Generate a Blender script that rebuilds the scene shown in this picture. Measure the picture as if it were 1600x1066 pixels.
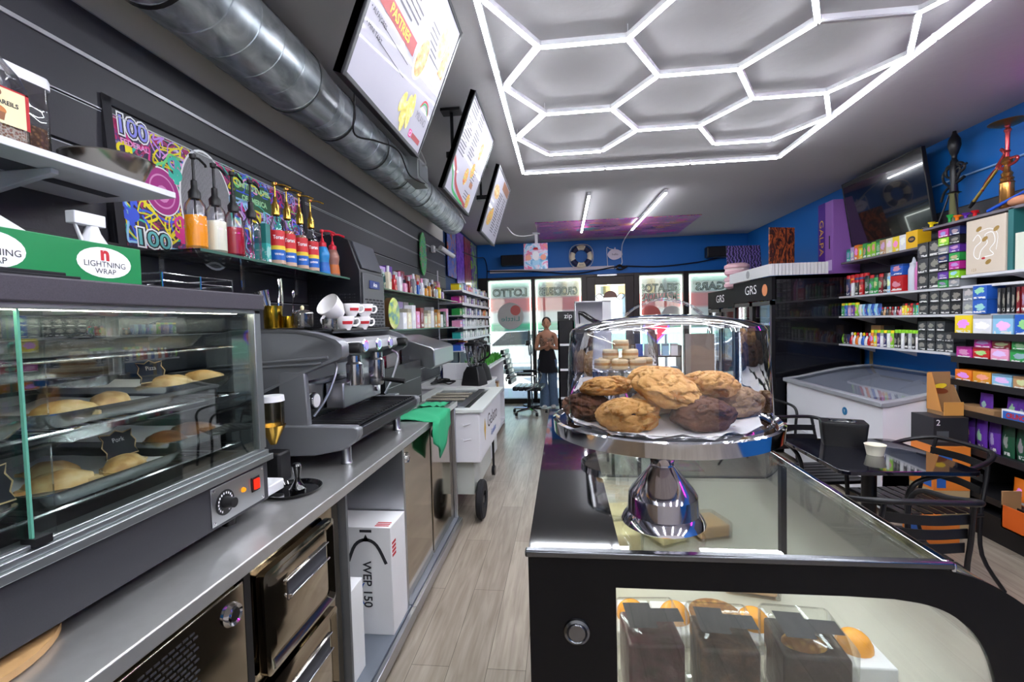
import bpy, math, random
from math import sin, cos, pi, radians, sqrt, atan2, hypot
from mathutils import Vector, Matrix
S = bpy.context.scene
for _o in list(bpy.data.objects): bpy.data.objects.remove(_o)
random.seed(7)
# ---------------------------------------------------------------- camera
F = 723.4; CH = 1.6
_y, _p, _r = -0.11123414, -0.04065008, -0.02625003
_f = Vector((sin(_y)*cos(_p), cos(_y)*cos(_p), sin(_p)))
_rt = _f.cross(Vector((0, 0, 1))).normalized(); _up = _rt.cross(_f)
_R = _rt*cos(_r)+_up*sin(_r); _U = _up*cos(_r)-_rt*sin(_r)
cam = bpy.data.objects.new('camera', bpy.data.cameras.new('camera')); S.collection.objects.link(cam)
cam.matrix_world = Matrix(((_R.x, _U.x, -_f.x, 0), (_R.y, _U.y, -_f.y, 0), (_R.z, _U.z, -_f.z, CH), (0, 0, 0, 1)))
cam.data.sensor_width = 36; cam.data.lens = F*36/1600; cam.data.clip_start = 0.05
S.camera = cam
# ---------------------------------------------------------------- view, world, sun
S.view_settings.view_transform = 'Standard'; S.view_settings.look = 'None'
S.view_settings.gamma = 1; S.view_settings.use_curve_mapping = False
S.view_settings.exposure = EXPO = 0.85
LED = 34.0            # emission of the white LED tubes
w = bpy.data.worlds.new('sky'); S.world = w; w.use_nodes = True
_nt = w.node_tree; _nt.nodes['Background'].inputs[1].default_value = 0.45
_sk = _nt.nodes.new('ShaderNodeTexSky'); _sk.sky_type = 'NISHITA'; _sk.sun_disc = False
_sk.sun_elevation = radians(50); _sk.sun_rotation = radians(150)
_nt.links.new(_sk.outputs[0], _nt.nodes['Background'].inputs[0])
sun = bpy.data.objects.new('sun', bpy.data.lights.new('sun', 'SUN')); S.collection.objects.link(sun)
sun.data.energy = 8.0; sun.data.angle = 0.01; sun.rotation_euler = (radians(35), 0, radians(20)); sun.location = (0, 12, 8)
# ---------------------------------------------------------------- materials
MAT = {}
ORD = ['first', 'second', 'third', 'fourth', 'fifth', 'sixth', 'seventh', 'eighth', 'ninth', 'tenth', 'eleventh', 'twelfth', 'thirteenth', 'fourteenth', 'fifteenth', 'sixteenth', 'seventeenth', 'eighteenth', 'nineteenth', 'twentieth', 'twenty-first', 'twenty-second', 'twenty-third', 'twenty-fourth', 'twenty-fifth', 'twenty-sixth', 'twenty-seventh', 'twenty-eighth', 'twenty-ninth', 'thirtieth']
def _new(name):
    m = bpy.data.materials.new(name); m.use_nodes = True
    return m, m.node_tree, m.node_tree.nodes['Principled BSDF']
def srgb(c):
    if isinstance(c, str): c = tuple(int(c[i:i+2], 16)/255 for i in (0, 2, 4))
    return tuple(((x+.055)/1.055)**2.4 if x > .04045 else x/12.92 for x in c)+(1,)
def M(name, col='808080', rough=.5, metal=0, emit=0, bump=0, bscale=40, var=0, coat=0, spec=.5, stretch=None, trans=0, ior=1.45, alpha=1):
    if name in MAT: return MAT[name]
    m, nt, b = _new(name); c = srgb(col)
    b.inputs['Base Color'].default_value = c; b.inputs['Roughness'].default_value = rough
    b.inputs['Metallic'].default_value = metal; b.inputs['Coat Weight'].default_value = coat
    b.inputs['Specular IOR Level'].default_value = spec
    b.inputs['Transmission Weight'].default_value = trans; b.inputs['IOR'].default_value = ior
    b.inputs['Alpha'].default_value = alpha
    if emit: b.inputs['Emission Color'].default_value = c; b.inputs['Emission Strength'].default_value = emit
    if bump or var:
        tc = nt.nodes.new('ShaderNodeTexCoord'); mp = nt.nodes.new('ShaderNodeMapping'); no = nt.nodes.new('ShaderNodeTexNoise')
        nt.links.new(tc.outputs['Object'], mp.inputs[0]); nt.links.new(mp.outputs[0], no.inputs[0])
        if stretch: mp.inputs['Scale'].default_value = stretch
        no.inputs['Scale'].default_value = bscale; no.inputs['Detail'].default_value = 5
        if bump:
            bu = nt.nodes.new('ShaderNodeBump'); bu.inputs['Strength'].default_value = bump; bu.inputs['Distance'].default_value = .01
            nt.links.new(no.outputs[0], bu.inputs['Height']); nt.links.new(bu.outputs[0], b.inputs['Normal'])
        if var:
            mx = nt.nodes.new('ShaderNodeMixRGB'); mx.inputs[1].default_value = tuple(x*(1-var) for x in c[:3])+(1,)
            mx.inputs[2].default_value = tuple(min(1, x*(1+var)) for x in c[:3])+(1,)
            nt.links.new(no.outputs[0], mx.inputs[0]); nt.links.new(mx.outputs[0], b.inputs['Base Color'])
    MAT[name] = m; return m
def thin_glass(name, tint=(1, 1, 1), refl=.10, rough=.0, edge=.9):
    """pane of glass: see-through, with a reflection that grows at grazing angles"""
    if name in MAT: return MAT[name]
    m, nt, b = _new(name); nt.nodes.remove(b)
    t = nt.nodes.new('ShaderNodeBsdfTransparent'); t.inputs[0].default_value = (*tint, 1)
    g = nt.nodes.new('ShaderNodeBsdfGlossy'); g.inputs['Roughness'].default_value = rough
    lw = nt.nodes.new('ShaderNodeLayerWeight'); lw.inputs[0].default_value = .25
    mr = nt.nodes.new('ShaderNodeMapRange'); mr.inputs[3].default_value = refl; mr.inputs[4].default_value = edge
    mx = nt.nodes.new('ShaderNodeMixShader')
    nt.links.new(lw.outputs['Fresnel'], mr.inputs[0]); nt.links.new(mr.outputs[0], mx.inputs[0])
    nt.links.new(t.outputs[0], mx.inputs[1]); nt.links.new(g.outputs[0], mx.inputs[2])
    nt.links.new(mx.outputs[0], nt.nodes['Material Output'].inputs[0])
    MAT[name] = m; return m
def tint(name, rough=.4, metal=0, pattern=0, coat=0, trans=0):
    """takes the object's own colour (obj.color); pattern prints blocks of lighter and darker ink on packaging"""
    if name in MAT: return MAT[name]
    m, nt, b = _new(name); oi = nt.nodes.new('ShaderNodeObjectInfo')
    b.inputs['Roughness'].default_value = rough; b.inputs['Metallic'].default_value = metal; b.inputs['Coat Weight'].default_value = coat
    b.inputs['Transmission Weight'].default_value = trans
    out = oi.outputs['Color']
    if pattern:
        # a printed pack: round motif in a second ink, a pale text band below, a darker band on top
        L = nt.links.new; tc = nt.nodes.new('ShaderNodeTexCoord'); sx = nt.nodes.new('ShaderNodeSeparateXYZ'); L(tc.outputs['Object'], sx.inputs[0])
        def mth(op, a, b=None, c=None):
            n_ = nt.nodes.new('ShaderNodeMath'); n_.operation = op
            for k, v in enumerate((a, b, c)):
                if v is None: continue
                if isinstance(v, (int, float)): n_.inputs[k].default_value = v
                else: L(v, n_.inputs[k])
            return n_.outputs[0]
        no = nt.nodes.new('ShaderNodeTexNoise'); no.inputs['Scale'].default_value = pattern*2.2; no.inputs['Detail'].default_value = 2; L(tc.outputs['Object'], no.inputs[0])
        vo = nt.nodes.new('ShaderNodeVectorMath'); vo.operation = 'ADD'; L(tc.outputs['Object'], vo.inputs[0]); L(oi.outputs['Random'], vo.inputs[1]); L(vo.outputs[0], no.inputs[0])
        yy = mth('DIVIDE', sx.outputs['Y'], .021); zc = mth('ADD', mth('MULTIPLY', oi.outputs['Random'], .02), .055); zz = mth('DIVIDE', mth('SUBTRACT', sx.outputs['Z'], zc), .034)
        rr = mth('ADD', mth('ADD', mth('MULTIPLY', yy, yy), mth('MULTIPLY', zz, zz)), mth('MULTIPLY', mth('SUBTRACT', no.outputs[0], .5), 2.2))
        motif = mth('LESS_THAN', rr, .62); fr = mth('FRACT', mth('MULTIPLY', oi.outputs['Random'], 17.3))
        band = mth('MULTIPLY', mth('COMPARE', sx.outputs['Z'], .017, .008), mth('MULTIPLY', mth('LESS_THAN', mth('ABSOLUTE', sx.outputs['Y']), .021), mth('GREATER_THAN', no.outputs[0], .46)))
        topb = mth('MULTIPLY', mth('GREATER_THAN', sx.outputs['Z'], .098), mth('GREATER_THAN', fr, .45))
        hs = nt.nodes.new('ShaderNodeHueSaturation'); L(oi.outputs['Color'], hs.inputs['Color']); L(mth('ADD', mth('MULTIPLY', fr, .7), .15), hs.inputs['Hue']); hs.inputs['Saturation'].default_value = .9; hs.inputs['Value'].default_value = 1.4
        lt = nt.nodes.new('ShaderNodeMixRGB'); lt.inputs[0].default_value = .35; lt.inputs[2].default_value = (.7, .66, .55, 1); L(hs.outputs[0], lt.inputs[1])
        def mix(f, a, b):
            n_ = nt.nodes.new('ShaderNodeMixRGB'); L(f, n_.inputs[0]); L(a, n_.inputs[1])
            if isinstance(b, tuple): n_.inputs[2].default_value = b
            else: L(b, n_.inputs[2])
            return n_.outputs[0]
        dk = nt.nodes.new('ShaderNodeHueSaturation'); L(oi.outputs['Color'], dk.inputs['Color']); dk.inputs['Value'].default_value = .45
        out = mix(topb, oi.outputs['Color'], dk.outputs[0]); out = mix(motif, out, lt.outputs[0]); out = mix(band, out, (.78, .78, .76, 1))
    nt.links.new(out, b.inputs['Base Color']); MAT[name] = m; return m
def emis(name, col, s):
    if name in MAT: return MAT[name]
    m, nt, b = _new(name); nt.nodes.remove(b); e = nt.nodes.new('ShaderNodeEmission'); e.inputs[0].default_value = srgb(col); e.inputs[1].default_value = s
    nt.links.new(e.outputs[0], nt.nodes['Material Output'].inputs[0]); MAT[name] = m; return m
def ramp_mat(name, kind, scale, stops, rough=.4, bump=0, stretch=(1, 1, 1), distort=0, metal=0, coat=0, const=False):
    """noise / voronoi / wave through a colour ramp"""
    if name in MAT: return MAT[name]
    m, nt, b = _new(name); tc = nt.nodes.new('ShaderNodeTexCoord'); mp = nt.nodes.new('ShaderNodeMapping'); mp.inputs['Scale'].default_value = stretch
    t = nt.nodes.new({'noise': 'ShaderNodeTexNoise', 'voronoi': 'ShaderNodeTexVoronoi', 'wave': 'ShaderNodeTexWave'}[kind])
    t.inputs['Scale'].default_value = scale
    if kind == 'wave': t.inputs['Distortion'].default_value = distort; t.inputs['Detail'].default_value = 3
    if kind == 'noise': t.inputs['Detail'].default_value = 6; t.inputs['Distortion'].default_value = distort
    nt.links.new(tc.outputs['Object'], mp.inputs[0]); nt.links.new(mp.outputs[0], t.inputs[0])
    rp = nt.nodes.new('ShaderNodeValToRGB'); e = rp.color_ramp.elements
    if const: rp.color_ramp.interpolation = 'CONSTANT'
    e[0].position, e[0].color = stops[0][0], srgb(stops[0][1]); e[1].position, e[1].color = stops[1][0], srgb(stops[1][1])
    for p_, c_ in stops[2:]: q = e.new(p_); q.color = srgb(c_)
    nt.links.new(t.outputs['Fac' if kind != 'voronoi' else 'Distance'], rp.inputs[0]); nt.links.new(rp.outputs[0], b.inputs['Base Color'])
    b.inputs['Roughness'].default_value = rough; b.inputs['Metallic'].default_value = metal; b.inputs['Coat Weight'].default_value = coat
    if bump:
        bu = nt.nodes.new('ShaderNodeBump'); bu.inputs['Strength'].default_value = bump; bu.inputs['Distance'].default_value = .01
        nt.links.new(t.outputs['Fac' if kind != 'voronoi' else 'Distance'], bu.inputs['Height']); nt.links.new(bu.outputs[0], b.inputs['Normal'])
    MAT[name] = m; return m
# ---------------------------------------------------------------- mesh builder
class MB:
    def __init__(s): s.v = []; s.f = []; s.m = []
    def add(s, vs, fs, mi=0):
        n = len(s.v); s.v += [tuple(v) for v in vs]; s.f += [tuple(i+n for i in f) for f in fs]; s.m += [mi]*len(fs); return s
    def box(s, x0, x1, y0, y1, z0, z1, mi=0):
        v = [(x, y, z) for z in (z0, z1) for y in (y0, y1) for x in (x0, x1)]
        return s.add(v, [(0, 2, 3, 1), (4, 5, 7, 6), (0, 1, 5, 4), (2, 6, 7, 3), (0, 4, 6, 2), (1, 3, 7, 5)], mi)
    def cyl(s, p0, p1, r0, r1=None, n=16, mi=0, caps=True):
        return s.loft([p0, p1], [r0, r0 if r1 is None else r1], n, mi, caps)
    def loft(s, pts, rs, n=12, mi=0, caps=True, closed=False, flat=1.0):
        P = [Vector(p) for p in pts]; k = len(P); rings = []; u = None
        if not isinstance(rs, (list, tuple)): rs = [rs]*k
        for i, p in enumerate(P):
            if closed: d = P[(i+1) % k]-P[i-1]
            else: d = P[min(i+1, k-1)]-P[max(i-1, 0)]
            d = d.normalized() if d.length > 1e-9 else Vector((0, 0, 1))
            if u is None:
                u = d.orthogonal().normalized() if abs(d.z) < .99 else Vector((1, 0, 0))
                if abs(d.z) < .99: u = d.cross(Vector((0, 0, 1))).normalized()
            u = (u-d*u.dot(d)).normalized(); w_ = d.cross(u)
            rings.append([p+(u*cos(2*pi*j/n)+w_*sin(2*pi*j/n)*flat)*rs[i] for j in range(n)])
        vs = [v for r in rings for v in r]; fs = []
        for i in range(k if closed else k-1):
            a = i*n; b = ((i+1) % k)*n
            for j in range(n): fs.append((a+j, a+(j+1) % n, b+(j+1) % n, b+j))
        if caps and not closed: fs.append(tuple(range(n))[::-1]); fs.append(tuple((k-1)*n+j for j in range(n)))
        return s.add(vs, fs, mi)
    def tube(s, pts, r, n=8, mi=0, closed=False, smooth=0):
        if smooth: pts = spline(pts, smooth, closed)
        return s.loft(pts, r, n, mi, True, closed)
    def lathe(s, prof, c=(0, 0, 0), n=32, mi=0, ax='z', a0=0, a1=2*pi):
        full = abs(a1-a0-2*pi) < 1e-6; k = n if full else n+1; vs = []; fs = []
        for r, h in prof:
            for j in range(k):
                a = a0+(a1-a0)*j/n; x, y = r*cos(a), r*sin(a)
                vs.append({'z': (c[0]+x, c[1]+y, c[2]+h), 'x': (c[0]+h, c[1]+x, c[2]+y), 'y': (c[0]+x, c[1]-h, c[2]+y)}[ax])
        for i in range(len(prof)-1):
            for j in range(n): a = i*k+j; b = i*k+(j+1) % k; fs.append((a, b, b+k, a+k))
        return s.add(vs, fs, mi)
    def prism(s, poly, a0, a1, ax='y', mi=0):
        """poly in the plane across ax; ax='y': (x,z), 'x': (y,z), 'z': (x,y)"""
        n = len(poly); g = {'y': lambda p, a: (p[0], a, p[1]), 'x': lambda p, a: (a, p[0], p[1]), 'z': lambda p, a: (p[0], p[1], a)}[ax]
        return s.add([g(p, a) for a in (a0, a1) for p in poly], [tuple(range(n)), tuple(range(n, 2*n))[::-1]]+[(i, i+n, (i+1) % n+n, (i+1) % n) for i in range(n)], mi)
    def ell(s, c, rx, ry, rz, nu=16, nv=10, mi=0, fn=None, z0=-1.0):
        vs = []; fs = []
        for i in range(nv+1):
            t = -pi/2+pi*i/nv
            for j in range(nu):
                a = 2*pi*j/nu; x, y, z = cos(t)*cos(a), cos(t)*sin(a), max(z0, sin(t)); k = fn(x, y, z) if fn else 1
                vs.append((c[0]+rx*x*k, c[1]+ry*y*k, c[2]+rz*z*k))
        for i in range(nv):
            for j in range(nu): a = i*nu+j; b = i*nu+(j+1) % nu; fs.append((a, b, b+nu, a+nu))
        return s.add(vs, fs, mi)
    def rect(s, x0, x1, y0, y1, z=0, mi=0): return s.add([(x0, y0, z), (x1, y0, z), (x1, y1, z), (x0, y1, z)], [(0, 1, 2, 3)], mi)
    def disc(s, cx, cy, rx, ry=None, z=0, mi=0, n=24, rot=0):
        ry = rx if ry is None else ry
        return s.add([(cx+rx*cos(a)*cos(rot)-ry*sin(a)*sin(rot), cy+rx*cos(a)*sin(rot)+ry*sin(a)*cos(rot), z) for a in [2*pi*i/n for i in range(n)]], [tuple(range(n))], mi)
    def poly(s, pts, z=0, mi=0): return s.add([(x, y, z) for x, y in pts], [tuple(range(len(pts)))], mi)
    def ribbon(s, pts, wd, z=0, mi=0, closed=False, smooth=4):
        pts = [p[:2] for p in (spline([(x, y, 0) for x, y in pts], smooth, closed) if smooth else pts)]; n = len(pts); vs = []
        for i, p in enumerate(pts):
            q = pts[(i+1) % n] if closed else pts[min(i+1, n-1)]; r = pts[i-1] if closed else pts[max(i-1, 0)]
            dx, dy = q[0]-r[0], q[1]-r[1]; l = hypot(dx, dy) or 1
            for k in (1, -1): vs.append((p[0]-dy/l*wd/2*k, p[1]+dx/l*wd/2*k, z))
        return s.add(vs, [(2*i, 2*i+1, (2*i+3) % (2*n), (2*i+2) % (2*n)) for i in range(n if closed else n-1)], mi)
    def xf(s, m):
        s.v = [tuple(m @ Vector(v)) for v in s.v]; return s
    def mesh(s, name, mats, angle=38):
        me = bpy.data.meshes.new(name); me.from_pydata(s.v, [], s.f)
        for m_ in (mats if isinstance(mats, (list, tuple)) else [mats]): me.materials.append(m_)
        me.polygons.foreach_set('material_index', s.m); me.validate()
        bm = __import__('bmesh').new(); bm.from_mesh(me); bmesh = __import__('bmesh')
        bmesh.ops.remove_doubles(bm, verts=bm.verts, dist=1e-5); bmesh.ops.recalc_face_normals(bm, faces=bm.faces) if not getattr(s, 'flatart', False) else None
        bm.to_mesh(me); bm.free()
        me.polygons.foreach_set('use_smooth', [True]*len(me.polygons))
        if angle: me.set_sharp_from_angle(angle=radians(angle))
        me.update(); return me
    def build(s, name, mats, parent=None, world=False, bevel=0, seg=2, angle=38):
        """one mesh object; world=True: vertices are in room coordinates, the origin goes to the parent's base / the mesh's own base"""
        if world and parent is not None:
            mi = parent_world(parent).inverted(); s.xf(mi)
        off = None
        if parent is None:
            xs, ys, zs = zip(*s.v); off = Vector(((min(xs)+max(xs))/2, (min(ys)+max(ys))/2, min(zs)))
            s.v = [(a-off.x, b-off.y, c-off.z) for a, b, c in s.v]
        o = bpy.data.objects.new(name, s.mesh(name, mats, angle)); S.collection.objects.link(o)
        if parent is not None: o.parent = parent
        else: o.location = off
        if bevel:
            b = o.modifiers.new('bevel', 'BEVEL'); b.width = bevel; b.segments = seg; b.limit_method = 'ANGLE'; b.angle_limit = radians(40)
        return o
    def build_each(s, name, mats, parent=None, world=False):
        """every loose island becomes an object of its own"""
        n = len(s.v); par = list(range(n))
        def fd(a):
            while par[a] != a: par[a] = par[par[a]]; a = par[a]
            return a
        for f in s.f:
            for b in f[1:]: par[fd(b)] = fd(f[0])
        gr = {}
        for f, m in zip(s.f, s.m): gr.setdefault(fd(f[0]), []).append((f, m))
        out = []
        for fs in gr.values():
            ids = sorted({i for f, _ in fs for i in f}); mp = {i: k for k, i in enumerate(ids)}; q = MB()
            q.v = [s.v[i] for i in ids]; q.f = [tuple(mp[i] for i in f) for f, _ in fs]; q.m = [m for _, m in fs]; out.append(q.build(name, mats, parent, world))
        return out
def parent_world(p):
    m = Matrix.Identity(4)
    while p is not None: m = Matrix.LocRotScale(p.location, p.rotation_euler, p.scale) @ m; p = p.parent
    return m
def spline(pts, k=6, closed=False):
    P = [Vector(p) for p in pts]; n = len(P); out = []
    for i in range(n if closed else n-1):
        a, b, c, d = (P[(i-1) % n] if closed or i else P[0]), P[i], P[(i+1) % n], (P[(i+2) % n] if closed or i+2 < n else P[-1])
        for j in range(k):
            t = j/k; out.append(.5*((2*b)+(c-a)*t+(2*a-5*b+4*c-d)*t*t+(3*b-3*c+d-a)*t**3))
    if not closed: out.append(P[-1])
    return out
def rrect(x0, x1, y0, y1, r, n=4):
    o = []
    for cx, cy, a in ((x1-r, y1-r, 0), (x0+r, y1-r, 90), (x0+r, y0+r, 180), (x1-r, y0+r, 270)):
        for i in range(n+1): t = radians(a+90*i/n); o.append((cx+r*cos(t), cy+r*sin(t)))
    return o
# ---------------------------------------------------------------- things
def tag(o, label=None, cat=None, group=None, kind=None):
    for k, v in (('label', label), ('category', cat), ('group', group), ('kind', kind)):
        if v: o[k] = v
    return o
def thing(name, label, cat, loc=(0, 0, 0), rz=0, group=None):
    o = bpy.data.objects.new(name, None); S.collection.objects.link(o); o.empty_display_size = .05
    o.location = loc; o.rotation_euler = (0, 0, rz); return tag(o, label, cat, group)
def board(name, label, cat, O, U, V, group=None):
    """a thing whose local x,y lie along U,V from O and whose local z looks out of its face"""
    U = Vector(U).normalized(); V = Vector(V); V = (V-U*V.dot(U)).normalized(); N = U.cross(V)
    o = thing(name, label, cat, O, 0, group); o.rotation_euler = Matrix((U, V, N)).transposed().to_euler(); return o
def struct(name, mb, m, parent=None, **k):
    o = mb.build(name, m, parent, **k)
    if parent is None: o['kind'] = 'structure'
    return o
def dup(root, loc=None, rz=None, label=None, color=None, scale=None, group=None, pcol=None):
    r = root.copy(); S.collection.objects.link(r)
    if loc is not None: r.location = loc
    if rz is not None: r.rotation_euler = (root.rotation_euler[0], root.rotation_euler[1], rz)
    if scale: r.scale = scale
    if label: r['label'] = label
    if group: r['group'] = group
    if color: r.color = color
    for ch in list(root.children):
        c = ch.copy(); S.collection.objects.link(c); c.parent = r
        if color and not pcol: c.color = color
        if pcol and ch.name.split('.')[0] in pcol: c.color = pcol[ch.name.split('.')[0]]
        elif color: c.color = color
        for g in list(ch.children):
            d = g.copy(); S.collection.objects.link(d); d.parent = c
            if color: d.color = color
    return r
def text(s_, size, m, parent, x, y, z=.001, width=None, align='CENTER', name='lettering', flip=False, rot=0, ext=0, mat4=None, bold=0):
    """real letters as a mesh lying in the parent's local xy plane"""
    cu = bpy.data.curves.new(name, 'FONT'); cu.body = s_; cu.size = size; cu.align_x = align; cu.align_y = 'CENTER'; cu.extrude = ext; cu.offset = bold; cu.resolution_u = 3
    t = bpy.data.objects.new(name, cu); S.collection.objects.link(t)
    me = bpy.data.meshes.new_from_object(t.evaluated_get(bpy.context.evaluated_depsgraph_get()))
    bpy.data.objects.remove(t); bpy.data.curves.remove(cu)
    xs = [v.co.x for v in me.vertices] or [0, 1]; k = width/(max(xs)-min(xs)) if width else 1
    mm = Matrix.Translation((x, y, z)) @ Matrix.Rotation(rot, 4, 'Z') @ Matrix.Diagonal(((-k if flip else k), 1, 1, 1))
    if mat4 is not None: mm = mat4 @ mm
    me.transform(mm); me.materials.clear(); me.materials.append(m)
    o = bpy.data.objects.new(name, me); S.collection.objects.link(o); o.parent = parent; return o
COL = {'red': 'c01c22', 'dark red': '7d1420', 'orange': 'e8791a', 'amber': 'd9932a', 'yellow': 'eed21c', 'lime green': '8fd22a', 'green': '2a9a48', 'dark green': '1c5138', 'teal': '2aa7a0', 'light blue': '8fc4e4', 'blue': '2359b8', 'navy blue': '1d2560', 'purple': '5f2c9c', 'lilac': 'b39ad0', 'magenta': 'b8248e', 'pink': 'e79abf', 'white': 'e6e6ea', 'cream': 'e6dcc0', 'grey': '8c8f94', 'dark grey': '36383c', 'black': '17171b', 'brown': '6e4a32', 'tan': 'b98f63', 'silver': 'b9bcc2'}
def colr(n): return srgb(COL[n])
# ================================================================ shared materials
steel = M('steel_brushed', 'b4b6ba', .33, 1, var=.12, bscale=6, stretch=(1, .05, 1)); steel_dark = M('steel_dark', '55575b', .32, 1)
mirror = M('steel_mirror', 'b0a594', .09, 1); chrome = M('chrome', 'd4d4d8', .06, 1); alu = M('aluminium', '9ea3a4', .35, .9)
black_pl = M('black_plastic', '141416', .4); black_gl = M('black_gloss', '08080a', .05, coat=1); white_pl = M('white_plastic', 'e4e4e8', .35)
blackm = M('black_metal', '1a1a1d', .35, .3); greym = M('grey_metal', '70747a', .4, .6); gold = M('gold', 'c9a04a', .22, 1)
card_w = M('white_card', 'e0e0e2', .7); kraft = M('cardboard', '9b7650', .8); paper = M('paper', 'f0f0f0', .8, bump=.2, bscale=30)
glassp = thin_glass('glass_pane', (.93, .97, .95), .04); glassc = thin_glass('glass_clear', (.97, .98, .98), .05); glassg = thin_glass('glass_green', (.93, .97, .95), .05, edge=.6)
panel_black = M('panel_black', '0b0b0e', .22, spec=.25)
acryl = thin_glass('acrylic', (.95, .95, .97), .06, edge=.85)
ink = M('ink', '2a2a30', .7); inkr = M('ink_red', 'b5232b', .6); inkw = M('ink_white', 'f4f4f4', .6); inky = M('ink_yellow', 'f0d040', .6); inkg = M('ink_green', '2f9a55', .6); inkb = M('ink_blue', '2a62b8', .6)
led = emis('led_tube_white', 'f4f8ff', LED); cable = M('cable_black', '101012', .5); cablew = M('cable_white', 'd8d8d8', .5)
T_pl = tint('tinted_plastic', .35); T_print = tint('printed_pack', .4, pattern=26); T_print2 = tint('printed_pack_fine', .45, pattern=55); T_gloss = tint('tinted_gloss', .12, coat=1); T_liq = tint('tinted_liquid', .1, trans=.35)
# ================================================================ the room
XL, XR, YF, YB, H = -1.65, 3.4, 9.0, -2.4, 3.12
def floor_mat():
    m, nt, b = _new('wood_plank_floor'); tc = nt.nodes.new('ShaderNodeTexCoord'); mp = nt.nodes.new('ShaderNodeMapping'); mp.inputs['Rotation'].default_value[2] = pi/2
    br = nt.nodes.new('ShaderNodeTexBrick'); br.inputs['Scale'].default_value = 1; br.inputs['Brick Width'].default_value = 1.25; br.inputs['Row Height'].default_value = .18
    br.inputs['Mortar Size'].default_value = .0015; br.inputs['Color1'].default_value = srgb('b0a698'); br.inputs['Color2'].default_value = srgb('9c9184'); br.inputs['Mortar'].default_value = srgb('5f574c')
    no = nt.nodes.new('ShaderNodeTexNoise'); m2 = nt.nodes.new('ShaderNodeMapping'); m2.inputs['Scale'].default_value = (16, 1.2, 1); no.inputs['Scale'].default_value = 2.5; no.inputs['Detail'].default_value = 8; no.inputs['Distortion'].default_value = .6
    nt.links.new(tc.outputs['Object'], mp.inputs[0]); nt.links.new(mp.outputs[0], br.inputs[0]); nt.links.new(tc.outputs['Object'], m2.inputs[0]); nt.links.new(m2.outputs[0], no.inputs[0])
    rp = nt.nodes.new('ShaderNodeValToRGB'); rp.color_ramp.elements[0].position = .3; rp.color_ramp.elements[0].color = (.55, .52, .48, 1); rp.color_ramp.elements[1].position = .7; rp.color_ramp.elements[1].color = (1, 1, 1, 1)
    mx = nt.nodes.new('ShaderNodeMixRGB'); mx.blend_type = 'MULTIPLY'; mx.inputs[0].default_value = .8
    nt.links.new(no.outputs[0], rp.inputs[0]); nt.links.new(br.outputs[0], mx.inputs[1]); nt.links.new(rp.outputs[0], mx.inputs[2]); nt.links.new(mx.outputs[0], b.inputs['Base Color'])
    b.inputs['Roughness'].default_value = .3; return m
struct('floor', MB().box(XL, XR, YB, YF, -.1, 0), floor_mat())
ceil_m = M('ceiling_paint', 'aeacae', .8, bump=.25, bscale=14); wallg = M('wall_paint_grey', 'cfccc6', .7); blue = M('wall_paint_blue', '0a62b0', .55)
struct('ceiling', MB().box(XL-.1, XR+.1, YB, YF+.1, H, H+.1), ceil_m)
struct('wall_left', MB().box(XL-.12, XL, YB, YF, 0, H, 0), wallg)
struct('wall_right', MB().box(XR, XR+.12, YB, YF, 0, H), blue)
struct('wall_back', MB().box(XL, XR, YB-.12, YB, 0, H), wallg)
# street wall: blue above the shop front, dark metal frames around four windows and a door
struct('wall_front', MB().box(XL, XR, YF, YF+.15, 2.47, H), blue)
fr = M('shopfront_metal', '2c2624', .4, .4)
wins = [(-1.45, -.60), (-.53, .36), (1.44, 2.24), (2.34, 3.35)]
vin = {}
def vinyl(name, strip=False):
    """window film: milky, with the red and green bands of the sign printed across it"""
    m, nt, b = _new(name); nt.nodes.remove(b); tc = nt.nodes.new('ShaderNodeTexCoord'); sx = nt.nodes.new('ShaderNodeSeparateXYZ'); nt.links.new(tc.outputs['Object'], sx.inputs[0])
    rp = nt.nodes.new('ShaderNodeValToRGB'); rp.color_ramp.interpolation = 'EASE'; e = rp.color_ramp.elements; rr = nt.nodes.new('ShaderNodeMapRange'); rr.inputs[1].default_value = 0; rr.inputs[2].default_value = 1.0
    st = [(0, '2a8f60'), (.12, '3aa870'), (.2, 'c8c8c4'), (.34, 'c8c4c0'), (.42, 'c86a62'), (.62, 'c86a62'), (.68, 'a8b0a8'), (.9, 'b4b8b4')]
    e[0].position = 0; e[0].color = srgb(st[0][1]); e[1].position = st[1][0]; e[1].color = srgb(st[1][1])
    for p_, c_ in st[2:]: e.new(p_).color = srgb(c_)
    nt.links.new(sx.outputs['Z'], rr.inputs[0]); nt.links.new(rr.outputs[0], rp.inputs[0])
    t = nt.nodes.new('ShaderNodeBsdfTransparent'); t.inputs[0].default_value = (.9, .9, .9, 1); d = nt.nodes.new('ShaderNodeBsdfTranslucent'); d2 = nt.nodes.new('ShaderNodeBsdfDiffuse')
    m1 = nt.nodes.new('ShaderNodeMixShader'); m1.inputs[0].default_value = .72; m2 = nt.nodes.new('ShaderNodeMixShader'); m2.inputs[0].default_value = .86
    for q in (d, d2): nt.links.new(rp.outputs[0], q.inputs[0])
    nt.links.new(d.outputs[0], m1.inputs[1]); nt.links.new(d2.outputs[0], m1.inputs[2]); nt.links.new(t.outputs[0], m2.inputs[1]); nt.links.new(m1.outputs[0], m2.inputs[2])
    nt.links.new(m2.outputs[0], nt.nodes['Material Output'].inputs[0]); return m
vinm = vinyl('window_vinyl'); outl = emis('led_strip_window', 'f2fbf4', 5); vin_w = M('vinyl_white', 'b4c4b4', .7); vin_k = M('vinyl_outline', '34423c', .7); vin_w2 = M('vinyl_disc', 'b4b2ae', .7); vin_gr = M('vinyl_teal', '4f8f84', .7); vin_rd = M('vinyl_pale_red', 'b8605a', .7)
mul = MB()
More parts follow.
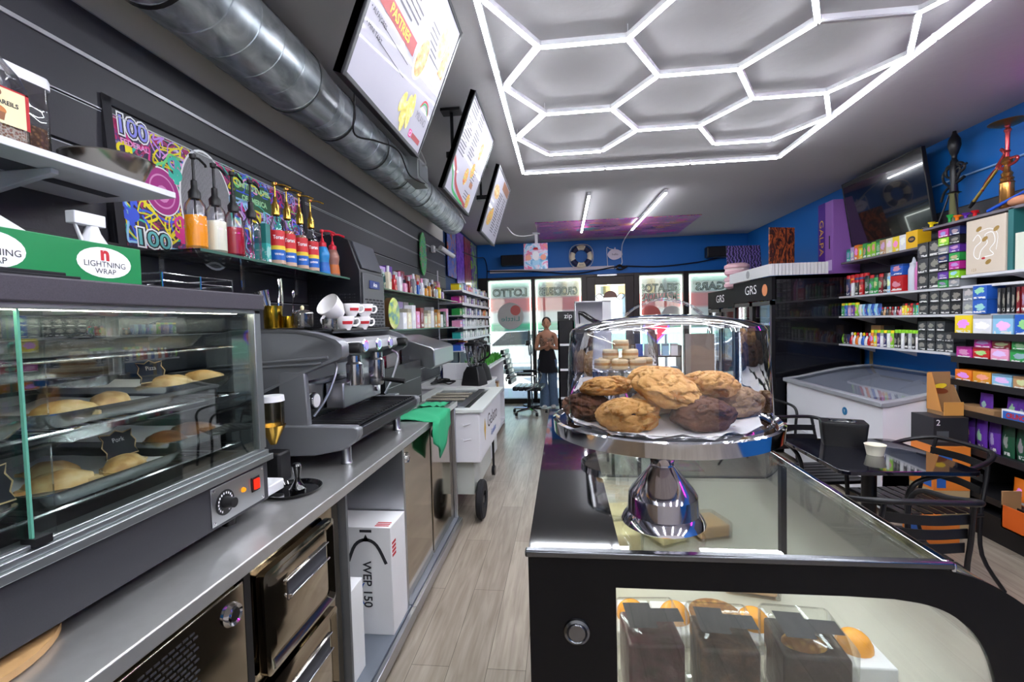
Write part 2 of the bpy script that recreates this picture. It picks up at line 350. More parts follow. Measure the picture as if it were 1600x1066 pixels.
for x0, x1 in ((-1.65, -1.45), (-.60, -.53), (.36, .46), (1.34, 1.44), (2.24, 2.34), (3.35, 3.4)): mul.box(x0, x1, YF-.03, YF+.1, 0, 2.47)
mul.box(-1.65, 3.4, YF-.025, YF+.095, 2.42, 2.47)
for x0, x1 in wins: mul.box(x0, x1, YF-.025, YF+.095, 0, .1)
struct('trim_shopfront', mul, fr, bevel=.004)
words = [['LOTTO'], ['GROCERIES'], ['GELATOS', 'EMPANADAS'], ['CIGARS']]
for i, (x0, x1) in enumerate(wins):
    p = struct('window_%d' % (i+1), MB().box(x0, x1, YF+.04, YF+.046, .1, 2.42), glassp)
    cx = (x0+x1)/2; L = lambda mb, n, m: mb.build(n, m, p, world=True)
    L(MB().add([(x0, YF+.035, 1.42), (x1, YF+.035, 1.42), (x1, YF+.035, 2.42), (x0, YF+.035, 2.42)], [(0, 1, 2, 3)]).xf(Matrix.Identity(4)), 'vinyl_film', vinm)
    q = p.children[-1]; q.data.transform(Matrix.Translation((0, 0, -(1.42-.1)))); q.location.z = 1.42-.1
    e = MB()
    for a in ((x0+.02, x0+.035, .2, 2.38), (x1-.035, x1-.02, .2, 2.38), (x0+.02, x1-.02, 2.375, 2.39)): e.box(a[0], a[1], YF+.0, YF+.015, a[2], a[3])
    e.build('led_strip', outl, p, world=True)
    for k, wd in enumerate(words[i]):
        m4 = Matrix(((-1, 0, 0, 0), (0, 0, 1, 0), (0, 1, 0, 0), (0, 0, 0, 1)))
        text(wd, .20, vin_k, p, 0, 0, 0, width=min(.74, .135*len(wd)), mat4=Matrix.Translation((0, -.0125, 2.17-.1-k*.17)) @ m4, bold=.008); text(wd, .20, vin_w, p, 0, 0, 0, width=min(.72, .13*len(wd)), mat4=Matrix.Translation((0, -.0135, 2.17-.1-k*.17)) @ m4)
    if i in (0, 2):
        dd = MB(); rr = .26 if i == 0 else .2
        for cxx, cz, r_, mi in (((cx, 1.72, rr, 0), (cx+.1, 1.83, .1, 1)) if i == 0 else ((cx-.19, 1.66, .19, 1), (cx+.2, 1.64, .19, 0))):
            dd.add([(cxx+r_*cos(a), YF+.03-mi*.001, cz+r_*sin(a)) for a in [2*pi*j/40 for j in range(40)]], [tuple(range(40))], mi)
        dd.build('round_decal', [vin_w2, vin_rd], p, world=True)
        if i == 0: text('Little', .13, vin_gr, p, 0, 0, 0, width=.36, mat4=Matrix.Translation((0, YF+.027-(YF+.043), 1.66-.1)) @ m4)
# glazed door in the middle
d = MB().box(.46, .62, YF-.01, YF+.05, .02, 2.42).box(1.18, 1.34, YF-.01, YF+.05, .02, 2.42).box(.62, 1.18, YF-.01, YF+.05, 2.27, 2.42).box(.62, 1.18, YF-.01, YF+.05, .02, .3)
dr = struct('door_1', d, fr, bevel=.004)
MB().box(.62, 1.18, YF+.01, YF+.016, .3, 2.27).build('pane', glassp, dr, world=True)
MB().box(.56, .58, YF-.07, YF-.05, .9, 1.2).box(.56, .58, YF-.07, YF-.01, .92, .95).box(.56, .58, YF-.07, YF-.01, 1.15, 1.18).build('door_handle', steel, dr, world=True)
e = MB().box(.63, 1.17, YF-.0, YF+.009, 2.245, 2.26).build('led_strip', emis('led_strip_warm', 'ffe6b0', 4), dr, world=True)
cr = MB()
for k in range(-1, 2): cr.lathe([(.001, .0), (.13, 0)], (.9, YF+.005, 2.02), 24, 0, 'y', 0, pi) if k == 0 else cr.tube([(.9+k*.12, YF+.0, 2.02), (.9+k*.2, YF, 2.1), (.9+k*.27, YF, 2.05), (.9+k*.2, YF, 1.98), (.9+k*.14, YF, 2.0)], .008, 6, 0, True, 4)
cr.build('round_decal', M('decal_brown', '8a6a5c', .6), dr, world=True)
MB().box(.66, 1.02, YF-.06, YF-.012, 2.43, 2.455).cyl((.7, YF-.05, 2.43), (.98, YF-.05, 2.43), .012).build('door_closer', steel, dr, world=True)
# slat wall panels on the left wall
slat = M('slatwall_charcoal', '36363b', .42, bump=.05, bscale=120)
sp = MB(); zs = [.62, .78, .94, 1.10, 1.26, 1.43, 1.59, 1.75, 1.91, 2.08, 2.24, 2.40, 2.57, 2.735]; y1 = 6.4
for a, b in zip(zs[:-1], zs[1:]): sp.box(XL, XL+.02, YB, y1, a+.006, b-.006, 0); sp.box(XL, XL+.006, YB, y1, b-.006, b+.006, 1)
for z in zs[1:]: sp.box(XL+.004, XL+.021, YB, y1, z-.008, z-.005, 2)
sp.box(XL+.021, XL+.027, YB, y1, 2.556, 2.57, 2); sp.box(XL+.021, XL+.024, YB, y1, 2.40, 2.404, 2); struct('trim_1', sp, [slat, M('slat_groove', '101012', .6), M('slat_edge', 'b4b5b9', .4, .5)])
struct('trim_2', MB().box(XL, XL+.012, 6.4, YF-.03, .9, H-.01), M('wall_paint_blue_dark', '123a66', .6))
# slat wall on the right, above the freezer
sp = MB(); zs = [1.22, 1.38, 1.54, 1.70, 1.86, 2.02, 2.18, 2.34, 2.48]
for a, b in zip(zs[:-1], zs[1:]): sp.box(XR-.02, XR, .6, 6.2, a+.006, b-.006, 0); sp.box(XR-.006, XR, .6, 6.2, b-.006, b+.006, 1)
struct('trim_3', sp, [slat, MAT['slat_groove']])
# ---------------------------------------------------------------- ceiling lights
hx = thing('led_light_grid', 'hexagon pattern of white LED tubes framed by a square of tubes on the ceiling', 'ceiling light', (.82, 2.2, 3.05))
ox, oy, s_ = .133, 3.697, .459; q3 = sqrt(3)
tubes = set(); V2 = lambda a, b: (round(ox+a*s_, 4), round(oy+b*s_, 4))
for col in range(3):
    for row in range(5 if col != 1 else 4):
        cx = 1.5*col; cy = -row*q3-(q3/2 if col == 1 else 0)
        P = [V2(cx+cos(radians(60*k)), cy+sin(radians(60*k))) for k in range(6)]
        for k in range(6): tubes.add(tuple(sorted((P[k], P[(k+1) % 6]))))
bx0, bx1, by0, by1 = -.355, 1.995, .05, 4.56
for k in range(5):
    for x in (bx0, bx1): tubes.add(((x, by0+(by1-by0)*k/5), (x, by0+(by1-by0)*(k+1)/5)))
for k in range(3):
    for y in (by0, by1): tubes.add(((bx0+(bx1-bx0)*k/3, y), (bx0+(bx1-bx0)*(k+1)/3, y)))
tubes = sorted(tubes); conn = set(); offt = M('led_tube_unlit', 'c8c8cc', .4)
dead = (V2(2.5, -1.5*q3), V2(3.5, -1.5*q3))
for a, b in tubes:
    conn.add(a); conn.add(b); A = Vector((*a, 3.05)); B = Vector((*b, 3.05)); d = (B-A).normalized(); n = Vector((-d.y, d.x, 0)); A += d*.012; B -= d*.012
    prof = [(-.0115, -.006), (.0115, -.006), (.0115, -.011), (.008, -.015), (-.008, -.015), (-.0115, -.011)]
    mb = MB(); mb.add([P_+n*u+Vector((0, 0, h_)) for P_ in (A, B) for u, h_ in prof], [(0, 1, 2, 3, 4, 5), (6, 7, 8, 9, 10, 11)]+[(i, (i+1) % 6, (i+1) % 6+6, i+6) for i in range(6)], 0)
    hp = [(-.0135, -.007), (.0135, -.007), (.0135, .02), (-.0135, .02)]
    mb.add([P_+n*u+Vector((0, 0, h_)) for P_ in (A, B) for u, h_ in hp], [(0, 1, 2, 3), (4, 5, 6, 7)]+[(i, (i+1) % 4, (i+1) % 4+4, i+4) for i in range(4)], 1)
    isdead = (a, b) == tuple(sorted(dead))
    mb.build('led_tube', [offt if isdead else led, white_pl], hx, world=True)
mb = MB()
for a in sorted(conn): mb.cyl((a[0], a[1], 3.044), (a[0], a[1], 3.072), .017, n=10)
for a in sorted(conn)[::5]: mb.cyl((a[0], a[1], 3.07), (a[0], a[1], 3.12), .002, n=6)
mb.build_each('joint', white_pl, hx, world=True)
def stick(xa, ya, xb, yb, label, m=led, z=3.06):
    t = thing('led_tube_light', label, 'ceiling light', ((xa+xb)/2, (ya+yb)/2, z), 0)
    dx = Vector((xb-xa, yb-ya, 0)).normalized(); n = Vector((-dx.y, dx.x, 0))*.016
    a = Vector((xa, ya, z)); b = Vector((xb, yb, z))
    MB().add([p_+k*n+Vector((0, 0, h_)) for p_ in (a, b) for k, h_ in ((-1, .012), (1, .012), (1, .055), (-1, .055))], [(0, 1, 2, 3), (4, 5, 6, 7)]+[(i, (i+1) % 4, (i+1) % 4+4, i+4) for i in range(4)]).build('housing', white_pl, t, world=True)
    q_ = MB(); q_.add([p_+k*n*.85+Vector((0, 0, h_)) for p_ in (a, b) for k, h_ in ((-1, .0125), (1, .0125), (1, .004), (.6, -.002), (-.6, -.002), (-1, .004))], [(0, 1, 2, 3, 4, 5), (6, 7, 8, 9, 10, 11)]+[(i, (i+1) % 6, (i+1) % 6+6, i+6) for i in range(6)]); q_.build('tube', m, t, world=True)
    return t
stick(.335, 5.62, .335, 7.88, 'long straight white LED tube on the ceiling, the one nearer the menu boards')
stick(1.23, 5.67, 1.16, 7.87, 'long straight white LED tube on the ceiling, the one nearer the fridges')
led_fill = emis('fill_tube_back', 'f6f8ff', 60)  # unseen tubes added behind the camera to brighten the room
for i, x in enumerate((-1.1, -.1, .9, 1.9, 2.9)):
    stick(x, -2.2, x, -.7, 'added white fill tube on the unseen rear ceiling, %s from the counter wall' % ORD[i], led_fill, 3.05)
mag = thing('neon_tube', 'magenta LED tube fixed high on the blue wall beside the water pipes', 'light', (3.33, 1.9, 2.86))
MB().loft([(3.33, .5, 2.9), (3.33, 3.25, 2.9)], .014, 8).build('tube', emis('neon_magenta', 'ff2ad0', 16), mag, world=True)
MB().box(3.345, 3.4, .5, 3.25, 2.885, 2.915).build('housing', white_pl, mag, world=True)
# ceiling poster
m = ramp_mat('psychedelic_print', 'noise', 3.2, [(.3, '4a1268'), (.42, 'a81c94'), (.48, 'c02aa0'), (.52, '1f8f9c'), (.545, 'c01c90'), (.60, 'd89a5a'), (.62, '8a1c8a')], .3, 0, (1, 2.4, 1), 3.5, coat=.4)
cp = tag(MB().box(-.4, 2.07, 7.18, 8.66, H-.012, H-.001).build('ceiling_poster', m), 'magenta and purple psychedelic poster stuck flat on the ceiling by the street wall', 'poster')
random.seed(31); mb = MB(); pm = [M('swirl_%d' % i, c_, .5) for i, c_ in enumerate(('3a1460', 'd838b0', '2a98a0', 'c88a50', '701a80', 'e890c8'))]
for k in range(46):
    cx_, cy_ = random.uniform(-1.1, 1.1), random.uniform(-.65, .65); r0 = random.uniform(.05, .14); c_ = random.randrange(6); el = random.uniform(.4, .8)
    pts = [(max(-1.22, min(1.22, cx_+r0*(1-t/16)*cos(t*.8)*1.5)), max(-.72, min(.72, cy_+r0*(1-t/16)*sin(t*.8)*el))) for t in range(13)]
    mb.ribbon(pts, random.uniform(.015, .04), -.0008-k*.00002, c_, False, 3)
mb.build('swirl_print', pm, cp)
# ---------------------------------------------------------------- the street outside
g = MB().box(-25, 30, YF+.15, 60, -.15, -.02); struct('ground', g, M('pavement', 'a8a49c', .8, var=.1, bscale=2))
bl = thing('building', 'white building with green bands and dark windows across the street', 'building', (1, 24, 0))
MB().box(-16, 18, 24, 30, -.02, 5.5).build('wall', M('white_render', 'd4d6d0', .8), bl, world=True)
MB().box(-16, 18, 23.9, 24, -.02, .9).box(-16, 18, 23.6, 24, 3.4, 4.1).build('green_band', M('mint_paint', '8cc8ae', .7), bl, world=True)
for x in range(-15, 18, 3): MB().box(x, x+1.6, 23.95, 24.0, 1.1, 2.9).box(x, x+1.6, 23.9, 23.96, 1.95, 2.05).build('window', M('dark_window', '5a6a78', .1), bl, world=True)
aw = thing('awning', 'yellow and white striped awning outside above the street', 'awning', (.9, 11.2, 2.7))
mb = MB()
for k in range(16): mb.box(-.4+k*.17, -.4+k*.17+.17, 11.2, 11.23, 2.2, 3.2, k % 2)
mb.build('cloth', [M('awning_yellow', 'e6c070', .8), M('awning_white', 'f4e8cc', .8)], aw, world=True)
MB().cyl((-.45, 11.25, -.02), (-.45, 11.25, 3.2), .03).cyl((2.4, 11.25, -.02), (2.4, 11.25, 3.2), .03).build('post', greym, aw, world=True)
cr = thing('car', 'silver grey car parked outside beyond the window film', 'car', (-1.2, 15, -.02))
MB().prism([(-2.1, .3), (-2.05, .75), (-1.2, .85), (-.6, 1.35), (.7, 1.4), (1.3, .9), (2.1, .75), (2.15, .3)], 14.2, 15.8, 'y').xf(Matrix.Translation((-1.2, 0, 0))).build('body', M('car_paint', 'aeb4ba', .25, .5, coat=1), cr, world=True, bevel=.06)
MB().prism([(-1.05, .88), (-.55, 1.29), (.66, 1.33), (1.15, .93)], 14.17, 15.83, 'y').xf(Matrix.Translation((-1.2, 0, 0))).build('window', M('car_glass', '22282e', .08), cr, world=True)
for sx in (-1.35, 1.35):
    for yy in (14.25, 15.55): MB().lathe([(.0, 0), (.2, 0), (.32, .02), (.32, .2), (.2, .22), (0, .22)], (-1.2+sx, yy+.22, .3), 24, 0, 'y').build('wheel', black_pl, cr, world=True)
# ================================================================ left counter (stainless back bar)
CX = -.87   # cabinet face
wt = MB().box(XL+.02, -.83, -1.2, 3.5, .962, 1.0)
tag(wt.build('worktop', M('steel_worktop', 'c0c0bf', .34, .8, var=.08, bscale=30), bevel=.004), 'long stainless steel worktop carrying the warming case and coffee machine', 'worktop')
c = thing('refrigerated_cabinet', 'mirror-polished stainless cabinet with louvred door and two drawers under the worktop', 'cabinet', (-1.25, .6, 0))
MB().box(-1.6, CX-.02, -1.2, 1.69, .06, .96).build('body', mirror, c, world=True, bevel=.003)
MB().box(CX-.02, CX+.008, .62, 1.12, .1, .93).build('door', mirror, c, world=True, bevel=.004)
dr = c.children[-1]
lv = MB()
for r in range(46):
    for k in range(16): lv.box(CX+.006, CX+.0095, .66+k*.0185+(r % 2)*.009, .66+k*.0185+(r % 2)*.009+.014, .9-r*.0135, .9-r*.0135+.0045)
lv.build('vent_slots', ink, dr, world=True)
MB().lathe([(.0, .012), (.016, .012), (.018, .006), (.026, .012), (.03, 0)], (CX+.008, 1.07, .87), 24, 0, 'x').build('lock', chrome, dr, world=True)
for k, (za, zb) in enumerate(((.60, .905), (.26, .575))):
    w_ = MB(); ya, yb = 1.19, 1.59
    def rr(i, x): return [(x, a, b) for a, b in rrect(ya+i, yb-i, za+i, zb-i, .02)]
    R4 = [rr(0, CX-.01), rr(0, CX+.014), rr(.012, CX+.018), rr(.028, CX+.004), rr(.05, CX+.012)]
    n = len(R4[0]); vs = [v for r in R4 for v in r]; fs = [(i*n+j, i*n+(j+1) % n, (i+1)*n+(j+1) % n, (i+1)*n+j) for i in range(4) for j in range(n)]+[tuple(4*n+j for j in range(n))]
    w_.add(vs, fs); d_ = w_.build('drawer', mirror, c, world=True)
    MB().box(CX+.01, CX+.016, 1.3, 1.53, zb-.14, zb-.075, 1).prism([(CX+.012, zb-.14), (CX+.03, zb-.125), (CX+.03, zb-.12), (CX+.012, zb-.12)], 1.3, 1.53, 'y', 0).prism([(CX+.012, zb-.078), (CX+.022, zb-.075), (CX+.022, zb-.07), (CX+.012, zb-.07)], 1.29, 1.54, 'y', 0).build('handle', [chrome, ink], d_, world=True, bevel=.002)
MB().box(CX-.03, CX+.004, 1.125, 1.15, .1, .95).build('gasket', black_pl, c, world=True)
c2 = thing('open_shelf_bay', 'open grey bay of the stainless counter holding a tall white carton', 'cabinet', (-1.2, 1.96, 0))
MB().box(-1.6, -.84, 1.695, 2.34, .06, .1).build('bottom_shelf', M('grey_blue_steel', '8e95a0', .4, .7), c2, world=True)
MB().box(-1.6, -.86, 1.695, 1.71, .1, .96).box(-1.6, -1.58, 1.71, 2.2, .1, .96).build('side_panel', greym, c2, world=True)
MB().box(-1.6, -.85, 2.31, 2.34, .1, .96).build('divider', steel, c2, world=True)
MB().box(-.838, -.815, 1.69, 2.345, .03, .09).build('bottom_rail', steel, c2, world=True, bevel=.003)
c3 = thing('mirror_door_cabinet', 'stainless cabinet with two mirror-like doors near the ice cream cart', 'cabinet', (-1.2, 2.87, 0))
MB().box(-1.6, CX-.02, 2.355, 3.46, .1, .96).build('body', steel_dark, c3, world=True)
MB().box(-1.6, -.84, 2.35, 3.49, .06, .098).build('plinth', MAT['grey_blue_steel'], c3, world=True)
MB().box(-.838, -.815, 2.35, 3.49, .03, .09).build('bottom_rail', steel, c3, world=True, bevel=.003)
for ya, yb in ((2.355, 2.87), (2.9, 3.44)):
    d_ = MB().box(CX-.02, CX, ya, yb, .1, .935).build('door', mirror, c3, world=True, bevel=.004)
    MB().lathe([(.0, .012), (.016, .012), (.018, .006), (.026, .012), (.03, 0)], (CX, ya+.07, .875), 20, 0, 'x').build('lock', chrome, d_, world=True)
MB().box(-.875, -.845, 3.455, 3.485, 0, .95).build('end_post', steel, c3, world=True, bevel=.004)
# cartons under the counter
b = thing('carton', 'tall white carton printed WEP 150 with handle cut-outs in the open bay', 'box', (-1.07, 2.2, .1))
MB().box(-1.3, -.845, 2.1, 2.3, .1, .63).build('box', card_w, b, world=True, bevel=.003)
wg = MB(); wg.ribbon([(-.1, -.02), (-.06, .07), (0, .1), (.06, .07), (.11, -.03)], .018, 0, 0)
m4 = Matrix(((1, 0, 0, 0), (0, 0, -1, 0), (0, 1, 0, 0), (0, 0, 0, 1)))
wg.poly([(.02, .09), (0, .13), (-.02, .09)], 0, 0); wg.xf(Matrix.Translation((-.97, 2.098, .48)) @ Matrix.Scale(.9, 4) @ m4).build('wing_print', ink, b, world=True)
text('WEP 150', .06, ink, b, 0, 0, 0, mat4=Matrix.Translation((.1, 2.097-2.2, .25)) @ m4 @ Matrix.Rotation(-pi/2, 4, 'Z'), bold=.001)
mb = MB()
for k in range(4): mb.box(-.8445, -.8435, 2.115, 2.16, .48+k*.02, .492+k*.02)
for k in range(3): mb.box(-.93, -.86, 2.115+k*.018, 2.125+k*.018, .63, .6308)
mb.build('red_stripes', inkr, b, world=True)
MB().box(-1.16, -1.1, 2.099, 2.0995, .605, .618).box(-1.0, -.94, 2.099, 2.0995, .605, .618).build('handle_hole', ink, b, world=True)
text('(', .12, inkb, b, 0, 0, 0, mat4=Matrix.Translation((.07, 2.098-2.2, .21)) @ m4)
tag(MB().box(-1.3, -.9, 1.74, 1.9, .1, .5).build('carton', card_w, bevel=.003), 'plain low white carton in front of the WEP 150 carton', 'box')
# ---------------------------------------------------------------- heated display case
wc = thing('warming_case', 'heated glass display case of empanadas standing on the steel worktop', 'display case', (-1.24, .83, 1.0))
Y0, Y1, X0, X1 = .2, 1.41, -1.52, -.98
gran = M('speckled_trim', '3e3a42', .5, .1, var=.4, bscale=420)
MB().box(X0, X1+.01, Y0, Y1+.01, 1.66, 1.71).build('top', gran, wc, world=True, bevel=.004)
MB().box(X0, X1, Y0, Y1, 1.04, 1.17).build('base', M('dark_enamel', '303034', .5, var=.15, bscale=300), wc, world=True, bevel=.003)
al = MB().box(X1-.03, X1+.014, Y0, Y1+.014, 1.168, 1.188).box(X1-.04, X1+.004, Y0, Y1+.006, 1.188, 1.203).box(X1-.05, X1-.006, Y0, Y1, 1.203, 1.212)
al.box(X1-.024, X1, Y1-.03, Y1, 1.21, 1.66).box(X0, X0+.03, Y1-.03, Y1, 1.18, 1.66).box(X0, X1, Y1-.02, Y1, 1.168, 1.2).box(X1-.02, X1, Y0, Y1, 1.648, 1.662).box(X0, X0+.03, Y0, Y1, 1.168, 1.2)
al.build('frame', alu, wc, world=True, bevel=.002)
MB().box(X1-.012, X1-.008, .74, Y1-.03, 1.212, 1.655).box(X1-.022, X1-.018, Y0, .79, 1.212, 1.655).build('sliding_glass', glassg, wc, world=True)
MB().box(X1-.013, X1-.006, .738, .742, 1.212, 1.655).build('glass_edge', M('glass_edge_green', '5a9a86', .2), wc, world=True)
MB().box(X0+.03, X1-.03, Y1-.014, Y1-.010, 1.2, 1.655).build('end_glass', glassp, wc, world=True)
MB().box(X0+.004, X0+.01, Y0, Y1-.03, 1.2, 1.655).build('back_panel', M('steel_back', '7c8084', .18, 1), wc, world=True)
MB().box(X1-.028, X1+.004, .735, .765, 1.206, 1.222).build('glass_stop', black_pl, wc, world=True)
MB().box(X0+.1, X1-.1, Y0+.05, Y1-.08, 1.652, 1.66).build('heater_plate', steel, wc, world=True)
MB().cyl((-1.012, .3, 1.653), (-1.012, 1.34, 1.653), .006).build('fill_lamp', emis('case_light', 'fff4e0', 45), wc, world=True)  # hidden tube added behind the top frame to brighten the case inside
pn = MB().box(X1, X1+.003, 1.16, 1.385, 1.05, 1.158).build('control_panel', steel, wc, world=True, bevel=.001)
MB().lathe([(0, .002), (.036, .002), (.036, 0)], (X1+.003, 1.21, 1.105), 32, 0, 'x').build('dial_face', black_pl, pn, world=True)
dt = MB()
for k in range(16):
    a = radians(-60+k*20); dt.box(X1+.0052, X1+.0056, 1.21+cos(a)*.027-.0022, 1.21+cos(a)*.027+.0022, 1.105+sin(a)*.027-.003, 1.105+sin(a)*.027+.003)
dt.build('dial_marks', inkw, pn, world=True)
MB().lathe([(0, .03), (.014, .03), (.017, .004), (.017, 0)], (X1+.004, 1.21, 1.105), 20, 0, 'x').build('knob', black_pl, pn, world=True)
MB().lathe([(0, .008), (.006, .006), (.008, 0)], (X1+.003, 1.287, 1.113), 16, 0, 'x').build('indicator', emis('amber_lamp', 'e88a20', 1), pn, world=True)
MB().box(X1+.003, X1+.006, 1.325, 1.36, 1.09, 1.135, 0).box(X1+.006, X1+.012, 1.332, 1.353, 1.097, 1.128, 1).build('rocker_switch', [black_pl, emis('red_rocker', 'e02818', 1.2)], pn, world=True)
sc = MB()
for y in (1.17, 1.375):
    for z in (1.058, 1.15): sc.lathe([(0, .002), (.004, .001), (.0045, 0)], (X1+.003, y, z), 10, 0, 'x')
sc.build('screw', chrome, pn, world=True)
for y in (.35, 1.3): MB().cyl((X1-.06, y, 1.0), (X1-.06, y, 1.04), .02).build('foot', black_pl, wc, world=True)
for y in (.35, 1.3): MB().cyl((X0+.06, y, 1.0), (X0+.06, y, 1.04), .02).build('foot', black_pl, wc, world=True)
for z in (1.245, 1.40, 1.545):
    mb = MB().tube([(X1-.045, Y0+.03, z), (X1-.045, Y1-.06, z)], .0035, 6).tube([(X0+.04, Y0+.03, z), (X0+.04, Y1-.06, z)], .0035, 6)
    for k in range(38): y = Y0+.04+k*.0295; mb.tube([(X0+.04, y, z+.004), (X1-.043, y, z+.004)], .0018, 5)
    mb.build('wire_rack', chrome, wc, world=True)
tray_m = M('tray_aluminium', 'b8babd', .25, 1, bump=.08, bscale=60)
def tray(x, y, z, w, l, label, tilt=0):
    o = thing('baking_tray', label, 'tray', (x, y, z), 0, 'trays in the warming case'); o.rotation_euler = (tilt, 0, 0)
    def rg(a, b, h): return [(p_, q_, h) for p_, q_ in rrect(-a, a, -b, b, .03, 5)]
    R_ = [rg(w/2-.022, l/2-.022, .006), rg(w/2-.02, l/2-.02, .004), rg(w/2-.003, l/2-.003, .032), rg(w/2+.003, l/2+.003, .033), rg(w/2+.003, l/2+.003, .030), rg(w/2-.018, l/2-.018, 0)]
    n = len(R_[0]); MB().add([v for r in R_ for v in r], [(i*n+j, i*n+(j+1) % n, (i+1)*n+(j+1) % n, (i+1)*n+j) for i in range(5) for j in range(n)]+[tuple(range(n))[::-1], tuple(5*n+j for j in range(n))]).build('pan', tray_m, o)
    random.seed(int(y*100)+int(z*77))
    mb = MB(); nx = 8; vs = [(-w/2+.03+(w-.06)*i/nx, -l/2+.02+(l-.05)*j/nx, .008+random.random()*.004+(.012 if j == nx else 0)) for j in range(nx+1) for i in range(nx+1)]
    mb.add(vs, [(j*9+i, j*9+i+1, (j+1)*9+i+1, (j+1)*9+i) for j in range(nx) for i in range(nx)]).build('paper_liner', paper, o); return o
emp_m = ramp_mat('empanada_crust', 'noise', 22, [(.3, 'b07c3c'), (.5, 'd8b074'), (.7, 'e6cc9a')], .5, .3)
emp_d = ramp_mat('empanada_crust_dark', 'noise', 24, [(.3, '5a3018'), (.5, '8e5428'), (.7, 'b07838')], .5, .4)
def empanada(x, y, z, rz, label, m=emp_m, s=1.0, group='empanadas in the warming case'):
    from mathutils import noise as NZ
    mb = MB(); off = Vector((x*50, y*50, z*9))
    rim = [(.066*s*(1+.035*sin(i*2.2))*cos(pi*i/26), -.022*s+.062*s*(1+.035*sin(i*2.2))*sin(pi*i/26)) for i in range(27)]
    mb.prism(rim, .002, .009*s, 'z')
    mb.ell((0, -.001*s, .006), .056*s, .036*s, .027*s, 24, 14, 0, lambda a, b, c_: 1+.12*NZ.noise(Vector((a, b, c_))*2.2+off), -.15)
    o = mb.build('empanada', m, angle=60); o.location = (x, y, z); o.rotation_euler = (0, 0, rz); return tag(o, label, 'empanada', group)
wood_chalk = M('chalk_card', '1c1e26', .7); wedge = M('card_edge', 'c8ac7c', .6)
def tagcard(x, y, z, words, label, w=.075, h=.055, tilt=.25, rz=0):
    o = board('chalk_label', label, 'sign', (x, y, z), (sin(rz)*1, cos(rz), 0), (-sin(tilt), 0, cos(tilt)))
    P = [(-w/2, 0), (-w/2+.006, h*.25), (-w/2-.002, h*.5), (-w/2+.006, h*.75), (-w/2, h), (-w*.2, h-.004), (0, h+.004), (w*.2, h-.004), (w/2, h), (w/2-.006, h*.75), (w/2+.002, h*.5), (w/2-.006, h*.25), (w/2, 0)]
    MB().prism(P, -.003, 0, 'z').build('card', wood_chalk, o); MB().ribbon(P, .003, .0004, 0, True, 0).build('edge', wedge, o)
    for i, wd in enumerate(words): text(wd, .016, inkw, o, 0, h*.68-i*.018, .0006)
trays = [(-1.21, .56, 1.255, .42, .36, 'lower rack, at its near end'), (-1.21, .94, 1.255, .42, .34, 'lower rack, in the middle'), (-1.21, 1.2, 1.285, .42, .24, 'lower rack, overlapping at the far end'), (-1.21, .60, 1.41, .42, .34, 'middle rack, at its near end'), (-1.21, .95, 1.41, .42, .33, 'middle rack, in the middle'), (-1.21, 1.2, 1.43, .42, .24, 'middle rack, at its far end')]
for i, (x, y, z, w_, l_, wh) in enumerate(trays):
    tray(x, y, z, w_, l_, 'aluminium tray with paper liner on the '+wh, .04 if i in (2, 5) else 0)
tray(-1.21, .9, 1.555, .42, .6, 'empty aluminium tray on the top rack of the warming case')
es = [(-1.07, .62, 0, 'pale', 'lower', 'nearest the camera'), (-1.1, .88, 1, 'pale', 'lower', 'second from the near end'), (-1.07, 1.0, 2, 'pale', 'lower', 'third from the near end'), (-1.08, 1.13, 3, 'dark', 'lower', 'fourth from the near end'), (-1.1, 1.25, .5, 'dark', 'lower', 'farthest along'), (-1.07, .55, 0, 'pale', 'middle', 'nearest the camera'), (-1.07, .88, .4, 'pale', 'middle', 'second from the near end'), (-1.1, 1.0, 2.2, 'pale', 'middle', 'third from the near end'), (-1.1, 1.17, 1, 'golden', 'middle', 'fourth from the near end'), (-1.09, 1.29, .2, 'golden', 'middle', 'farthest along'), (-1.2, .95, 0, 'pale', 'lower', 'behind the pale pair')]
for x, y, r, k, rack, wh in es:
    z = (1.27 if rack == 'lower' else 1.425)+(.027 if y > 1.1 and rack == 'lower' else (.022 if y > 1.1 else 0))
    empanada(x, y, z, r, '%s baked empanada on the %s rack, %s' % (k, rack, wh), emp_d if k == 'dark' else emp_m, 1.05)
tagcard(-1.03, .70, 1.292, ['Spicy', 'Beef'], 'chalk label Spicy Beef leaning in the lower tray near the glass edge', .1, .07)
tagcard(-1.06, .69, 1.445, ['Beef'], 'chalk label reading Beef in the middle rack tray', .1, .07)
tagcard(-1.1, 1.03, 1.292, ['Pork'], 'black chalk label standing between the pale and dark empanadas', .085, .062, .3)
tagcard(-1.1, 1.13, 1.465, ['Pizza'], 'black chalk label standing before the golden empanadas', .08, .055)
# things on top of the case
def local4(u, v, n, o): u, v, n = Vector(u), Vector(v), Vector(n); return Matrix((( u.x, v.x, n.x, o[0]), (u.y, v.y, n.y, o[1]), (u.z, v.z, n.z, o[2]), (0, 0, 0, 1)))
gw = M('box_green', '0f7a44', .35)
bx = thing('wrap_box', 'green cling wrap box printed LIGHTNING WRAP on top of the warming case', 'box', (-1.22, .93, 1.71), 0)
bx.rotation_euler = (0, 0, 0)
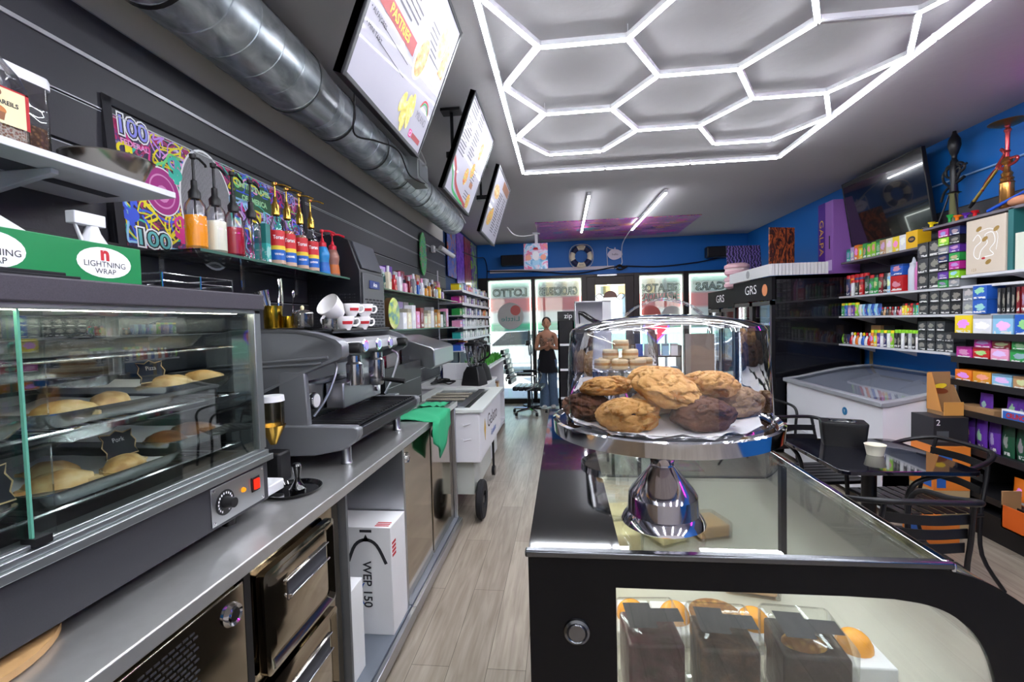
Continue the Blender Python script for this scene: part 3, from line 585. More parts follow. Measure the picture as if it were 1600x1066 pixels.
# long side faces the aisle (+x); the end faces away
MB().box(-1.30, -1.02, .60, 1.03, 1.71, 1.80).build('box', gw, bx, world=True, bevel=.002)
def oval(u, v, n, o, sx, nm='oval_label'):
    m4 = local4(u, v, n, o); MB().disc(0, 0, .062*sx, .034, 0).xf(m4).build(nm, inkw, bx, world=True); lo = parent_world(bx).inverted() @ m4
    text('n', .042, inkr, bx, 0, .019, .0006, mat4=lo, bold=.002); text('LIGHTNING', .018, ink, bx, 0, -.0045, .0006, mat4=lo); text('WRAP', .017, ink, bx, 0, -.02, .0006, mat4=lo)
oval((0, 1, 0), (0, 0, 1), (1, 0, 0), (-1.0195, .94, 1.757), 1.0); oval((0, 1, 0), (0, 0, 1), (1, 0, 0), (-1.0195, .73, 1.757), .9)
tag(MB().box(-1.07, -.99, .35, .86, 1.711, 1.717).box(-1.06, -1.0, .5, .84, 1.717, 1.724).build('tray_cloth', M('black_cloth', '15151a', .9), bevel=.002), 'folded black cloth lying in front of the green wrap box', 'cloth')
tag(MB().prism([(.70, 1.80), (.80, 1.90), (.99, 1.80)], -1.2, -1.197, 'x').build('wrap_sheet', card_w), 'white sheet standing up behind the green wrap box', 'sheet')
sb = thing('spray_bottle', 'white spray bottle with nozzle standing behind the green wrap box', 'bottle', (-1.36, 1.22, 1.71))
MB().lathe([(0, 0), (.04, 0), (.042, .02), (.04, .14), (.02, .18), (.015, .2)], (0, 0, 0), 20).build('body', white_pl, sb)
MB().box(-.015, .015, -.06, .03, .2, .235).prism([(-.05, .2), (-.045, .2), (-.02, .14), (-.03, .14)], -.005, .005, 'x').build('trigger', white_pl, sb, bevel=.003)
rk = thing('wire_rack', 'chrome wire rack on top of the warming case at its far end', 'rack', (-1.15, 1.25, 1.71))
mb = MB()
for z in (1.714, 1.735, 1.755): mb.tube([(-1.45, 1.12, z), (-1.05, 1.12, z), (-1.05, 1.38, z), (-1.45, 1.38, z)], .0022, 6, 0, True)
for k in range(9): mb.tube([(-1.45+k*.05, 1.12, 1.714), (-1.45+k*.05, 1.38, 1.714)], .0015, 5)
for x, y in ((-1.05, 1.12), (-1.05, 1.38), (-1.05, 1.25), (-1.45, 1.12), (-1.45, 1.38)): mb.tube([(x, y, 1.71), (x, y, 1.757)], .0025, 6)
mb.build('wires', chrome, rk, world=True)
tag(MB().add([(-1.4+.3*i/6, 1.14+.2*j/5, 1.718+.006*sin(i*1.7+j)) for j in range(6) for i in range(7)], [(j*7+i, j*7+i+1, (j+1)*7+i+1, (j+1)*7+i) for j in range(5) for i in range(6)]).build('paper_sheet', paper), 'crumpled white paper lying in the chrome wire rack', 'paper')
# chopping board / wooden ring under the case
bd = MB().lathe([(.19, 0), (.2, .004), (.2, .018), (.19, .02), (0, .02)], (-1.16, .66, 1.001), 48)
tag(bd.build('wooden_board', M('wood_board', 'b08a5c', .5, var=.15, bscale=20)), 'round wooden board slid under the front of the warming case', 'board')
# knock-box tray with tamper, white container
t = thing('round_tray', 'black round tray on the worktop beside the warming case', 'tray', (-1.0, 1.58, 1.0))
MB().lathe([(0, .004), (.085, .004), (.095, .014), (.1, .014), (.088, 0), (0, 0)], (0, 0, 0), 40).build('dish', black_gl, t)
t = thing('tamper', 'black coffee tamper standing on the black round tray', 'tamper', (-.965, 1.55, 1.005))
MB().lathe([(0, 0), (.028, 0), (.029, .018), (.024, .022), (.02, .03), (.011, .045), (.010, .06), (.015, .085), (.017, .1), (.012, .108), (0, .109)], (0, 0, 0), 28).build('body', black_gl, t)
tag(MB().prism(rrect(-1.14, -1.03, 1.47, 1.58, .015), 1.016, 1.05, 'z').build('container', white_pl, bevel=.003), 'white plastic lid box on the black round tray', 'box')
g = thing('grinder', 'coffee grinder with clear bean cup standing between case and coffee machine', 'grinder', (-1.13, 1.68, 1.0))
MB().box(-1.17, -1.09, 1.64, 1.72, 1.0, 1.12).build('base', black_pl, g, world=True, bevel=.01)
MB().lathe([(.05, .18), (.015, .12), (.02, .15)][::-1][:0] or [(.012, .13), (.045, .2), (.047, .205)], (-1.13, 1.67, 1.02), 24).build('funnel', gold, g, world=True)
MB().lathe([(.042, .205), (.044, .3)], (-1.13, 1.67, 1.02), 24).build('bean_cup', thin_glass('amber_acrylic', (.75, .68, .5), .1), g, world=True)
MB().lathe([(0, .325), (.044, .32), (.046, .298), (0, .298)], (-1.13, 1.67, 1.02), 24).build('lid', white_pl, g, world=True)
# ---------------------------------------------------------------- espresso machine
em = thing('espresso_machine', 'grey two-group espresso machine with curved side panels on the worktop', 'coffee machine', (-1.2, 2.2, 1.0))
pan = M('grey_enamel', '77797e', .3, .3, coat=.4); pand = M('grey_enamel_dark', '47484c', .35, .3)
def wing(y0, y1):
    mb = MB(); up = [(-1.53, 1.57), (-1.4, 1.597), (-1.25, 1.60), (-1.1, 1.592), (-1.0, 1.573), (-.93, 1.548), (-.905, 1.525), (-.905, 1.48), (-.92, 1.465)]
    low = [(-1.1, 1.40), (-1.25, 1.33), (-1.4, 1.27), (-1.53, 1.24)]
    poly = up+low; c_ = (sum(p[0] for p in poly)/len(poly), sum(p[1] for p in poly)/len(poly)); s_ = -1 if y0 < y1 else 1
    def rg(k, y): return [(c_[0]+(x-c_[0])*k, y, c_[1]+(z-c_[1])*k) for x, z in poly]
    R_ = [rg(1.0, y1), rg(1.0, y0+.012*(-s_)), rg(.975, y0), rg(.88, y0+.002*(-s_)), rg(.85, y0+.008*(-s_)), rg(.1, y0-.006*(-s_))]; n = len(poly)
    return mb.add([v for r in R_ for v in r], [(i*n+j, i*n+(j+1) % n, (i+1)*n+(j+1) % n, (i+1)*n+j) for i in range(5) for j in range(n)]+[tuple(range(n))[::-1], tuple(5*n+j for j in range(n))])
sd = wing(1.82, 1.87).build('side_panel', pan, em, world=True, angle=50)
MB().loft([(-1.5, 1.815, 1.44), (-.97, 1.815, 1.475)], .006, 8, 0).loft([(-1.5, 1.815, 1.425), (-1.0, 1.815, 1.45)], .005, 8, 0).build('ridge', pan, sd, world=True)
wing(2.62, 2.57).build('side_panel', pan, em, world=True, angle=50)
MB().prism([(-1.53, 1.25), (-1.53, 1.55), (-1.3, 1.575), (-1.0, 1.535), (-.95, 1.52), (-.95, 1.49), (-.99, 1.475), (-1.12, 1.42), (-1.14, 1.2), (-1.53, 1.1)], 1.87, 2.57, 'y').build('body', steel, em, world=True, bevel=.004)
MB().prism([(-1.0, 1.547), (-.945, 1.53), (-.935, 1.505), (-.935, 1.49), (-.97, 1.472), (-1.0, 1.475)], 1.87, 2.57, 'y').build('control_fascia', MAT.get('fascia') or M('fascia', 'b4b4b8', .3, .35), em, world=True, bevel=.003)
MB().box(-1.5, -.99, 1.9, 2.55, 1.572, 1.58).build('cup_tray', steel_dark, em, world=True)
rl = MB()
for y in (1.9, 2.55): rl.tube([(-1.5, y, 1.6), (-1.0, y, 1.59)], .004, 6)
rl.tube([(-.99, 1.9, 1.585), (-.99, 2.55, 1.585)], .006, 8); rl.build('cup_rail', black_pl, em, world=True)
for y, nm in ((1.95, 'steam_knob'), (2.55, 'steam_knob')):
    k = MB().lathe([(0, 0), (.022, 0), (.024, .01), (.024, .05), (.02, .058), (0, .06)], (-.945, y, 1.505), 16, 0, 'x').build(nm, black_pl, em, world=True)
for y in (2.1, 2.26, 2.42):
    k = MB().lathe([(0, .006), (.026, .006), (.03, .002), (.032, 0)], (-.935, y, 1.507), 28, 0, 'x').build('gauge', chrome, em, world=True)
    MB().lathe([(0, .008), (.019, .008), (.02, .006)], (-.935, y, 1.507), 24, 0, 'x').build('face', M('gauge_violet', '9a8cc8' if y < 2.4 else 'c8b890', .2), k, world=True)
for y in (2.12, 2.38):
    gp = MB().lathe([(0, -.01), (.038, -.01), (.04, .0), (.04, .09), (.032, .1), (.032, .13)], (-1.0, y, 1.33), 28).build('group_head', M('group_steel', 'c8c8cc', .16, 1), em, world=True)
    MB().lathe([(.03, -.045), (.036, -.035), (.036, -.01)], (-1.0, y, 1.33), 24).cyl((-.96, y, 1.315), (-.845, y, 1.30), .011, .014, 12, 1).build('portafilter', [steel, black_pl], gp, world=True) if y > 2.2 else None
lo = MB().prism([(-1.5, 1.1), (-1.14, 1.1), (-1.13, 1.42), (-1.5, 1.5)], 1.84, 2.6, 'y').build('back_body', pand, em, world=True)
MB().box(-1.14, -1.125, 1.88, 2.56, 1.19, 1.42).build('splash_panel', M('steel_splash', '8c8e92', .1, 1), em, world=True)
MB().box(-1.12, -1.03, 2.06, 2.5, 1.215, 1.335).build('group_housing', steel, em, world=True, bevel=.006)
MB().prism([(-1.2, 1.42), (-1.08, 1.41), (-1.07, 1.18), (-1.2, 1.17)], 1.822, 1.85, 'y').build('side_leg', pan, em, world=True, bevel=.006)
fp = [(-1.45, 1.08), (-1.2, 1.055), (-1.05, 1.06), (-.92, 1.085), (-.865, 1.12), (-.85, 1.145), (-.85, 1.175), (-.87, 1.185), (-1.18, 1.19), (-1.45, 1.2)]
MB().prism(fp, 1.815, 1.86, 'y').build('base_end', pan, em, world=True, bevel=.008, seg=3)
MB().prism(fp, 2.6, 2.645, 'y').build('base_end', pan, em, world=True, bevel=.008, seg=3)
MB().prism([(-1.4, 1.09), (-.9, 1.1), (-.862, 1.13), (-.855, 1.172), (-1.4, 1.18)], 1.86, 2.6, 'y').build('base', M('drip_base', '303136', .4, .4), em, world=True, bevel=.004)
gr = MB().box(-1.14, -.87, 1.86, 2.6, 1.181, 1.185)
for k in range(22): gr.box(-1.13, -.88, 1.875+k*.033, 1.89+k*.033, 1.185, 1.19)
gr.build('drip_grate', M('drip_dark', '222226', .3, .6), em, world=True)
for x in (-.96, -1.4):
    for y in (1.92, 2.54): MB().lathe([(.024, .0), (.026, .005), (.022, .012), (.022, .1)], (x, y, 1.0), 20).lathe([(0, 0), (.024, 0), (.024, .008)], (x, y, 1.0), 16, 1).build('foot', [steel, black_pl], em, world=True)
MB().tube([(-1.06, 2.0, 1.45), (-1.02, 1.985, 1.42), (-1.04, 1.93, 1.3), (-1.08, 1.88, 1.215)], .006, 8, smooth=5).build('steam_wand', steel, em, world=True)
MB().tube([(-.98, 2.55, 1.46), (-.95, 2.57, 1.42), (-.97, 2.52, 1.3), (-1.0, 2.48, 1.22)], .006, 8, smooth=5).build('steam_wand', steel, em, world=True)
pg = MB().lathe([(0, .012), (.034, .012), (.038, .006), (.038, 0)], (-1.125, 1.965, 1.27), 28, 0, 'x').build('pressure_gauge', chrome, em, world=True)
MB().lathe([(0, .0135), (.03, .0135)], (-1.125, 1.965, 1.27), 24, 0, 'x').build('face', inkw, pg, world=True)
MB().lathe([(0, .012), (.026, .012), (.03, 0)], (-1.03, 2.44, 1.27), 24, 0, 'x').build('side_valve', chrome, em, world=True)
# cups etc. on top of the machine
cupm = M('porcelain', 'e8e6e6', .15, coat=.5)
def cup(loc, rot, label, s=1.0, color=None):
    o = thing('coffee_cup', label, 'cup', loc, 0, 'white cups on the coffee machine'); o.rotation_euler = rot; o.scale = (s, s, s)
    MB().lathe([(0, .002), (.018, .002), (.02, 0), (.021, .004), (.034, .025), (.039, .055), (.0385, .058), (.036, .055), (.031, .026), (.017, .008), (0, .007)], (0, 0, 0), 32).build('bowl', cupm, o)
    MB().tube([(.034, 0, .045), (.055, 0, .047), (.06, 0, .03), (.048, 0, .018), (.03, 0, .02)], .0045, 8, smooth=4).build('handle', cupm, o)
    MB().lathe([(.0352, .025), (.0375, .038)], (0, 0, 0), 8, 0, 'z', -2.2, -1.0).build('red_print', inkr, o)
    return o
cup((-1.02, 2.03, 1.655), (0, .95, -1.95), 'large white cup lying tilted on top of the cup stack', 1.45)
cup((-1.0, 2.04, 1.583), (0, 0, .8), 'white cup upright under the tilted cup', 1.1)
cup((-1.0, 2.22, 1.583), (0, 0, .9), 'white cup upright in the middle of the machine top', 1.1)
cup((-1.01, 2.13, 1.648), (0, 0, .9), 'white cup stacked upright with its handle towards the fascia', 1.05)
cup((-1.01, 2.28, 1.648), (0, 0, .9), 'white cup stacked upright farthest along the machine top', 1.1)
cup((-1.1, 2.18, 1.583), (0, 0, .5), 'white cup upright at the back of the cup stack', .95)
def tumbler(loc, r, h, label, m, cat='glass'):
    o = thing('glass_jar', label, cat, loc); MB().lathe([(0, .003), (r*.9, .003), (r, .01), (r, h), (r-.002, h), (r-.004, .01), (0, .008)], (0, 0, 0), 28).build('glass', m, o); return o
fl = thin_glass('fluted_glass', (.8, .8, .78), .18)
j = tumbler((-1.1, 1.86, 1.6), .042, .06, 'clear fluted jar with chrome lid on the coffee machine', fl, 'jar')
MB().lathe([(0, .078), (.02, .076), (.04, .066), (.044, .06), (0, .06)], (0, 0, 0), 28).build('lid', chrome, j)
MB().ell((0, 0, .085), .008, .008, .009).build('lid_knob', M('cream_plastic', 'e8dcae', .4), j)
tumbler((-1.0, 1.9, 1.585), .032, .05, 'small clear glass at the front corner of the coffee machine', fl)
go = M('gold_holder', 'b8952e', .2, 1)
h = thing('utensil_holder', 'gold cup holding strainers and a corkscrew on the coffee machine', 'holder', (-1.2, 1.62, 1.575))
h.location = (-1.22, 1.84, 1.6)
MB().lathe([(0, 0), (.034, 0), (.037, .004), (.037, .095), (.035, .095), (.034, .004), (0, .004)], (0, 0, 0), 28).build('cup', go, h)
h2 = thing('utensil_holder', 'low gold cup with spoons beside the tall gold cup', 'holder', (-1.16, 1.86, 1.6))
MB().lathe([(0, 0), (.03, 0), (.032, .004), (.032, .05), (.03, .05), (.029, .004), (0, .004)], (0, 0, 0), 24).build('cup', go, h2)
t = thing('tongs', 'steel tongs standing in the tall gold cup', 'tongs', (-1.215, 1.85, 1.61))
MB().tube([(0, 0, 0), (.005, .02, .12), (.0, .03, .2)], .004, 6, smooth=3).tube([(.01, .01, 0), (.02, .02, .1), (.03, .0, .2)], .004, 6, smooth=3).build('arms', chrome, t)
t = thing('jug', 'steel measuring jigger standing in the tall gold cup', 'jigger', (-1.23, 1.83, 1.65))
MB().lathe([(.012, 0), (.02, .05), (.03, .11), (.028, .11), (.018, .05)], (0, 0, 0), 20).build('body', chrome, t); t.rotation_euler = (.15, -.2, 0)
t = thing('spoon', 'long steel bar spoon standing in the low gold cup', 'spoon', (-1.155, 1.87, 1.61))
MB().loft([(0, 0, 0), (.01, .0, .12)], .002, 6).ell((.012, 0, .135), .004, .009, .016).build('spoon', chrome, t)
# ---------------------------------------------------------------- ice machine
im = thing('ice_machine', 'tall black ice machine with slanted hood and perforated front', 'ice machine', (-1.45, 3.0, 1.0))
MB().prism([(-1.625, 1.0), (-1.625, 2.17), (-1.45, 2.19), (-1.34, 2.15), (-1.27, 1.95), (-1.27, 1.0)], 2.82, 3.2, 'y').build('cabinet', M('ice_black', '1a1b20', .4), im, world=True, bevel=.006)
MB().prism([(-1.335, 2.14), (-1.272, 1.97), (-1.266, 1.97), (-1.327, 2.145)], 2.85, 3.17, 'y').build('lid_window', M('ice_window', '5a5c62', .15), im, world=True)
MB().box(-1.27, -1.26, 2.84, 3.18, 1.45, 1.94).build('front_panel', M('steel_front_grey', '6c6e72', .35, .6), im, world=True, bevel=.002)
lv = MB()
for r in range(15):
    for k in range(5): lv.box(-1.261, -1.258, 2.86+k*.06+(r % 2)*.02, 2.86+k*.06+(r % 2)*.02+.042, 1.5+r*.019, 1.511+r*.019)
lv.build('vent_slots', ink, im, world=True); lv = MB()
for r in range(12):
    for k in range(10): lv.box(-1.62+k*.032, -1.62+k*.032+.022, 2.817, 2.8205, 1.58+r*.02, 1.588+r*.02)
lv.build('vent_slots', ink, im, world=True)
MB().xf(Matrix()).box(-1.26, -1.253, 2.93, 3.09, 1.845, 1.9).build('badge', [M('badge_blue', '2a3a78', .3)], im, world=True, bevel=.004)
text('Ace', .04, inkw, im, 0, 0, 0, mat4=parent_world(im).inverted() @ local4((0, 1, 0), (0, 0, 1), (1, 0, 0), (-1.252, 3.01, 1.872)), bold=.001)
# hopper / hood and black shelf behind
tag(MB().prism([(-1.6, 1.53), (-1.3, 1.51), (-1.02, 1.42), (-1.0, 1.40), (-1.0, 1.27), (-1.03, 1.25), (-1.3, 1.33), (-1.6, 1.36)], 3.5, 4.12, 'y').build('sneeze_hood', steel, bevel=.006), 'sloping brushed steel hood box above the back counter', 'hood')
tag(MB().box(-1.63, -1.2, 3.3, 3.5, 1.3, 1.36).build('hood_bracket', steel_dark), 'dark steel bracket between the ice machine and the steel hood', 'bracket')
pt = thing('plastic_tub', 'clear plastic tub with a pink cup inside beside the coffee machine', 'tub', (-1.17, 2.95, 1.332))
MB().box(-1.24, -1.11, 2.8, 3.08, 1.333, 1.336).box(-1.24, -1.237, 2.8, 3.08, 1.336, 1.46).box(-1.113, -1.11, 2.8, 3.08, 1.336, 1.46).box(-1.24, -1.11, 2.8, 2.803, 1.336, 1.46).box(-1.24, -1.11, 3.077, 3.08, 1.336, 1.46).build('walls', fl, pt, world=True)
tag(MB().lathe([(0, 0), (.03, 0), (.036, .07), (.034, .07)], (-1.17, 2.93, 1.337), 20).build('cup', M('pink_plastic', 'd81e5c', .4)), 'pink plastic cup inside the clear tub', 'cup')
tag(MB().box(-1.25, -1.1, 2.74, 3.46, 1.001, 1.331).box(-1.1, -1.097, 2.76, 3.44, 1.06, 1.066, 1).box(-1.1, -1.097, 2.76, 3.44, 1.2, 1.204, 1).build('equipment_box', [blackm, alu], bevel=.005), 'long black equipment box on the worktop behind the machine', 'box')
tag(MB().box(-1.09, -1.02, 2.68, 2.76, 1.0, 1.18).build('steel_box', steel, bevel=.004), 'small steel box on the worktop behind the espresso machine', 'box')
# green towel
import itertools
def towel():
    mb = MB(); NX, NY = 18, 16; vs = []
    random.seed(3)
    for j in range(NY+1):
        for i in range(NX+1):
            u = i/NX; v = j/NY; x = -1.08+.48*u; y = 2.74+.42*v
            if x <= -.82: z = 1.006+.007*sin(u*9+v*5)*cos(v*7); 
            else:
                d = x+.82; k = 1-abs(v-.45)*1.5; z = 1.006-d*max(.35, k+.3); x = -.818+.012+.012*sin(v*12)
            vs.append((x+.01*sin(v*8), y+.02*sin(u*6), z))
    mb.add(vs, [(j*(NX+1)+i, j*(NX+1)+i+1, (j+1)*(NX+1)+i+1, (j+1)*(NX+1)+i) for j in range(NY) for i in range(NX)])
    o = mb.build('towel', M('towel_green', '2fa070', .95, bump=.5, bscale=180), angle=0); s = o.modifiers.new('thick', 'SOLIDIFY'); s.thickness = .004; s.offset = 1; return o
tag(towel(), 'green microfibre towel draped over the worktop edge', 'towel')
mb = MB(); random.seed(9)
mb.add([(-1.3+.2*i/8, 3.1+.2*j/8, 1.004+.02*abs(sin(i*1.3)*cos(j*1.7))) for j in range(9) for i in range(9)], [(j*9+i, j*9+i+1, (j+1)*9+i+1, (j+1)*9+i) for j in range(8) for i in range(8)])
o = mb.xf(Matrix.Translation((.24, .1, 0))).build('towel', MAT['towel_green'], angle=0); tag(o, 'second smaller green cloth crumpled farther back on the worktop', 'towel')
tag(MB().lathe([(0, .003), (.08, .003), (.085, .004), (.085, 0), (0, 0)], (-.97, 3.28, 1.0), 32).build('round_mat', black_pl), 'black round rubber mat on the worktop behind the green towel', 'mat')
tag(MB().box(-1.02, -.86, 3.38, 3.46, 1.001, 1.008).build('cutting_mat', M('dark_mat', '2e3034', .3, .3)), 'flat dark steel plate at the far end of the worktop', 'plate')
# ================================================================ upper left: duct, menu boards, posters, shelves, bottles
galv = ramp_mat('galvanised', 'noise', 9, [(.35, '8c9499'), (.55, 'b4bbc0'), (.7, 'd0d6d9')], .36, .03, (1, .5, 1), 1.2, .72)
du = thing('spiral_duct', 'galvanised spiral air duct running along the ceiling over the counter', 'duct', (-1.39, 3, 2.72))
def ductseg(ya, yb, r, pitch, nm):
    mb = MB(); z = 2.9; pr = []
    mb.loft([(-1.39, ya, z), (-1.39, yb, z)], r, 40, caps=False)
    o = mb.build(nm, galv, du, world=True); hp = []
    n = int((yb-ya)/pitch*24)
    for i in range(n): a = 2*pi*i/24; hp.append((-1.39+r*cos(a), ya+pitch*i/24, z+r*sin(a)))
    MB().tube(hp, .004, 5).build('seam', galv, o, world=True); return o
ductseg(-2.3, 2.35, .172, .16, 'wide_pipe'); ductseg(2.5, 5.9, .152, .13, 'narrow_pipe')
MB().loft([(-1.39, 2.33, 2.9), (-1.39, 2.37, 2.9), (-1.39, 2.52, 2.9), (-1.39, 2.56, 2.9)], [.176, .176, .157, .157], 40, caps=False).build('reducer', M('galv_bright', 'b4b8bc', .25, .9), du, world=True)
for y in (1.15, 1.5, 2.75, 3.3, 3.8, 4.4): MB().loft([(-1.39, y, 2.9), (-1.39, y+.02, 2.9)], .177 if y < 2.4 else .157, 36, caps=False).build('black_tape', cable, du, world=True)
MB().box(-1.3, -1.16, 3.75, 4.05, 2.8, 2.99).build('damper_box', M('galv_box', 'a8acae', .4, .6), du, world=True, bevel=.003)
MB().box(-1.16, -1.155, 3.78, 4.02, 2.83, 2.96).build('register', M('register_grey', '8a8e92', .5, .3), du, world=True)
MB().lathe([(0, 0), (.15, 0)], (-1.39, 5.9, 2.9), 36, 0, 'y').build('end_cap', galv, du, world=True)
def wire(pts, r, label, m=cable, sm=6, cat='cable', nm='cable'): return tag(MB().tube(pts, r, 6, smooth=sm).build(nm, m), label, cat)
wire([(-1.2, 2.7, 3.08), (-1.22, 2.72, 2.9), (-1.25, 2.78, 2.78), (-1.2, 3.0, 2.82), (-1.16, 3.3, 2.86), (-1.18, 3.6, 2.78), (-1.15, 3.9, 2.8)], .006, 'black cable draped over the spiral duct near the first menu board')
wire([(-1.15, 3.0, 2.95), (-1.1, 3.05, 3.0), (-1.12, 3.15, 2.93), (-1.08, 3.25, 2.98), (-1.14, 3.2, 3.02), (-1.1, 3.1, 2.92)], .005, 'coil of black cable hanging between duct and first menu board')
wire([(-1.14, 2.75, 2.98), (-1.05, 2.9, 2.99), (-1.0, 3.1, 2.9), (-1.02, 3.5, 2.84), (-1.12, 3.75, 2.9)], .004, 'thin white cable running from the duct top to the grey damper box', cablew)
wire([(-1.235, 4.6, 2.87), (-1.05, 4.8, 2.72), (-.95, 4.6, 2.6), (-.82, 3.78, 2.5)], .004, 'white cable looping from the duct to the middle menu board', cablew)
tag(MB().box(-1.2, -1.12, 2.8, 2.86, 3.0, 3.04).box(-1.16, -1.08, 2.9, 2.94, 2.97, 3.0).build('cable_connector', M('connector', 'b8c4d4', .4)), 'white and blue cable connectors lying on top of the spiral duct', 'connector')
# menu boards -------------------------------------------------------------
panel = M('menu_panel', 'a4a2ac', .55, emit=.04, coat=.35, spec=.2); fr_b = M('menu_frame', '202024', .4); line_m = M('menu_lines', '3a3640', .6)
food = [ramp_mat('food_a', 'noise', 30, [(.3, '8a6034'), (.5, 'c49a5c'), (.7, 'e0c898')], .6), ramp_mat('food_b', 'noise', 34, [(.3, 'b8a840'), (.5, 'd8c860'), (.7, 'efe8a8')], .6), ramp_mat('food_c', 'noise', 40, [(.35, 'a83c28'), (.5, 'd0a040'), (.6, '6a8a38'), (.7, 'e6d4a8')], .6), M('food_plate', 'd8d4c8', .6)]
def menu(y0, L, zb, xb, zt, xt, label, k):
    b = board('menu_board', label, 'menu board', (xb, y0, zb), (0, 1, 0), (xt-xb, 0, zt-zb), 'menu boards over the counter'); Hh = hypot(xt-xb, zt-zb)
    MB().box(0, L, 0, Hh, -.035, -.004).box(0, L, 0, .018, -.035, .004).box(0, L, Hh-.018, Hh, -.035, .004).box(0, .018, 0, Hh, -.035, .004).box(L-.018, L, 0, Hh, -.035, .004).build('frame', fr_b, b, bevel=.002)
    MB().box(.018, L-.018, .018, Hh-.018, -.004, 0).build('menu_panel', panel, b)
    random.seed(k+4)
    def lines(mb, x, y, n, w, dy=.022, h=.006):
        for i in range(n): mb.rect(x, x+w*(.7+.3*random.random()), y-i*dy, y-i*dy+h, .0008)
    ln = MB(); fd = MB(); st = MB()
    if k == 0:
        st.rect(.018, .42, .30, .36, .0012, 0); lines(ln, .03, .60, 10, .38, .024, .009); lines(ln, .5, .5, 6, .2); lines(ln, .12, .255, 1, .3, .04, .003); lines(ln, .12, .2, 1, .3, .04, .003)
        for i, (x, y) in enumerate(((.47, .13), (.50, .1), (.53, .14), (.52, .07), (.56, .1), (.57, .16))): fd.disc(x, y, .022, .05, .001+.0003*i, 1, rot=-.3+i*.12)
        fd.disc(.50, .34, .06, .1, .001, 3, 30, -.2); fd.disc(.505, .342, .05, .085, .0016, 0, 24, -.2); fd.disc(.66, .5, .06, .09, .001, 3); fd.disc(.66, .5, .045, .07, .0016, 0); fd.rect(.70, .77, .38, .56, .001, 0)
        text('PASTRIES', .05, inky, b, .25, .33, .002, width=.2, bold=.0008); text('• ALFAJORES', .024, ink, b, .035, .26, .001, align='LEFT'); text('• MINI TART', .024, ink, b, .035, .205, .001, align='LEFT')
        text('MILANO', .05, M('logo_grey', '6a6a70', .6), b, .70, .15, .001, width=.13); st.ribbon([(.65, .19), (.68, .23), (.73, .23), (.76, .19)], .008, .001, 2); st.ribbon([(.655, .19), (.685, .22), (.725, .22), (.75, .19)], .008, .001, 1)
        st.poly(rrect(.62, .655, .04, .075, .008), .001, 3); st.rect(.66, .77, .045, .07, .001, 0)
        st.ribbon([(x_, y_) for x_, y_ in rrect(.628, .647, .048, .067, .006)], .003, .0016, 4, True, 0)
    elif k == 1:
        lines(ln, .03, .6, 16, .18, .022, .008); lines(ln, .26, .6, 14, .16, .022, .007); lines(ln, .5, .3, 5, .12); lines(ln, .46, .12, 3, .15)
        st.ribbon([(.02, .22), (.12, .17), (.2, .1), (.36, .06), (.6, .03)], .03, .001, 0); st.ribbon([(.02, .17), (.1, .12), (.18, .05), (.34, .03), (.5, .022)], .02, .0012, 1)
        fd.disc(.38, .2, .05, .06, .001, 2); fd.disc(.50, .28, .05, .055, .001, 2); fd.disc(.62, .08, .05, .055, .002, 2); fd.disc(.55, .45, .045, .07, .001, 0); fd.disc(.6, .56, .03, .05, .001, 3); st.rect(.53, .62, .17, .21, .001, 5); fd.rect(.68, .77, .42, .58, .001, 3)
    else:
        st.rect(.4, .78, .5, .58, .001, 5); lines(ln, .35, .45, 15, .18, .026, .009); lines(ln, .58, .45, 15, .16, .026, .008)
        fd.disc(.2, .42, .13, .06, .001, 0); fd.disc(.2, .18, .12, .07, .001, 2, 24, .4); fd.disc(.24, .24, .05, .04, .0015, 2)
    ln.build('print_lines', line_m, b); fd.build_each('food_picture', food, b); st.build_each('print_stripe', [M('menu_maroon', '9a3a3c', .6), inkg, inkr, M('menu_pink', 'd83a8a', .6), inkw, M('menu_brown', '8a5a3c', .6)], b)
    return b
menu(1.53, .82, 2.455, -.725, 3.06, -.475, 'nearest menu board, showing PASTRIES and yellow macarons, hanging tilted over the counter', 0)
menu(2.93, .80, 2.465, -.745, 3.06, -.515, 'middle menu board with red and green ribbon stripe and pizza pictures', 1)
menu(4.1, .82, 2.41, -.715, 2.99, -.525, 'farthest menu board with a sandwich picture and brown heading', 2)
for y, lab in ((2.2, 'nearest'), (3.3, 'middle'), (4.45, 'farthest')):
    if y == 2.2: continue
    p = thing('ceiling_mount', 'black pole mount holding the %s menu board from the ceiling' % lab, 'mount', (-.75, y, 3.12)); p.location.z = 2.9
    MB().box(-.83, -.69, y-.05, y+.05, 3.1, 3.119).build('plate', blackm, p, world=True); MB().cyl((-.76, y, 2.80), (-.76, y, 3.1), .012, n=10).build('pole', blackm, p, world=True)
    MB().box(-.8, -.635, y-.03, y+.03, 2.78, 2.82).build('bracket', blackm, p, world=True)
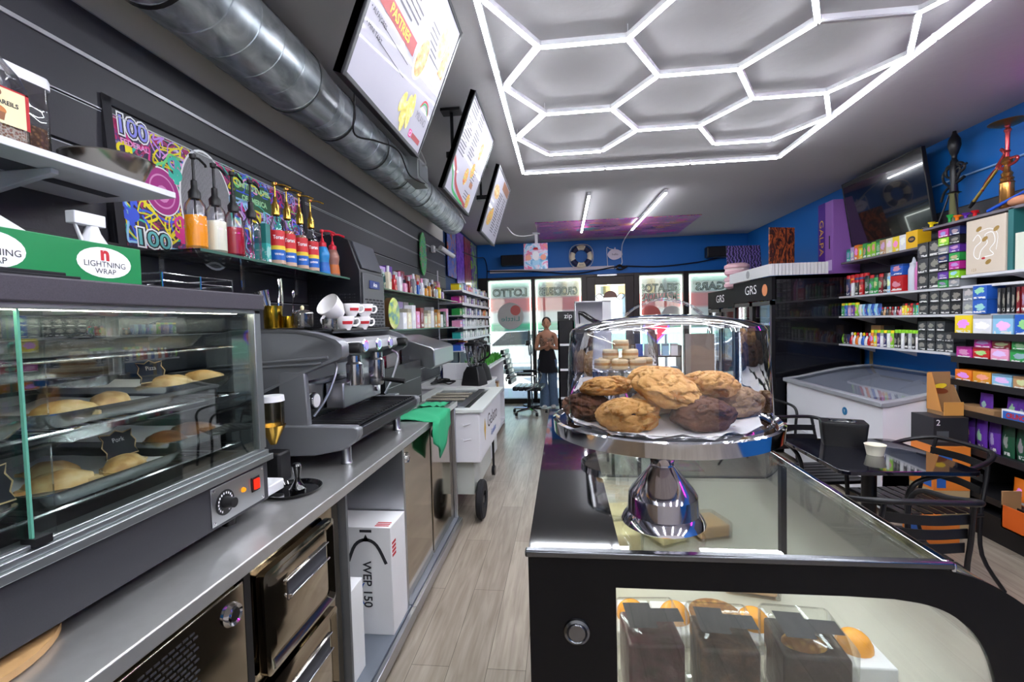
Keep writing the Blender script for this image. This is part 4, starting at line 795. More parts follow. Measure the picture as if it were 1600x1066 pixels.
# graffiti picture ------------------------------------------------------------
pic = board('picture', 'large dark-framed graffiti picture of a hundred dollar note on the slat wall', 'picture', (-1.60, 1.52, 1.90), (0, 1, 0), (-.035, 0, .56))
PW, PH = 1.30, .56
MB().box(0, PW, 0, PH, -.02, 0).box(0, .035, 0, PH, -.02, .012).box(PW-.03, PW, 0, PH, -.02, .012).box(0, PW, PH-.03, PH, -.02, .012).box(0, PW, 0, .02, -.02, .012).build('frame', M('picture_frame', '232328', .6), pic, bevel=.002)
cols = ['f0e020', 'c890e8', '38c0a8', '4060e0', 'e0308c', '78e080', '98d0f0', 'f0a0d8', '14161e']
gm = [M('graffiti_'+str(i), c_, .5) for i, c_ in enumerate(cols)]
MB().rect(.035, PW-.03, .02, PH-.03, .001).build('canvas', ramp_mat('graffiti_base', 'noise', 10, [(.3, '1a1a22'), (.44, '3a2a5a'), (.5, '1e1e2a'), (.55, 'c8286a'), (.6, '2a3a7a'), (.66, 'e0c8e8')], .5, 0, (1, 1, 1), 1.5), pic)
random.seed(21); mb = MB()
def cluster(x0, x1, y0, y1, n, cs, wmin, wmax, Lm):
    for k in range(n):
        x, y = random.uniform(x0, x1), random.uniform(y0, y1); c_ = random.choice(cs); a = random.uniform(0, 6.28); pts = [(x, y)]
        for i in range(random.choice((4, 5, 6))): a += random.uniform(-2.4, 2.4); x = min(x1, max(x0, x+cos(a)*Lm)); y = min(y1, max(y0, y+sin(a)*Lm)); pts.append((x, y))
        mb.ribbon(pts, random.uniform(wmin, wmax), .0015+len(mb.f)*1e-6, c_, False, 4)
cluster(.05, PW-.05, .04, PH-.05, 40, [8, 3, 4, 2], .006, .012, .06)
cluster(.2, .4, .38, .5, 16, [0, 1, 0], .005, .009, .05); cluster(.05, .34, .04, .24, 26, [0, 0, 3, 4, 6], .005, .011, .06); cluster(.2, .36, .28, .44, 12, [1, 5, 2, 7], .006, .011, .05)
cluster(.62, 1.24, .05, .36, 60, [3, 1, 2, 4, 5, 0, 6], .006, .012, .055); cluster(.62, 1.24, .4, .5, 22, [0, 4, 7, 3, 5], .005, .01, .045)
mb.build('graffiti_strokes', gm, pic)
por = MB(); por.disc(.475, .25, .165, .275, .0034, 0, 40); por.disc(.475, .25, .157, .265, .0037, 1, 40); por.build('portrait_oval', [inkw, ramp_mat('engraving', 'wave', 70, [(.3, '4a4a4c'), (.6, 'a4a4a6')], .6, 0, (1, 1, 1), 4)], pic)
MB().disc(.40, .03, .17, .09, .0038, 1, 30).build('portrait_shoulder', [inkw, MAT['engraving']], pic) if 0 else None
MB().disc(.225, .27, .088, .10, .0041, 0, 40).disc(.225, .27, .083, .094, .0043, 1, 40).disc(.225, .27, .062, .07, .0045, 2, 40).disc(.225, .27, .056, .063, .0047, 1, 40).disc(.225, .26, .03, .035, .0049, 2, 12).build('round_seal', [inkw, M('seal_magenta', 'a82080', .5), M('seal_pale', 'd888c0', .5)], pic)
def sticker(s_, x, y, sz, m, z=.0052, w=None):
    text(s_, sz*1.0, inkw, pic, x, y, z-.0006, width=w and w*1.08, bold=.012); text(s_, sz, ink, pic, x, y, z-.0003, width=w, bold=.006); text(s_, sz, m, pic, x, y, z, width=w and w*.96, bold=.001)
sticker('100', .115, .475, .095, M('sticker_lilac', '9090e8', .4), w=.125); sticker('100', .155, .06, .085, M('sticker_teal', '6ac0c0', .4), w=.15); sticker('100', 1.14, .47, .07, MAT['sticker_lilac'], w=.10)
for x, y, c_ in ((.075, .36, 0), (.07, .16, 3), (.30, .38, 2), (.30, .13, 4), (.8, .2, 3), (1.0, .3, 2)): text('$', .13, gm[c_], pic, x, y, .0044, bold=.006)
text('FEDERAL', .03, gm[7], pic, .12, .415, .005, bold=.001)
MB().rect(.66, .95, .33, .48, .0038, 0).build('green_plate', M('plate_dark_green', '2a5a3a', .5), pic)
text('UNITED STATES', .04, M('sticker_green', 'a8e0a8', .5), pic, .81, .44, .005, width=.26, bold=.002); text('OF AMERICA', .04, MAT['sticker_green'], pic, .81, .375, .005, width=.2, bold=.002)
# white shelf above the case -----------------------------------------------------
sh = thing('white_shelf', 'white wall shelf with bracket holding baking sprinkles, top left', 'shelf', (-1.47, .8, 2.05))
MB().box(-1.628, -1.3, -.4, 1.46, 2.05, 2.07).build('board', M('shelf_white', 'd4d4da', .4), sh, world=True, bevel=.002)
MB().prism([(-1.628, 2.049), (-1.36, 2.049), (-1.36, 2.035), (-1.60, 1.985), (-1.628, 1.985)], 1.12, 1.14, 'y').build('bracket', MAT['shelf_white'], sh, world=True, bevel=.002)
MB().box(-1.5, -1.4, .95, 1.12, 2.0488, 2.0492).box(-1.5, -1.45, 1.2, 1.4, 2.0488, 2.0492).build('sticker', M('label_grey', '4a4a50', .6), sh, world=True)
spk = ramp_mat('sprinkles', 'voronoi', 160, [(.0, 'd8a0b0'), (.3, 'a87850'), (.6, 'e0d8c8')], .6, .6)
bt = thing('sprinkle_jug', 'clear plastic jug of nonpareil sprinkles with cream label on the white shelf', 'jug', (-1.39, .99, 2.07))
def rbox(mb, w, d, zs, r=.02, c=(0, 0)):
    """stack of rounded rectangles: zs = [(z, scale)]"""
    R_ = [[(c[0]+x*k, c[1]+y*k, z) for x, y in rrect(-w/2, w/2, -d/2, d/2, r, 4)] for z, k in zs]; n = len(R_[0])
    return mb.add([v for q in R_ for v in q], [(i*n+j, i*n+(j+1) % n, (i+1)*n+(j+1) % n, (i+1)*n+j) for i in range(len(R_)-1) for j in range(n)]+[tuple(range(n))[::-1], tuple((len(R_)-1)*n+j for j in range(n))])
rbox(MB(), .1, .16, [(0, .9), (.01, 1), (.15, 1), (.18, .85), (.22, .5), (.25, .32), (.28, .3)]).build('bottle', acryl, bt)
rbox(MB(), .092, .152, [(.004, .9), (.012, 1), (.055, 1)]).build('sprinkles', spk, bt)
rbox(MB(), .05, .05, [(.27, .95), (.275, 1), (.3, .95)]).build('cap', inkr, bt)
lb = MB().rect(-.07, .07, .045, .135, 0, 0).rect(.062, .07, .045, .135, .0004, 1).rect(-.07, .07, .131, .135, .0004, 1).disc(.0, .075, .02, .012, .0005, 2).poly([(-.018, .072), (.018, .072), (.014, .052), (-.014, .052)], .0006, 3).disc(0, .118, .012, .01, .0006, 3)
m4 = local4((0, 1, 0), (0, 0, 1), (1, 0, 0), (.0515, 0, 0)); lb.xf(m4).build('label', [M('label_cream', 'e8dcb0', .6), inkr, M('muffin', 'c07840', .6), M('muffin_cup', '8a5a3c', .6)], bt)
text('NON PAREILS', .015, ink, bt, 0, .096, .0008, mat4=m4, bold=.0004)
bt = thing('snack_tub', 'clear square tub with white lid of brown pieces beside the sprinkle jug', 'tub', (-1.46, 1.1, 2.07))
rbox(MB(), .13, .13, [(0, .95), (.01, 1), (.21, 1)]).build('tub', acryl, bt); rbox(MB(), .122, .122, [(.003, 1), (.09, 1)]).build('contents', ramp_mat('cereal', 'voronoi', 90, [(0, 'a07850'), (.5, '5a4030')], .7, .6), bt); rbox(MB(), .136, .136, [(.2, 1), (.222, 1), (.23, .96)]).build('lid', white_pl, bt)
tag(MB().lathe([(0, 0), (.06, 0), (.09, .02), (.112, .07), (.118, .072), (.112, .075), (.105, .068), (.085, .02), (.05, .006), (0, .006)], (-1.41, 1.33, 2.071), 40).build('mixing_bowl', M('steel_bowl', 'a8a49c', .22, 1)), 'stainless steel mixing bowl on the end of the white shelf', 'bowl')
tag(MB().box(-1.63, -1.56, -.2, 1.5, 1.905, 1.915).build('slat_rail', M('rail_black', '1c1c20', .4)), 'thin black ledge on the slat wall below the white shelf', 'ledge')
# glass shelf with syrup bottles ------------------------------------------------------
gs = thing('glass_shelf', 'greenish glass shelf with pump bottles on the slat wall', 'shelf', (-1.48, 2.2, 1.895))
MB().box(-1.625, -1.33, 1.59, 2.8, 1.895, 1.905).build('glass', thin_glass('shelf_glass', (.72, .8, .76), .1), gs, world=True)
MB().box(-1.33, -1.329, 1.59, 2.8, 1.8945, 1.9055).build('edge', M('glass_edge_dark', '4a6a5c', .15), gs, world=True)
for y in (1.72, 2.2, 2.68): MB().box(-1.625, -1.36, y, y+.012, 1.88, 1.894).box(-1.625, -1.61, y, y+.012, 1.80, 1.894).build('bracket', acryl, gs, world=True)
Z0 = 1.905
def pump_bottle(loc, label, liq, h_l, black=True, top='p'):
    o = thing('pump_bottle', label, 'bottle', loc, 0, 'pump bottles on the glass shelf')
    MB().lathe([(0, 0), (.036, 0), (.0375, .006), (.0375, .155), (.034, .18), (.02, .2), (.018, .215)], (0, 0, 0), 28).build('bottle', acryl, o)
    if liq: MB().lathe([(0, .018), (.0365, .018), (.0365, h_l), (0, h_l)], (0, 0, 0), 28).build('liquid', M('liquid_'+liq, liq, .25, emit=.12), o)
    pm = black_pl if black else gold
    MB().lathe([(.019, .2), (.021, .2), (.022, .225), (.012, .24), (.011, .27), (.005, .275), (.005, .35), (.011, .355), (.012, .37), (0, .372)], (0, 0, 0), 20).tube([(0, 0, .362), (.0, .03, .364), (.0, .062, .35), (0, .066, .342)], .005, 8).cyl((0, 0, .05), (0, 0, .2), .004, n=8).build('pump', pm, o)
    return o
for (x, y), lq, hl, lab in (((-1.40, 1.66), 'f0a010', .135, 'pump bottle of orange syrup, nearest on the glass shelf'), ((-1.40, 1.765), 'e0e0cc', .135, 'pump bottle of milky white syrup between orange and red ones'), ((-1.40, 1.87), 'a00c28', .13, 'pump bottle of dark red syrup on the glass shelf'), ((-1.40, 1.985), None, 0, 'empty clear bottle with black pump after the red one')): pump_bottle((x, y, Z0), lab, lq, hl)
cartn = tag(MB().box(-1.44, -1.38, 2.055, 2.09, Z0, Z0+.19).build('teal_carton', T_print), 'thin teal carton beside the empty pump bottle', 'box'); cartn.color = colr('teal')
def syrup(loc, label, liq, flav):
    o = thing('syrup_bottle', label, 'bottle', loc, 0, 'coffee syrup bottles with gold pumps')
    MB().lathe([(0, .004), (.03, 0), (.036, .006), (.036, .17), (.031, .2), (.016, .235), (.0145, .26)], (0, 0, 0), 28).build('bottle', acryl, o)
    if liq: MB().lathe([(0, .01), (.0345, .01), (.0345, .165), (.029, .19), (0, .19)], (0, 0, 0), 28).build('liquid', M('liquid_'+liq, liq, .2), o)
    MB().lathe([(.015, .25), (.019, .255), (.019, .30), (.01, .315), (.008, .34), (.004, .345), (.004, .395), (.012, .40), (.013, .412), (0, .414)], (0, 0, 0), 20).tube([(0, 0, .406), (.03, .03, .408), (.055, .05, .398)], .005, 8).build('pump', gold, o)
    a = -1.2; lm = MB()
    for z0, z1, mi in ((.10, .175, 0), (.08, .10, 1), (.03, .08, 2), (.012, .03, 3)): lm.lathe([(.0367, z0), (.0367, z1)], (0, 0, 0), 20, mi, 'z', -1.9, 1.2)
    lb = lm.build('label', [M('label_red', 'cc2028', .4), inky, M('label_blue', '1460b8', .4), M('label_tan', 'c8a890', .5)], o)
    def onl(s_, sz, z, wmax):
        t = text(s_, sz, inkw, o, 0, 0, 0, width=wmax, bold=.0006)
        for v in t.data.vertices: an = -.75+v.co.x/.038; v.co = (.0375*cos(an), .0375*sin(an), z+v.co.y)
    onl('Torani', .026, .14, .052); onl(flav, .013, .058, .045)
syrup((-1.40, 2.17, Z0), 'clear syrup bottle with gold pump, first of the gold-pumped row', None, 'VANILLA')
syrup((-1.40, 2.265, Z0), 'caramel syrup bottle with gold pump labelled CARAMEL', 'b06a30', 'CARAMEL')
syrup((-1.40, 2.38, Z0), 'hazelnut syrup bottle with gold pump labelled HAZELNUT', '8a6a4a', 'HAZELNUT')
syrup((-1.40, 2.49, Z0), 'dark lavender syrup bottle with gold pump labelled LAVENDER', '241814', 'LAVENDER')
for y, c_, lab in ((2.61, '2a88c8', 'blue sauce bottle with red pump on the glass shelf'), (2.73, '9a6a5c', 'brown caramel sauce bottle with red pump, farthest on the glass shelf')):
    o = thing('sauce_bottle', lab, 'bottle', (-1.40, y, Z0), 0, 'sauce bottles with red pumps')
    MB().lathe([(0, 0), (.036, 0), (.039, .01), (.036, .05), (.032, .08), (.037, .11), (.037, .13), (.024, .165), (.018, .17)], (0, 0, 0), 26).build('bottle', M('sauce_'+c_, c_, .3), o)
    MB().lathe([(.0385, .02), (.036, .05), (.033, .075)], (0, 0, 0), 14, 0, 'z', -1.8, .8).build('label', M('label_orange', 'c86a28', .5) if 'brown' in lab else MAT['label_blue'], o)
    MB().lathe([(.02, .165), (.023, .167), (.023, .19), (.01, .2), (.008, .215), (.004, .22), (.004, .25), (.011, .255), (.011, .268), (0, .27)], (0, 0, 0), 20).tube([(0, 0, .262), (.03, .03, .264), (.055, .05, .252)], .006, 8).build('pump', M('red_pump', 'd01830', .3), o)
# perfume shelves -----------------------------------------------------------------
for z, y0, y1, lab in ((1.875, 3.3, 5.9, 'upper glass shelf of perfumes beyond the ice machine'), (1.555, 3.5, 5.7, 'lower glass shelf of perfume boxes beyond the ice machine')):
    o = thing('glass_shelf', lab, 'shelf', (-1.48, (y0+y1)/2, z)); MB().box(-1.625, -1.35, y0, y1, z, z+.01).build('glass', MAT['shelf_glass'], o, world=True); MB().box(-1.35, -1.348, y0, y1, z, z+.01).build('edge', MAT['glass_edge_dark'], o, world=True)
def proto(fn): o = fn(); o.location = (0, 0, -50); return o
def p_box(w=.07, d=.05, h=.12):
    o = thing('pack', 'x', 'box'); MB().box(-w/2, w/2, -d/2, d/2, 0, h).build('carton', T_print, o, bevel=.001); return o
def p_perfume():
    o = thing('perfume_bottle', 'x', 'perfume'); rbox(MB(), .04, .055, [(0, .9), (.004, 1), (.08, 1), (.09, .8)], .008).build('bottle', T_gloss, o); MB().lathe([(0, .088), (.012, .088), (.012, .12), (0, .12)], (0, 0, 0), 16).build('cap', T_gloss, o); return o
def p_round():
    o = thing('perfume_bottle', 'x', 'perfume'); MB().lathe([(0, 0), (.022, 0), (.028, .02), (.024, .06), (.01, .085), (.009, .095)], (0, 0, 0), 20).build('bottle', T_gloss, o); MB().lathe([(0, .094), (.011, .094), (.013, .115), (.006, .125), (0, .126)], (0, 0, 0), 16).build('cap', T_gloss, o); return o
def p_can(r=.025, h=.15, capn='cap'):
    o = thing('can', 'x', 'can'); MB().lathe([(0, 0), (r*.9, 0), (r, .004), (r, h*.8), (r*.85, h*.84)], (0, 0, 0), 20).build('body', T_print2, o); MB().lathe([(0, h), (r*.7, h), (r*.86, h*.97), (r*.9, h*.82), (0, h*.82)], (0, 0, 0), 20).build('cap', T_pl, o); return o
def p_bottle():
    o = thing('bottle', 'x', 'bottle'); MB().lathe([(0, 0), (.028, 0), (.031, .006), (.031, .12), (.022, .15), (.012, .165)], (0, 0, 0), 20).build('body', T_pl, o); MB().lathe([(.013, .16), (.016, .162), (.016, .18), (.005, .185), (.005, .2), (0, .2)], (0, 0, 0), 14).tube([(0, 0, .198), (0, -.03, .198), (0, -.034, .19)], .005, 6).build('pump', T_pl, o); return o
def p_pouch():
    o = thing('pouch', 'x', 'bag'); w, h = .09, .15
    rows = [(0, .5, .004), (.01, 1, .02), (.07, 1, .045), (.12, 1, .03), (.142, 1, .006), (.15, 1, .002)]; vs = []; n = 10
    for z, kw, th in rows:
        for j in range(n): a = 2*pi*j/n; vs.append((th/2*sin(a)*2*.5, w/2*kw*cos(a) if kw == 1 else w/2*cos(a)*.96, z))
    MB().add(vs, [(i*n+j, i*n+(j+1) % n, (i+1)*n+(j+1) % n, (i+1)*n+j) for i in range(len(rows)-1) for j in range(n)]+[tuple(range(n))[::-1]]).build('bag', T_print, o); return o
def place(pr, x, y, z, label, cat, group, col, capc=None, sc=(1, 1, 1), name=None, rz=0):
    o = dup(pr, (x, y, z), rz, label, colr(col), sc, group, {'cap': colr(capc), 'pump': colr(capc)} if capc else None); o['category'] = cat
    if name: o.name = name
    return o
PB, PP, PR, PC, PT, PU = p_box(), p_perfume(), p_round(), p_can(), p_bottle(), p_pouch()
protos = [PB, PP, PR, PC, PT, PU]
def row(pr, axis_y, x, z, specs, what, cat, group, where, end, sc=(1, 1, 1), name=None, caps=None, jitter=0):
    """specs: colours from the given end; axis_y: (first y, step)"""
    y, st = axis_y
    for i, c_ in enumerate(specs):
        if c_ is None: y += st; continue
        cp = caps[i % len(caps)] if caps else None; k = 1+jitter*((i*7) % 5-2)/4
        place(pr, x, y, z, '%s %s on the %s, %s from the %s' % (c_, what, where, ORD[i], end), cat, group, c_, cp, (sc[0], sc[1], sc[2]*k), name)
        y += st
g1 = 'perfume bottles on the upper glass shelf'
row(PP, (3.42, .13), -1.42, 1.885, ['navy blue', 'dark green', 'cream', 'red', 'white', 'pink', 'dark red', 'grey', 'blue', 'white', 'amber', 'amber', 'brown', 'silver', 'yellow', 'lilac'], 'perfume bottle', 'perfume', g1, 'upper glass shelf', 'ice machine', (1, 1.25, 1.35), None, ['black', 'silver', 'white', 'red', 'pink'], .5)
row(PB, (3.6, .16), -1.53, 1.885, ['white', 'lilac', 'purple', 'white', 'dark red', 'dark red', 'pink', 'tan', 'grey', 'white', 'blue', 'tan', 'pink'], 'perfume carton', 'perfume box', 'perfume cartons at the back of the upper glass shelf', 'upper glass shelf', 'ice machine', (1, 2.4, 1.75), 'perfume_carton', None, .2)
row(PB, (3.95, .125), -1.42, 1.565, ['white', 'cream', 'white', 'pink', 'dark red', 'cream', 'cream', 'white', 'tan', 'amber', 'white', 'dark green', 'pink'], 'tall perfume carton', 'perfume box', 'perfume cartons on the lower glass shelf', 'lower glass shelf', 'bronze tin', (1.1, 2.0, 1.5), 'perfume_carton', None, .4)
row(PB, (4.0, .16), -1.53, 1.565, ['teal', 'lilac', 'white', 'green'], 'carton at the back', 'perfume box', 'back cartons on the lower glass shelf', 'lower glass shelf', 'bronze tin', (1, 2.8, 2.1), 'perfume_carton')
tn = thing('round_tin', 'round bronze and green tin with a gold world-map lid on the lower glass shelf', 'tin', (-1.45, 3.66, 1.565))
MB().lathe([(0, -.13), (.125, -.13), (.13, -.12), (.13, -.02), (.127, 0)], (-1.37, 3.66, 1.697), 48, 0, 'x').build('drum', M('bronze', '7a5a3c', .3, .5), tn, world=True)
MB().lathe([(.1305, -.085), (.1305, -.05)], (-1.37, 3.66, 1.697), 48, 0, 'x').build('green_band', M('tin_green', '1c5a44', .4), tn, world=True)
MB().lathe([(0, .006), (.11, .006), (.127, .0)], (-1.37, 3.66, 1.697), 48, 0, 'x').build('lid', ramp_mat('world_map', 'noise', 14, [(.4, '6a9a90'), (.5, 'c8d860'), (.7, 'e8e4b0')], .3), tn, world=True)
# white display shelving further along
wsh = thing('white_shelving', 'white metal shelving unit with six price-railed shelves along the left wall', 'shelving', (-1.45, 6.9, 1.2))
for i, z in enumerate((1.24, 1.40, 1.555, 1.71, 1.87, 2.04)):
    MB().box(-1.636, -1.3, 6.42 if i < 0 else 5.95, 8.25, z-.012, z).box(-1.302, -1.298, 5.95, 8.25, z-.03, z+.004).build('shelf', M('shelf_white2', 'dcdce2', .4), wsh, world=True)
for y in (5.95, 7.1, 8.24): MB().box(-1.636, -1.62, y, y+.02, .95, 2.3).build('upright', MAT['shelf_white2'], wsh, world=True)
rows_ = [(1.24, 'bottom shelf', ['blue', 'purple', 'orange', 'green', 'white', 'silver', 'white', 'cream', 'white', 'grey', 'white', 'silver', 'white', 'silver'], 'vape box'),
 (1.40, 'fifth shelf', ['teal', 'silver', 'white', 'white', 'silver', 'white', 'grey', 'white', 'white', 'silver', 'white', 'cream', 'white', 'white'], 'vape box'),
 (1.555, 'fourth shelf', ['pink', 'lilac', 'white', 'silver', 'white', 'white', 'white', 'silver', 'white', 'grey', 'white', 'white', 'brown', 'white'], 'vape box'),
 (1.71, 'third shelf', ['green', 'green', 'silver', 'purple', 'lilac', 'white', 'navy blue', 'silver', 'blue', 'white', 'grey', 'orange', 'orange', 'white'], 'vape box'),
 (1.87, 'second shelf', ['magenta', 'dark red', 'lilac', 'white', 'grey', 'purple', 'silver', 'brown', 'purple', 'dark grey', 'white', 'navy blue', 'grey', 'dark grey'], 'vape box'),
 (2.04, 'top shelf', ['yellow', 'silver', 'blue', 'pink', 'orange', 'pink', 'white', 'light blue', 'white', 'grey', 'light blue', 'white', 'tan', 'grey'], 'perfume box')]
for z, nm, cs, what in rows_: row(PB, (6.03, .162), -1.40, z, cs, what, 'box', '%ses on the %s of the white shelving' % (what, nm), '%s of the white shelving' % nm, 'left', (1.6, 2.6, .85), 'vape_box' if 'vape' in what else 'perfume_box', None, .3)
# tall posters and surfboards hanging above the white shelving
def hang(y, z0, z1, wd, c_, lab, stops):
    b = board('wall_banner', lab, 'banner', (-1.60, y, z0), (0, 1, 0), (0, 0, 1), 'bright banners above the white shelving')
    MB().box(0, wd, 0, z1-z0, -.01, 0).build('cloth', ramp_mat(c_, 'noise', 5, stops, .3, 0, (1.5, 1, .6), 2, coat=.5), b)
hang(6.45, 2.28, 2.98, .52, 'ban_a', 'banner of orange flowers on blue and green, nearest of the bright banners', [(.3, '2a5a2a'), (.45, '5a6ad0'), (.55, '7a8ab0'), (.6, 'e86a28'), (.7, '3a7a3a')])
hang(7.02, 2.22, 3.04, .52, 'ban_b', 'shiny purple banner, second of the bright banners', [(.3, '3a1878'), (.5, '7a38c8'), (.65, 'b070e0'), (.8, '4a2890')])
hang(7.6, 2.22, 3.04, .5, 'ban_c', 'dark red banner between the purple and the lime banners', [(.3, '5a1420'), (.5, '9a2838'), (.65, 'c05060'), (.8, '7a1c28')])
hang(8.15, 2.22, 3.04, .5, 'ban_d', 'lime green and purple banner, farthest of the bright banners', [(.35, '6a2898'), (.48, '58208a'), (.52, 'a8d828'), (.7, '70b828')])
sb = board('skateboard', 'green and pink painted skate deck hung on the slat wall', 'skateboard', (-1.61, 5.1, 2.16), (0, 1, 0), (0, 0, 1))
MB().prism([(.18+.12*cos(a)*(1 if abs(sin(a)) < .8 else .9), .26+.25*sin(a)) for a in [2*pi*i/28 for i in range(28)]], 0, .012, 'z').build('deck', ramp_mat('deck_print', 'noise', 9, [(.35, 'd05a90'), (.45, '38a858'), (.55, '68d070'), (.6, '2858a8'), (.7, '38a858')], .3, 0, (1, 1, 1), 2), sb)
pc = thing('wall_camera', 'white security camera on a cable near the end of the duct', 'camera', (-1.5, 5.7, 2.5))
MB().box(-1.62, -1.58, 5.66, 5.74, 2.5, 2.58).build('base', white_pl, pc, world=True, bevel=.004); MB().cyl((-1.58, 5.7, 2.54), (-1.45, 5.72, 2.52), .008, n=8).build('arm', white_pl, pc, world=True); MB().cyl((-1.48, 5.6, 2.54), (-1.38, 5.85, 2.46), .03, n=16).build('body', white_pl, pc, world=True)
# ================================================================ pastry display case (right foreground)
dc = thing('pastry_display', 'black pastry display case with glass top and curved glass side, right foreground', 'display case', (.4, 1.4, 0))
DY0, DY1 = .79, 2.1
outer = [(-.07, 1.19), (.09, 1.19), (.3, 1.19), (.45, 1.19), (.59, 1.19), (.65, 1.172), (.71, 1.135), (.78, 1.07), (.83, .98), (.86, .86), (.875, .7), (.88, .5), (.6, .5), (.3, .5), (-.07, .5)]
inner = [(.08, 1.14), (.1, 1.14), (.3, 1.14), (.45, 1.14), (.52, 1.138), (.57, 1.130), (.61, 1.112), (.645, 1.075), (.667, 1.02), (.68, .94), (.685, .82), (.685, .64), (.5, .62), (.3, .62), (.08, .62)]
outer = outer[:4]+[(p_.x, p_.y) for p_ in spline([(x, z, 0) for x, z in outer[4:12]], 4)]+outer[12:]; inner = inner[:4]+[(p_.x, p_.y) for p_ in spline([(x, z, 0) for x, z in inner[4:12]], 4)]+inner[12:]
n = len(outer); mb = MB(); vs = []
for y in (DY0, DY0+.008):
    vs += [(x, y, z) for x, z in outer]+[(x, y, z) for x, z in inner]
fs = []
for i in range(n):
    j = (i+1) % n; fs += [(i, j, n+j, n+i), (2*n+i, 2*n+j, 3*n+j, 3*n+i), (i, j, 2*n+j, 2*n+i), (n+i, n+j, 3*n+j, 3*n+i)]
mb.add(vs, fs).build('end_panel', panel_black, dc, world=True)
ep = dc.children[-1]
MB().prism([inner[i] for i in range(n)], DY0+.003, DY0+.006, 'y').build('end_window', thin_glass('case_glass', (.95, .97, .95), .05), ep, world=True)
MB().box(-.07, .88, DY0, DY0+.01, .06, .499).build('lower_panel', panel_black, dc, world=True)
MB().lathe([(0, .007), (.014, .007), (.016, .004), (.018, .006), (.022, .004), (.023, 0)], (.012, DY0, 1.06), 32, 0, 'y').build('lock', M('lock_steel', '7a7c80', .2, 1), dc, world=True)
for ch in dc.children:
    if ch.name.startswith('lock'): pass
MB().box(-.068, -.05, DY0+.01, DY1, .06, 1.185).build('service_side', steel, dc, world=True)
MB().box(-.075, .605, DY0-.006, DY0+.01, 1.191, 1.203).build('front_rail', M('rail_steel', '6a6c70', .2, 1), dc, world=True, bevel=.003)
MB().box(-.07, .09, DY0+.01, DY1, 1.192, 1.2).build('black_top', black_gl, dc, world=True)
MB().box(.09, .59, DY0+.01, DY1, 1.193, 1.2).build('glass_top', thin_glass('case_top_glass', (.95, .98, .96), .05, edge=.6), dc, world=True)
MB().box(.59, .602, DY0, DY1, 1.188, 1.204).box(.604, .612, DY0, DY1, 1.184, 1.198).build('top_rail', chrome, dc, world=True, bevel=.002)
cv = outer[4:33]; mb = MB(); mb.add([(x, y, z-.002) for y in (DY0+.01, DY1) for x, z in cv], [(i, i+1, 29+i+1, 29+i) for i in range(28)]); mb.build('curved_glass', thin_glass('curved_glass', (.93, .97, .95), .07, edge=.7), dc, world=True, angle=60)
MB().box(-.05, .58, DY1-.012, DY1-.006, .9, 1.185).build('far_glass', glassp, dc, world=True)
MB().box(-.05, .6, DY1-.02, DY1, 1.165, 1.19).box(-.05, .85, DY1-.02, DY1, .06, .9).build('far_end', M('case_dark', '1c1c20', .3), dc, world=True)
deck = M('case_deck', 'b0ac9e', .35, .1)
MB().box(-.05, .86, DY0+.01, DY1-.02, .88, .895).build('deck', deck, dc, world=True)
MB().box(-.05, .84, DY0+.01, DY1-.02, .5, .88).box(-.07, .84, DY0+.01, DY1, .06, .5).build('base', M('case_base', '17171a', .4), dc, world=True)
MB().box(.30, .315, 1.98, 2.0, .895, 1.19).box(.595, .61, 1.35, 1.37, .895, 1.18).build('post', blackm, dc, world=True)
MB().box(-.04, -.03, DY0+.05, DY1-.05, 1.16, 1.175).build('case_light', emis('case_lamp_white', 'fff8ee', 24), dc, world=True)
bxm = thin_glass('cake_box_plastic', (.97, .98, .97), .03, edge=.5)
def cake_box(x, y, z, rz, label, m, w=.115, h=.13, group='clear cake boxes in the display case', lab=True, topm=None):
    o = thing('cake_box', label, 'cake', (x, y, z), rz, group)
    rbox(MB(), w, w, [(0, .97), (h-.008, 1), (h, .95)], .008).build('box', bxm, o)
    MB().box(-w*.43, w*.43, -w*.43, w*.43, .002, h*.84).build('cake', m, o, bevel=.006, seg=3)
    if topm: MB().ell((-.01, -.02, h*.83), w*.3, w*.2, .02).build('topping', topm, o)
    if lab:
        MB().poly([(-.045, .035), (.005, .035), (.005, .018), (.056, .018), (.056, -.022), (.005, -.022), (.005, -.04), (-.045, -.04)], h+.0008).build('label', M('label_charcoal', '2e3036', .6), o)
    return o
cho = ramp_mat('chocolate_cake', 'noise', 30, [(.3, '1c100c'), (.5, '3a2218'), (.7, '6a4a30')], .5, .5); ber = ramp_mat('berry_cake', 'noise', 26, [(.3, '240e18'), (.5, '4a1e2c'), (.7, '2e1c18')], .4, .4); dcho = ramp_mat('dark_cake', 'noise', 20, [(.3, '140c0e'), (.6, '2a1a1a'), (.7, '402a20')], .35, .3); nut = ramp_mat('nut_topping', 'voronoi', 60, [(0, 'd8a850'), (.5, '8a5a28')], .6, .6)
vanil = ramp_mat('vanilla_cake', 'noise', 20, [(.3, 'd8c48a'), (.6, 'efe2b8')], .6, .2); orng = M('orange_mousse', 'f0a028', .25)
cake_box(.15, .868, .896, .06, 'boxed dark berry cake with charcoal label, leftmost behind the end window', ber, .115, .15)
cake_box(.28, .868, .896, -.05, 'boxed brown nut cake with charcoal label, middle of the three at the end window', cho, .115, .145)
cake_box(.425, .872, .896, -.08, 'boxed dark cake with golden nuts on top, rightmost of the three at the end window', dcho, .125, .14, topm=nut)
cake_box(.155, 1.38, .896, .2, 'clear box of pale vanilla cake by the left edge of the clear top', vanil, .11, .1, lab=False)
cake_box(.165, 1.53, .896, .1, 'clear box of pale vanilla cake farther back on the left of the case', vanil, .11, .1, lab=False)
cake_box(.31, 1.5, .896, .5, 'clear wedge box with a pale cake, middle of the case behind the stand base', vanil, .11, .06, lab=False)
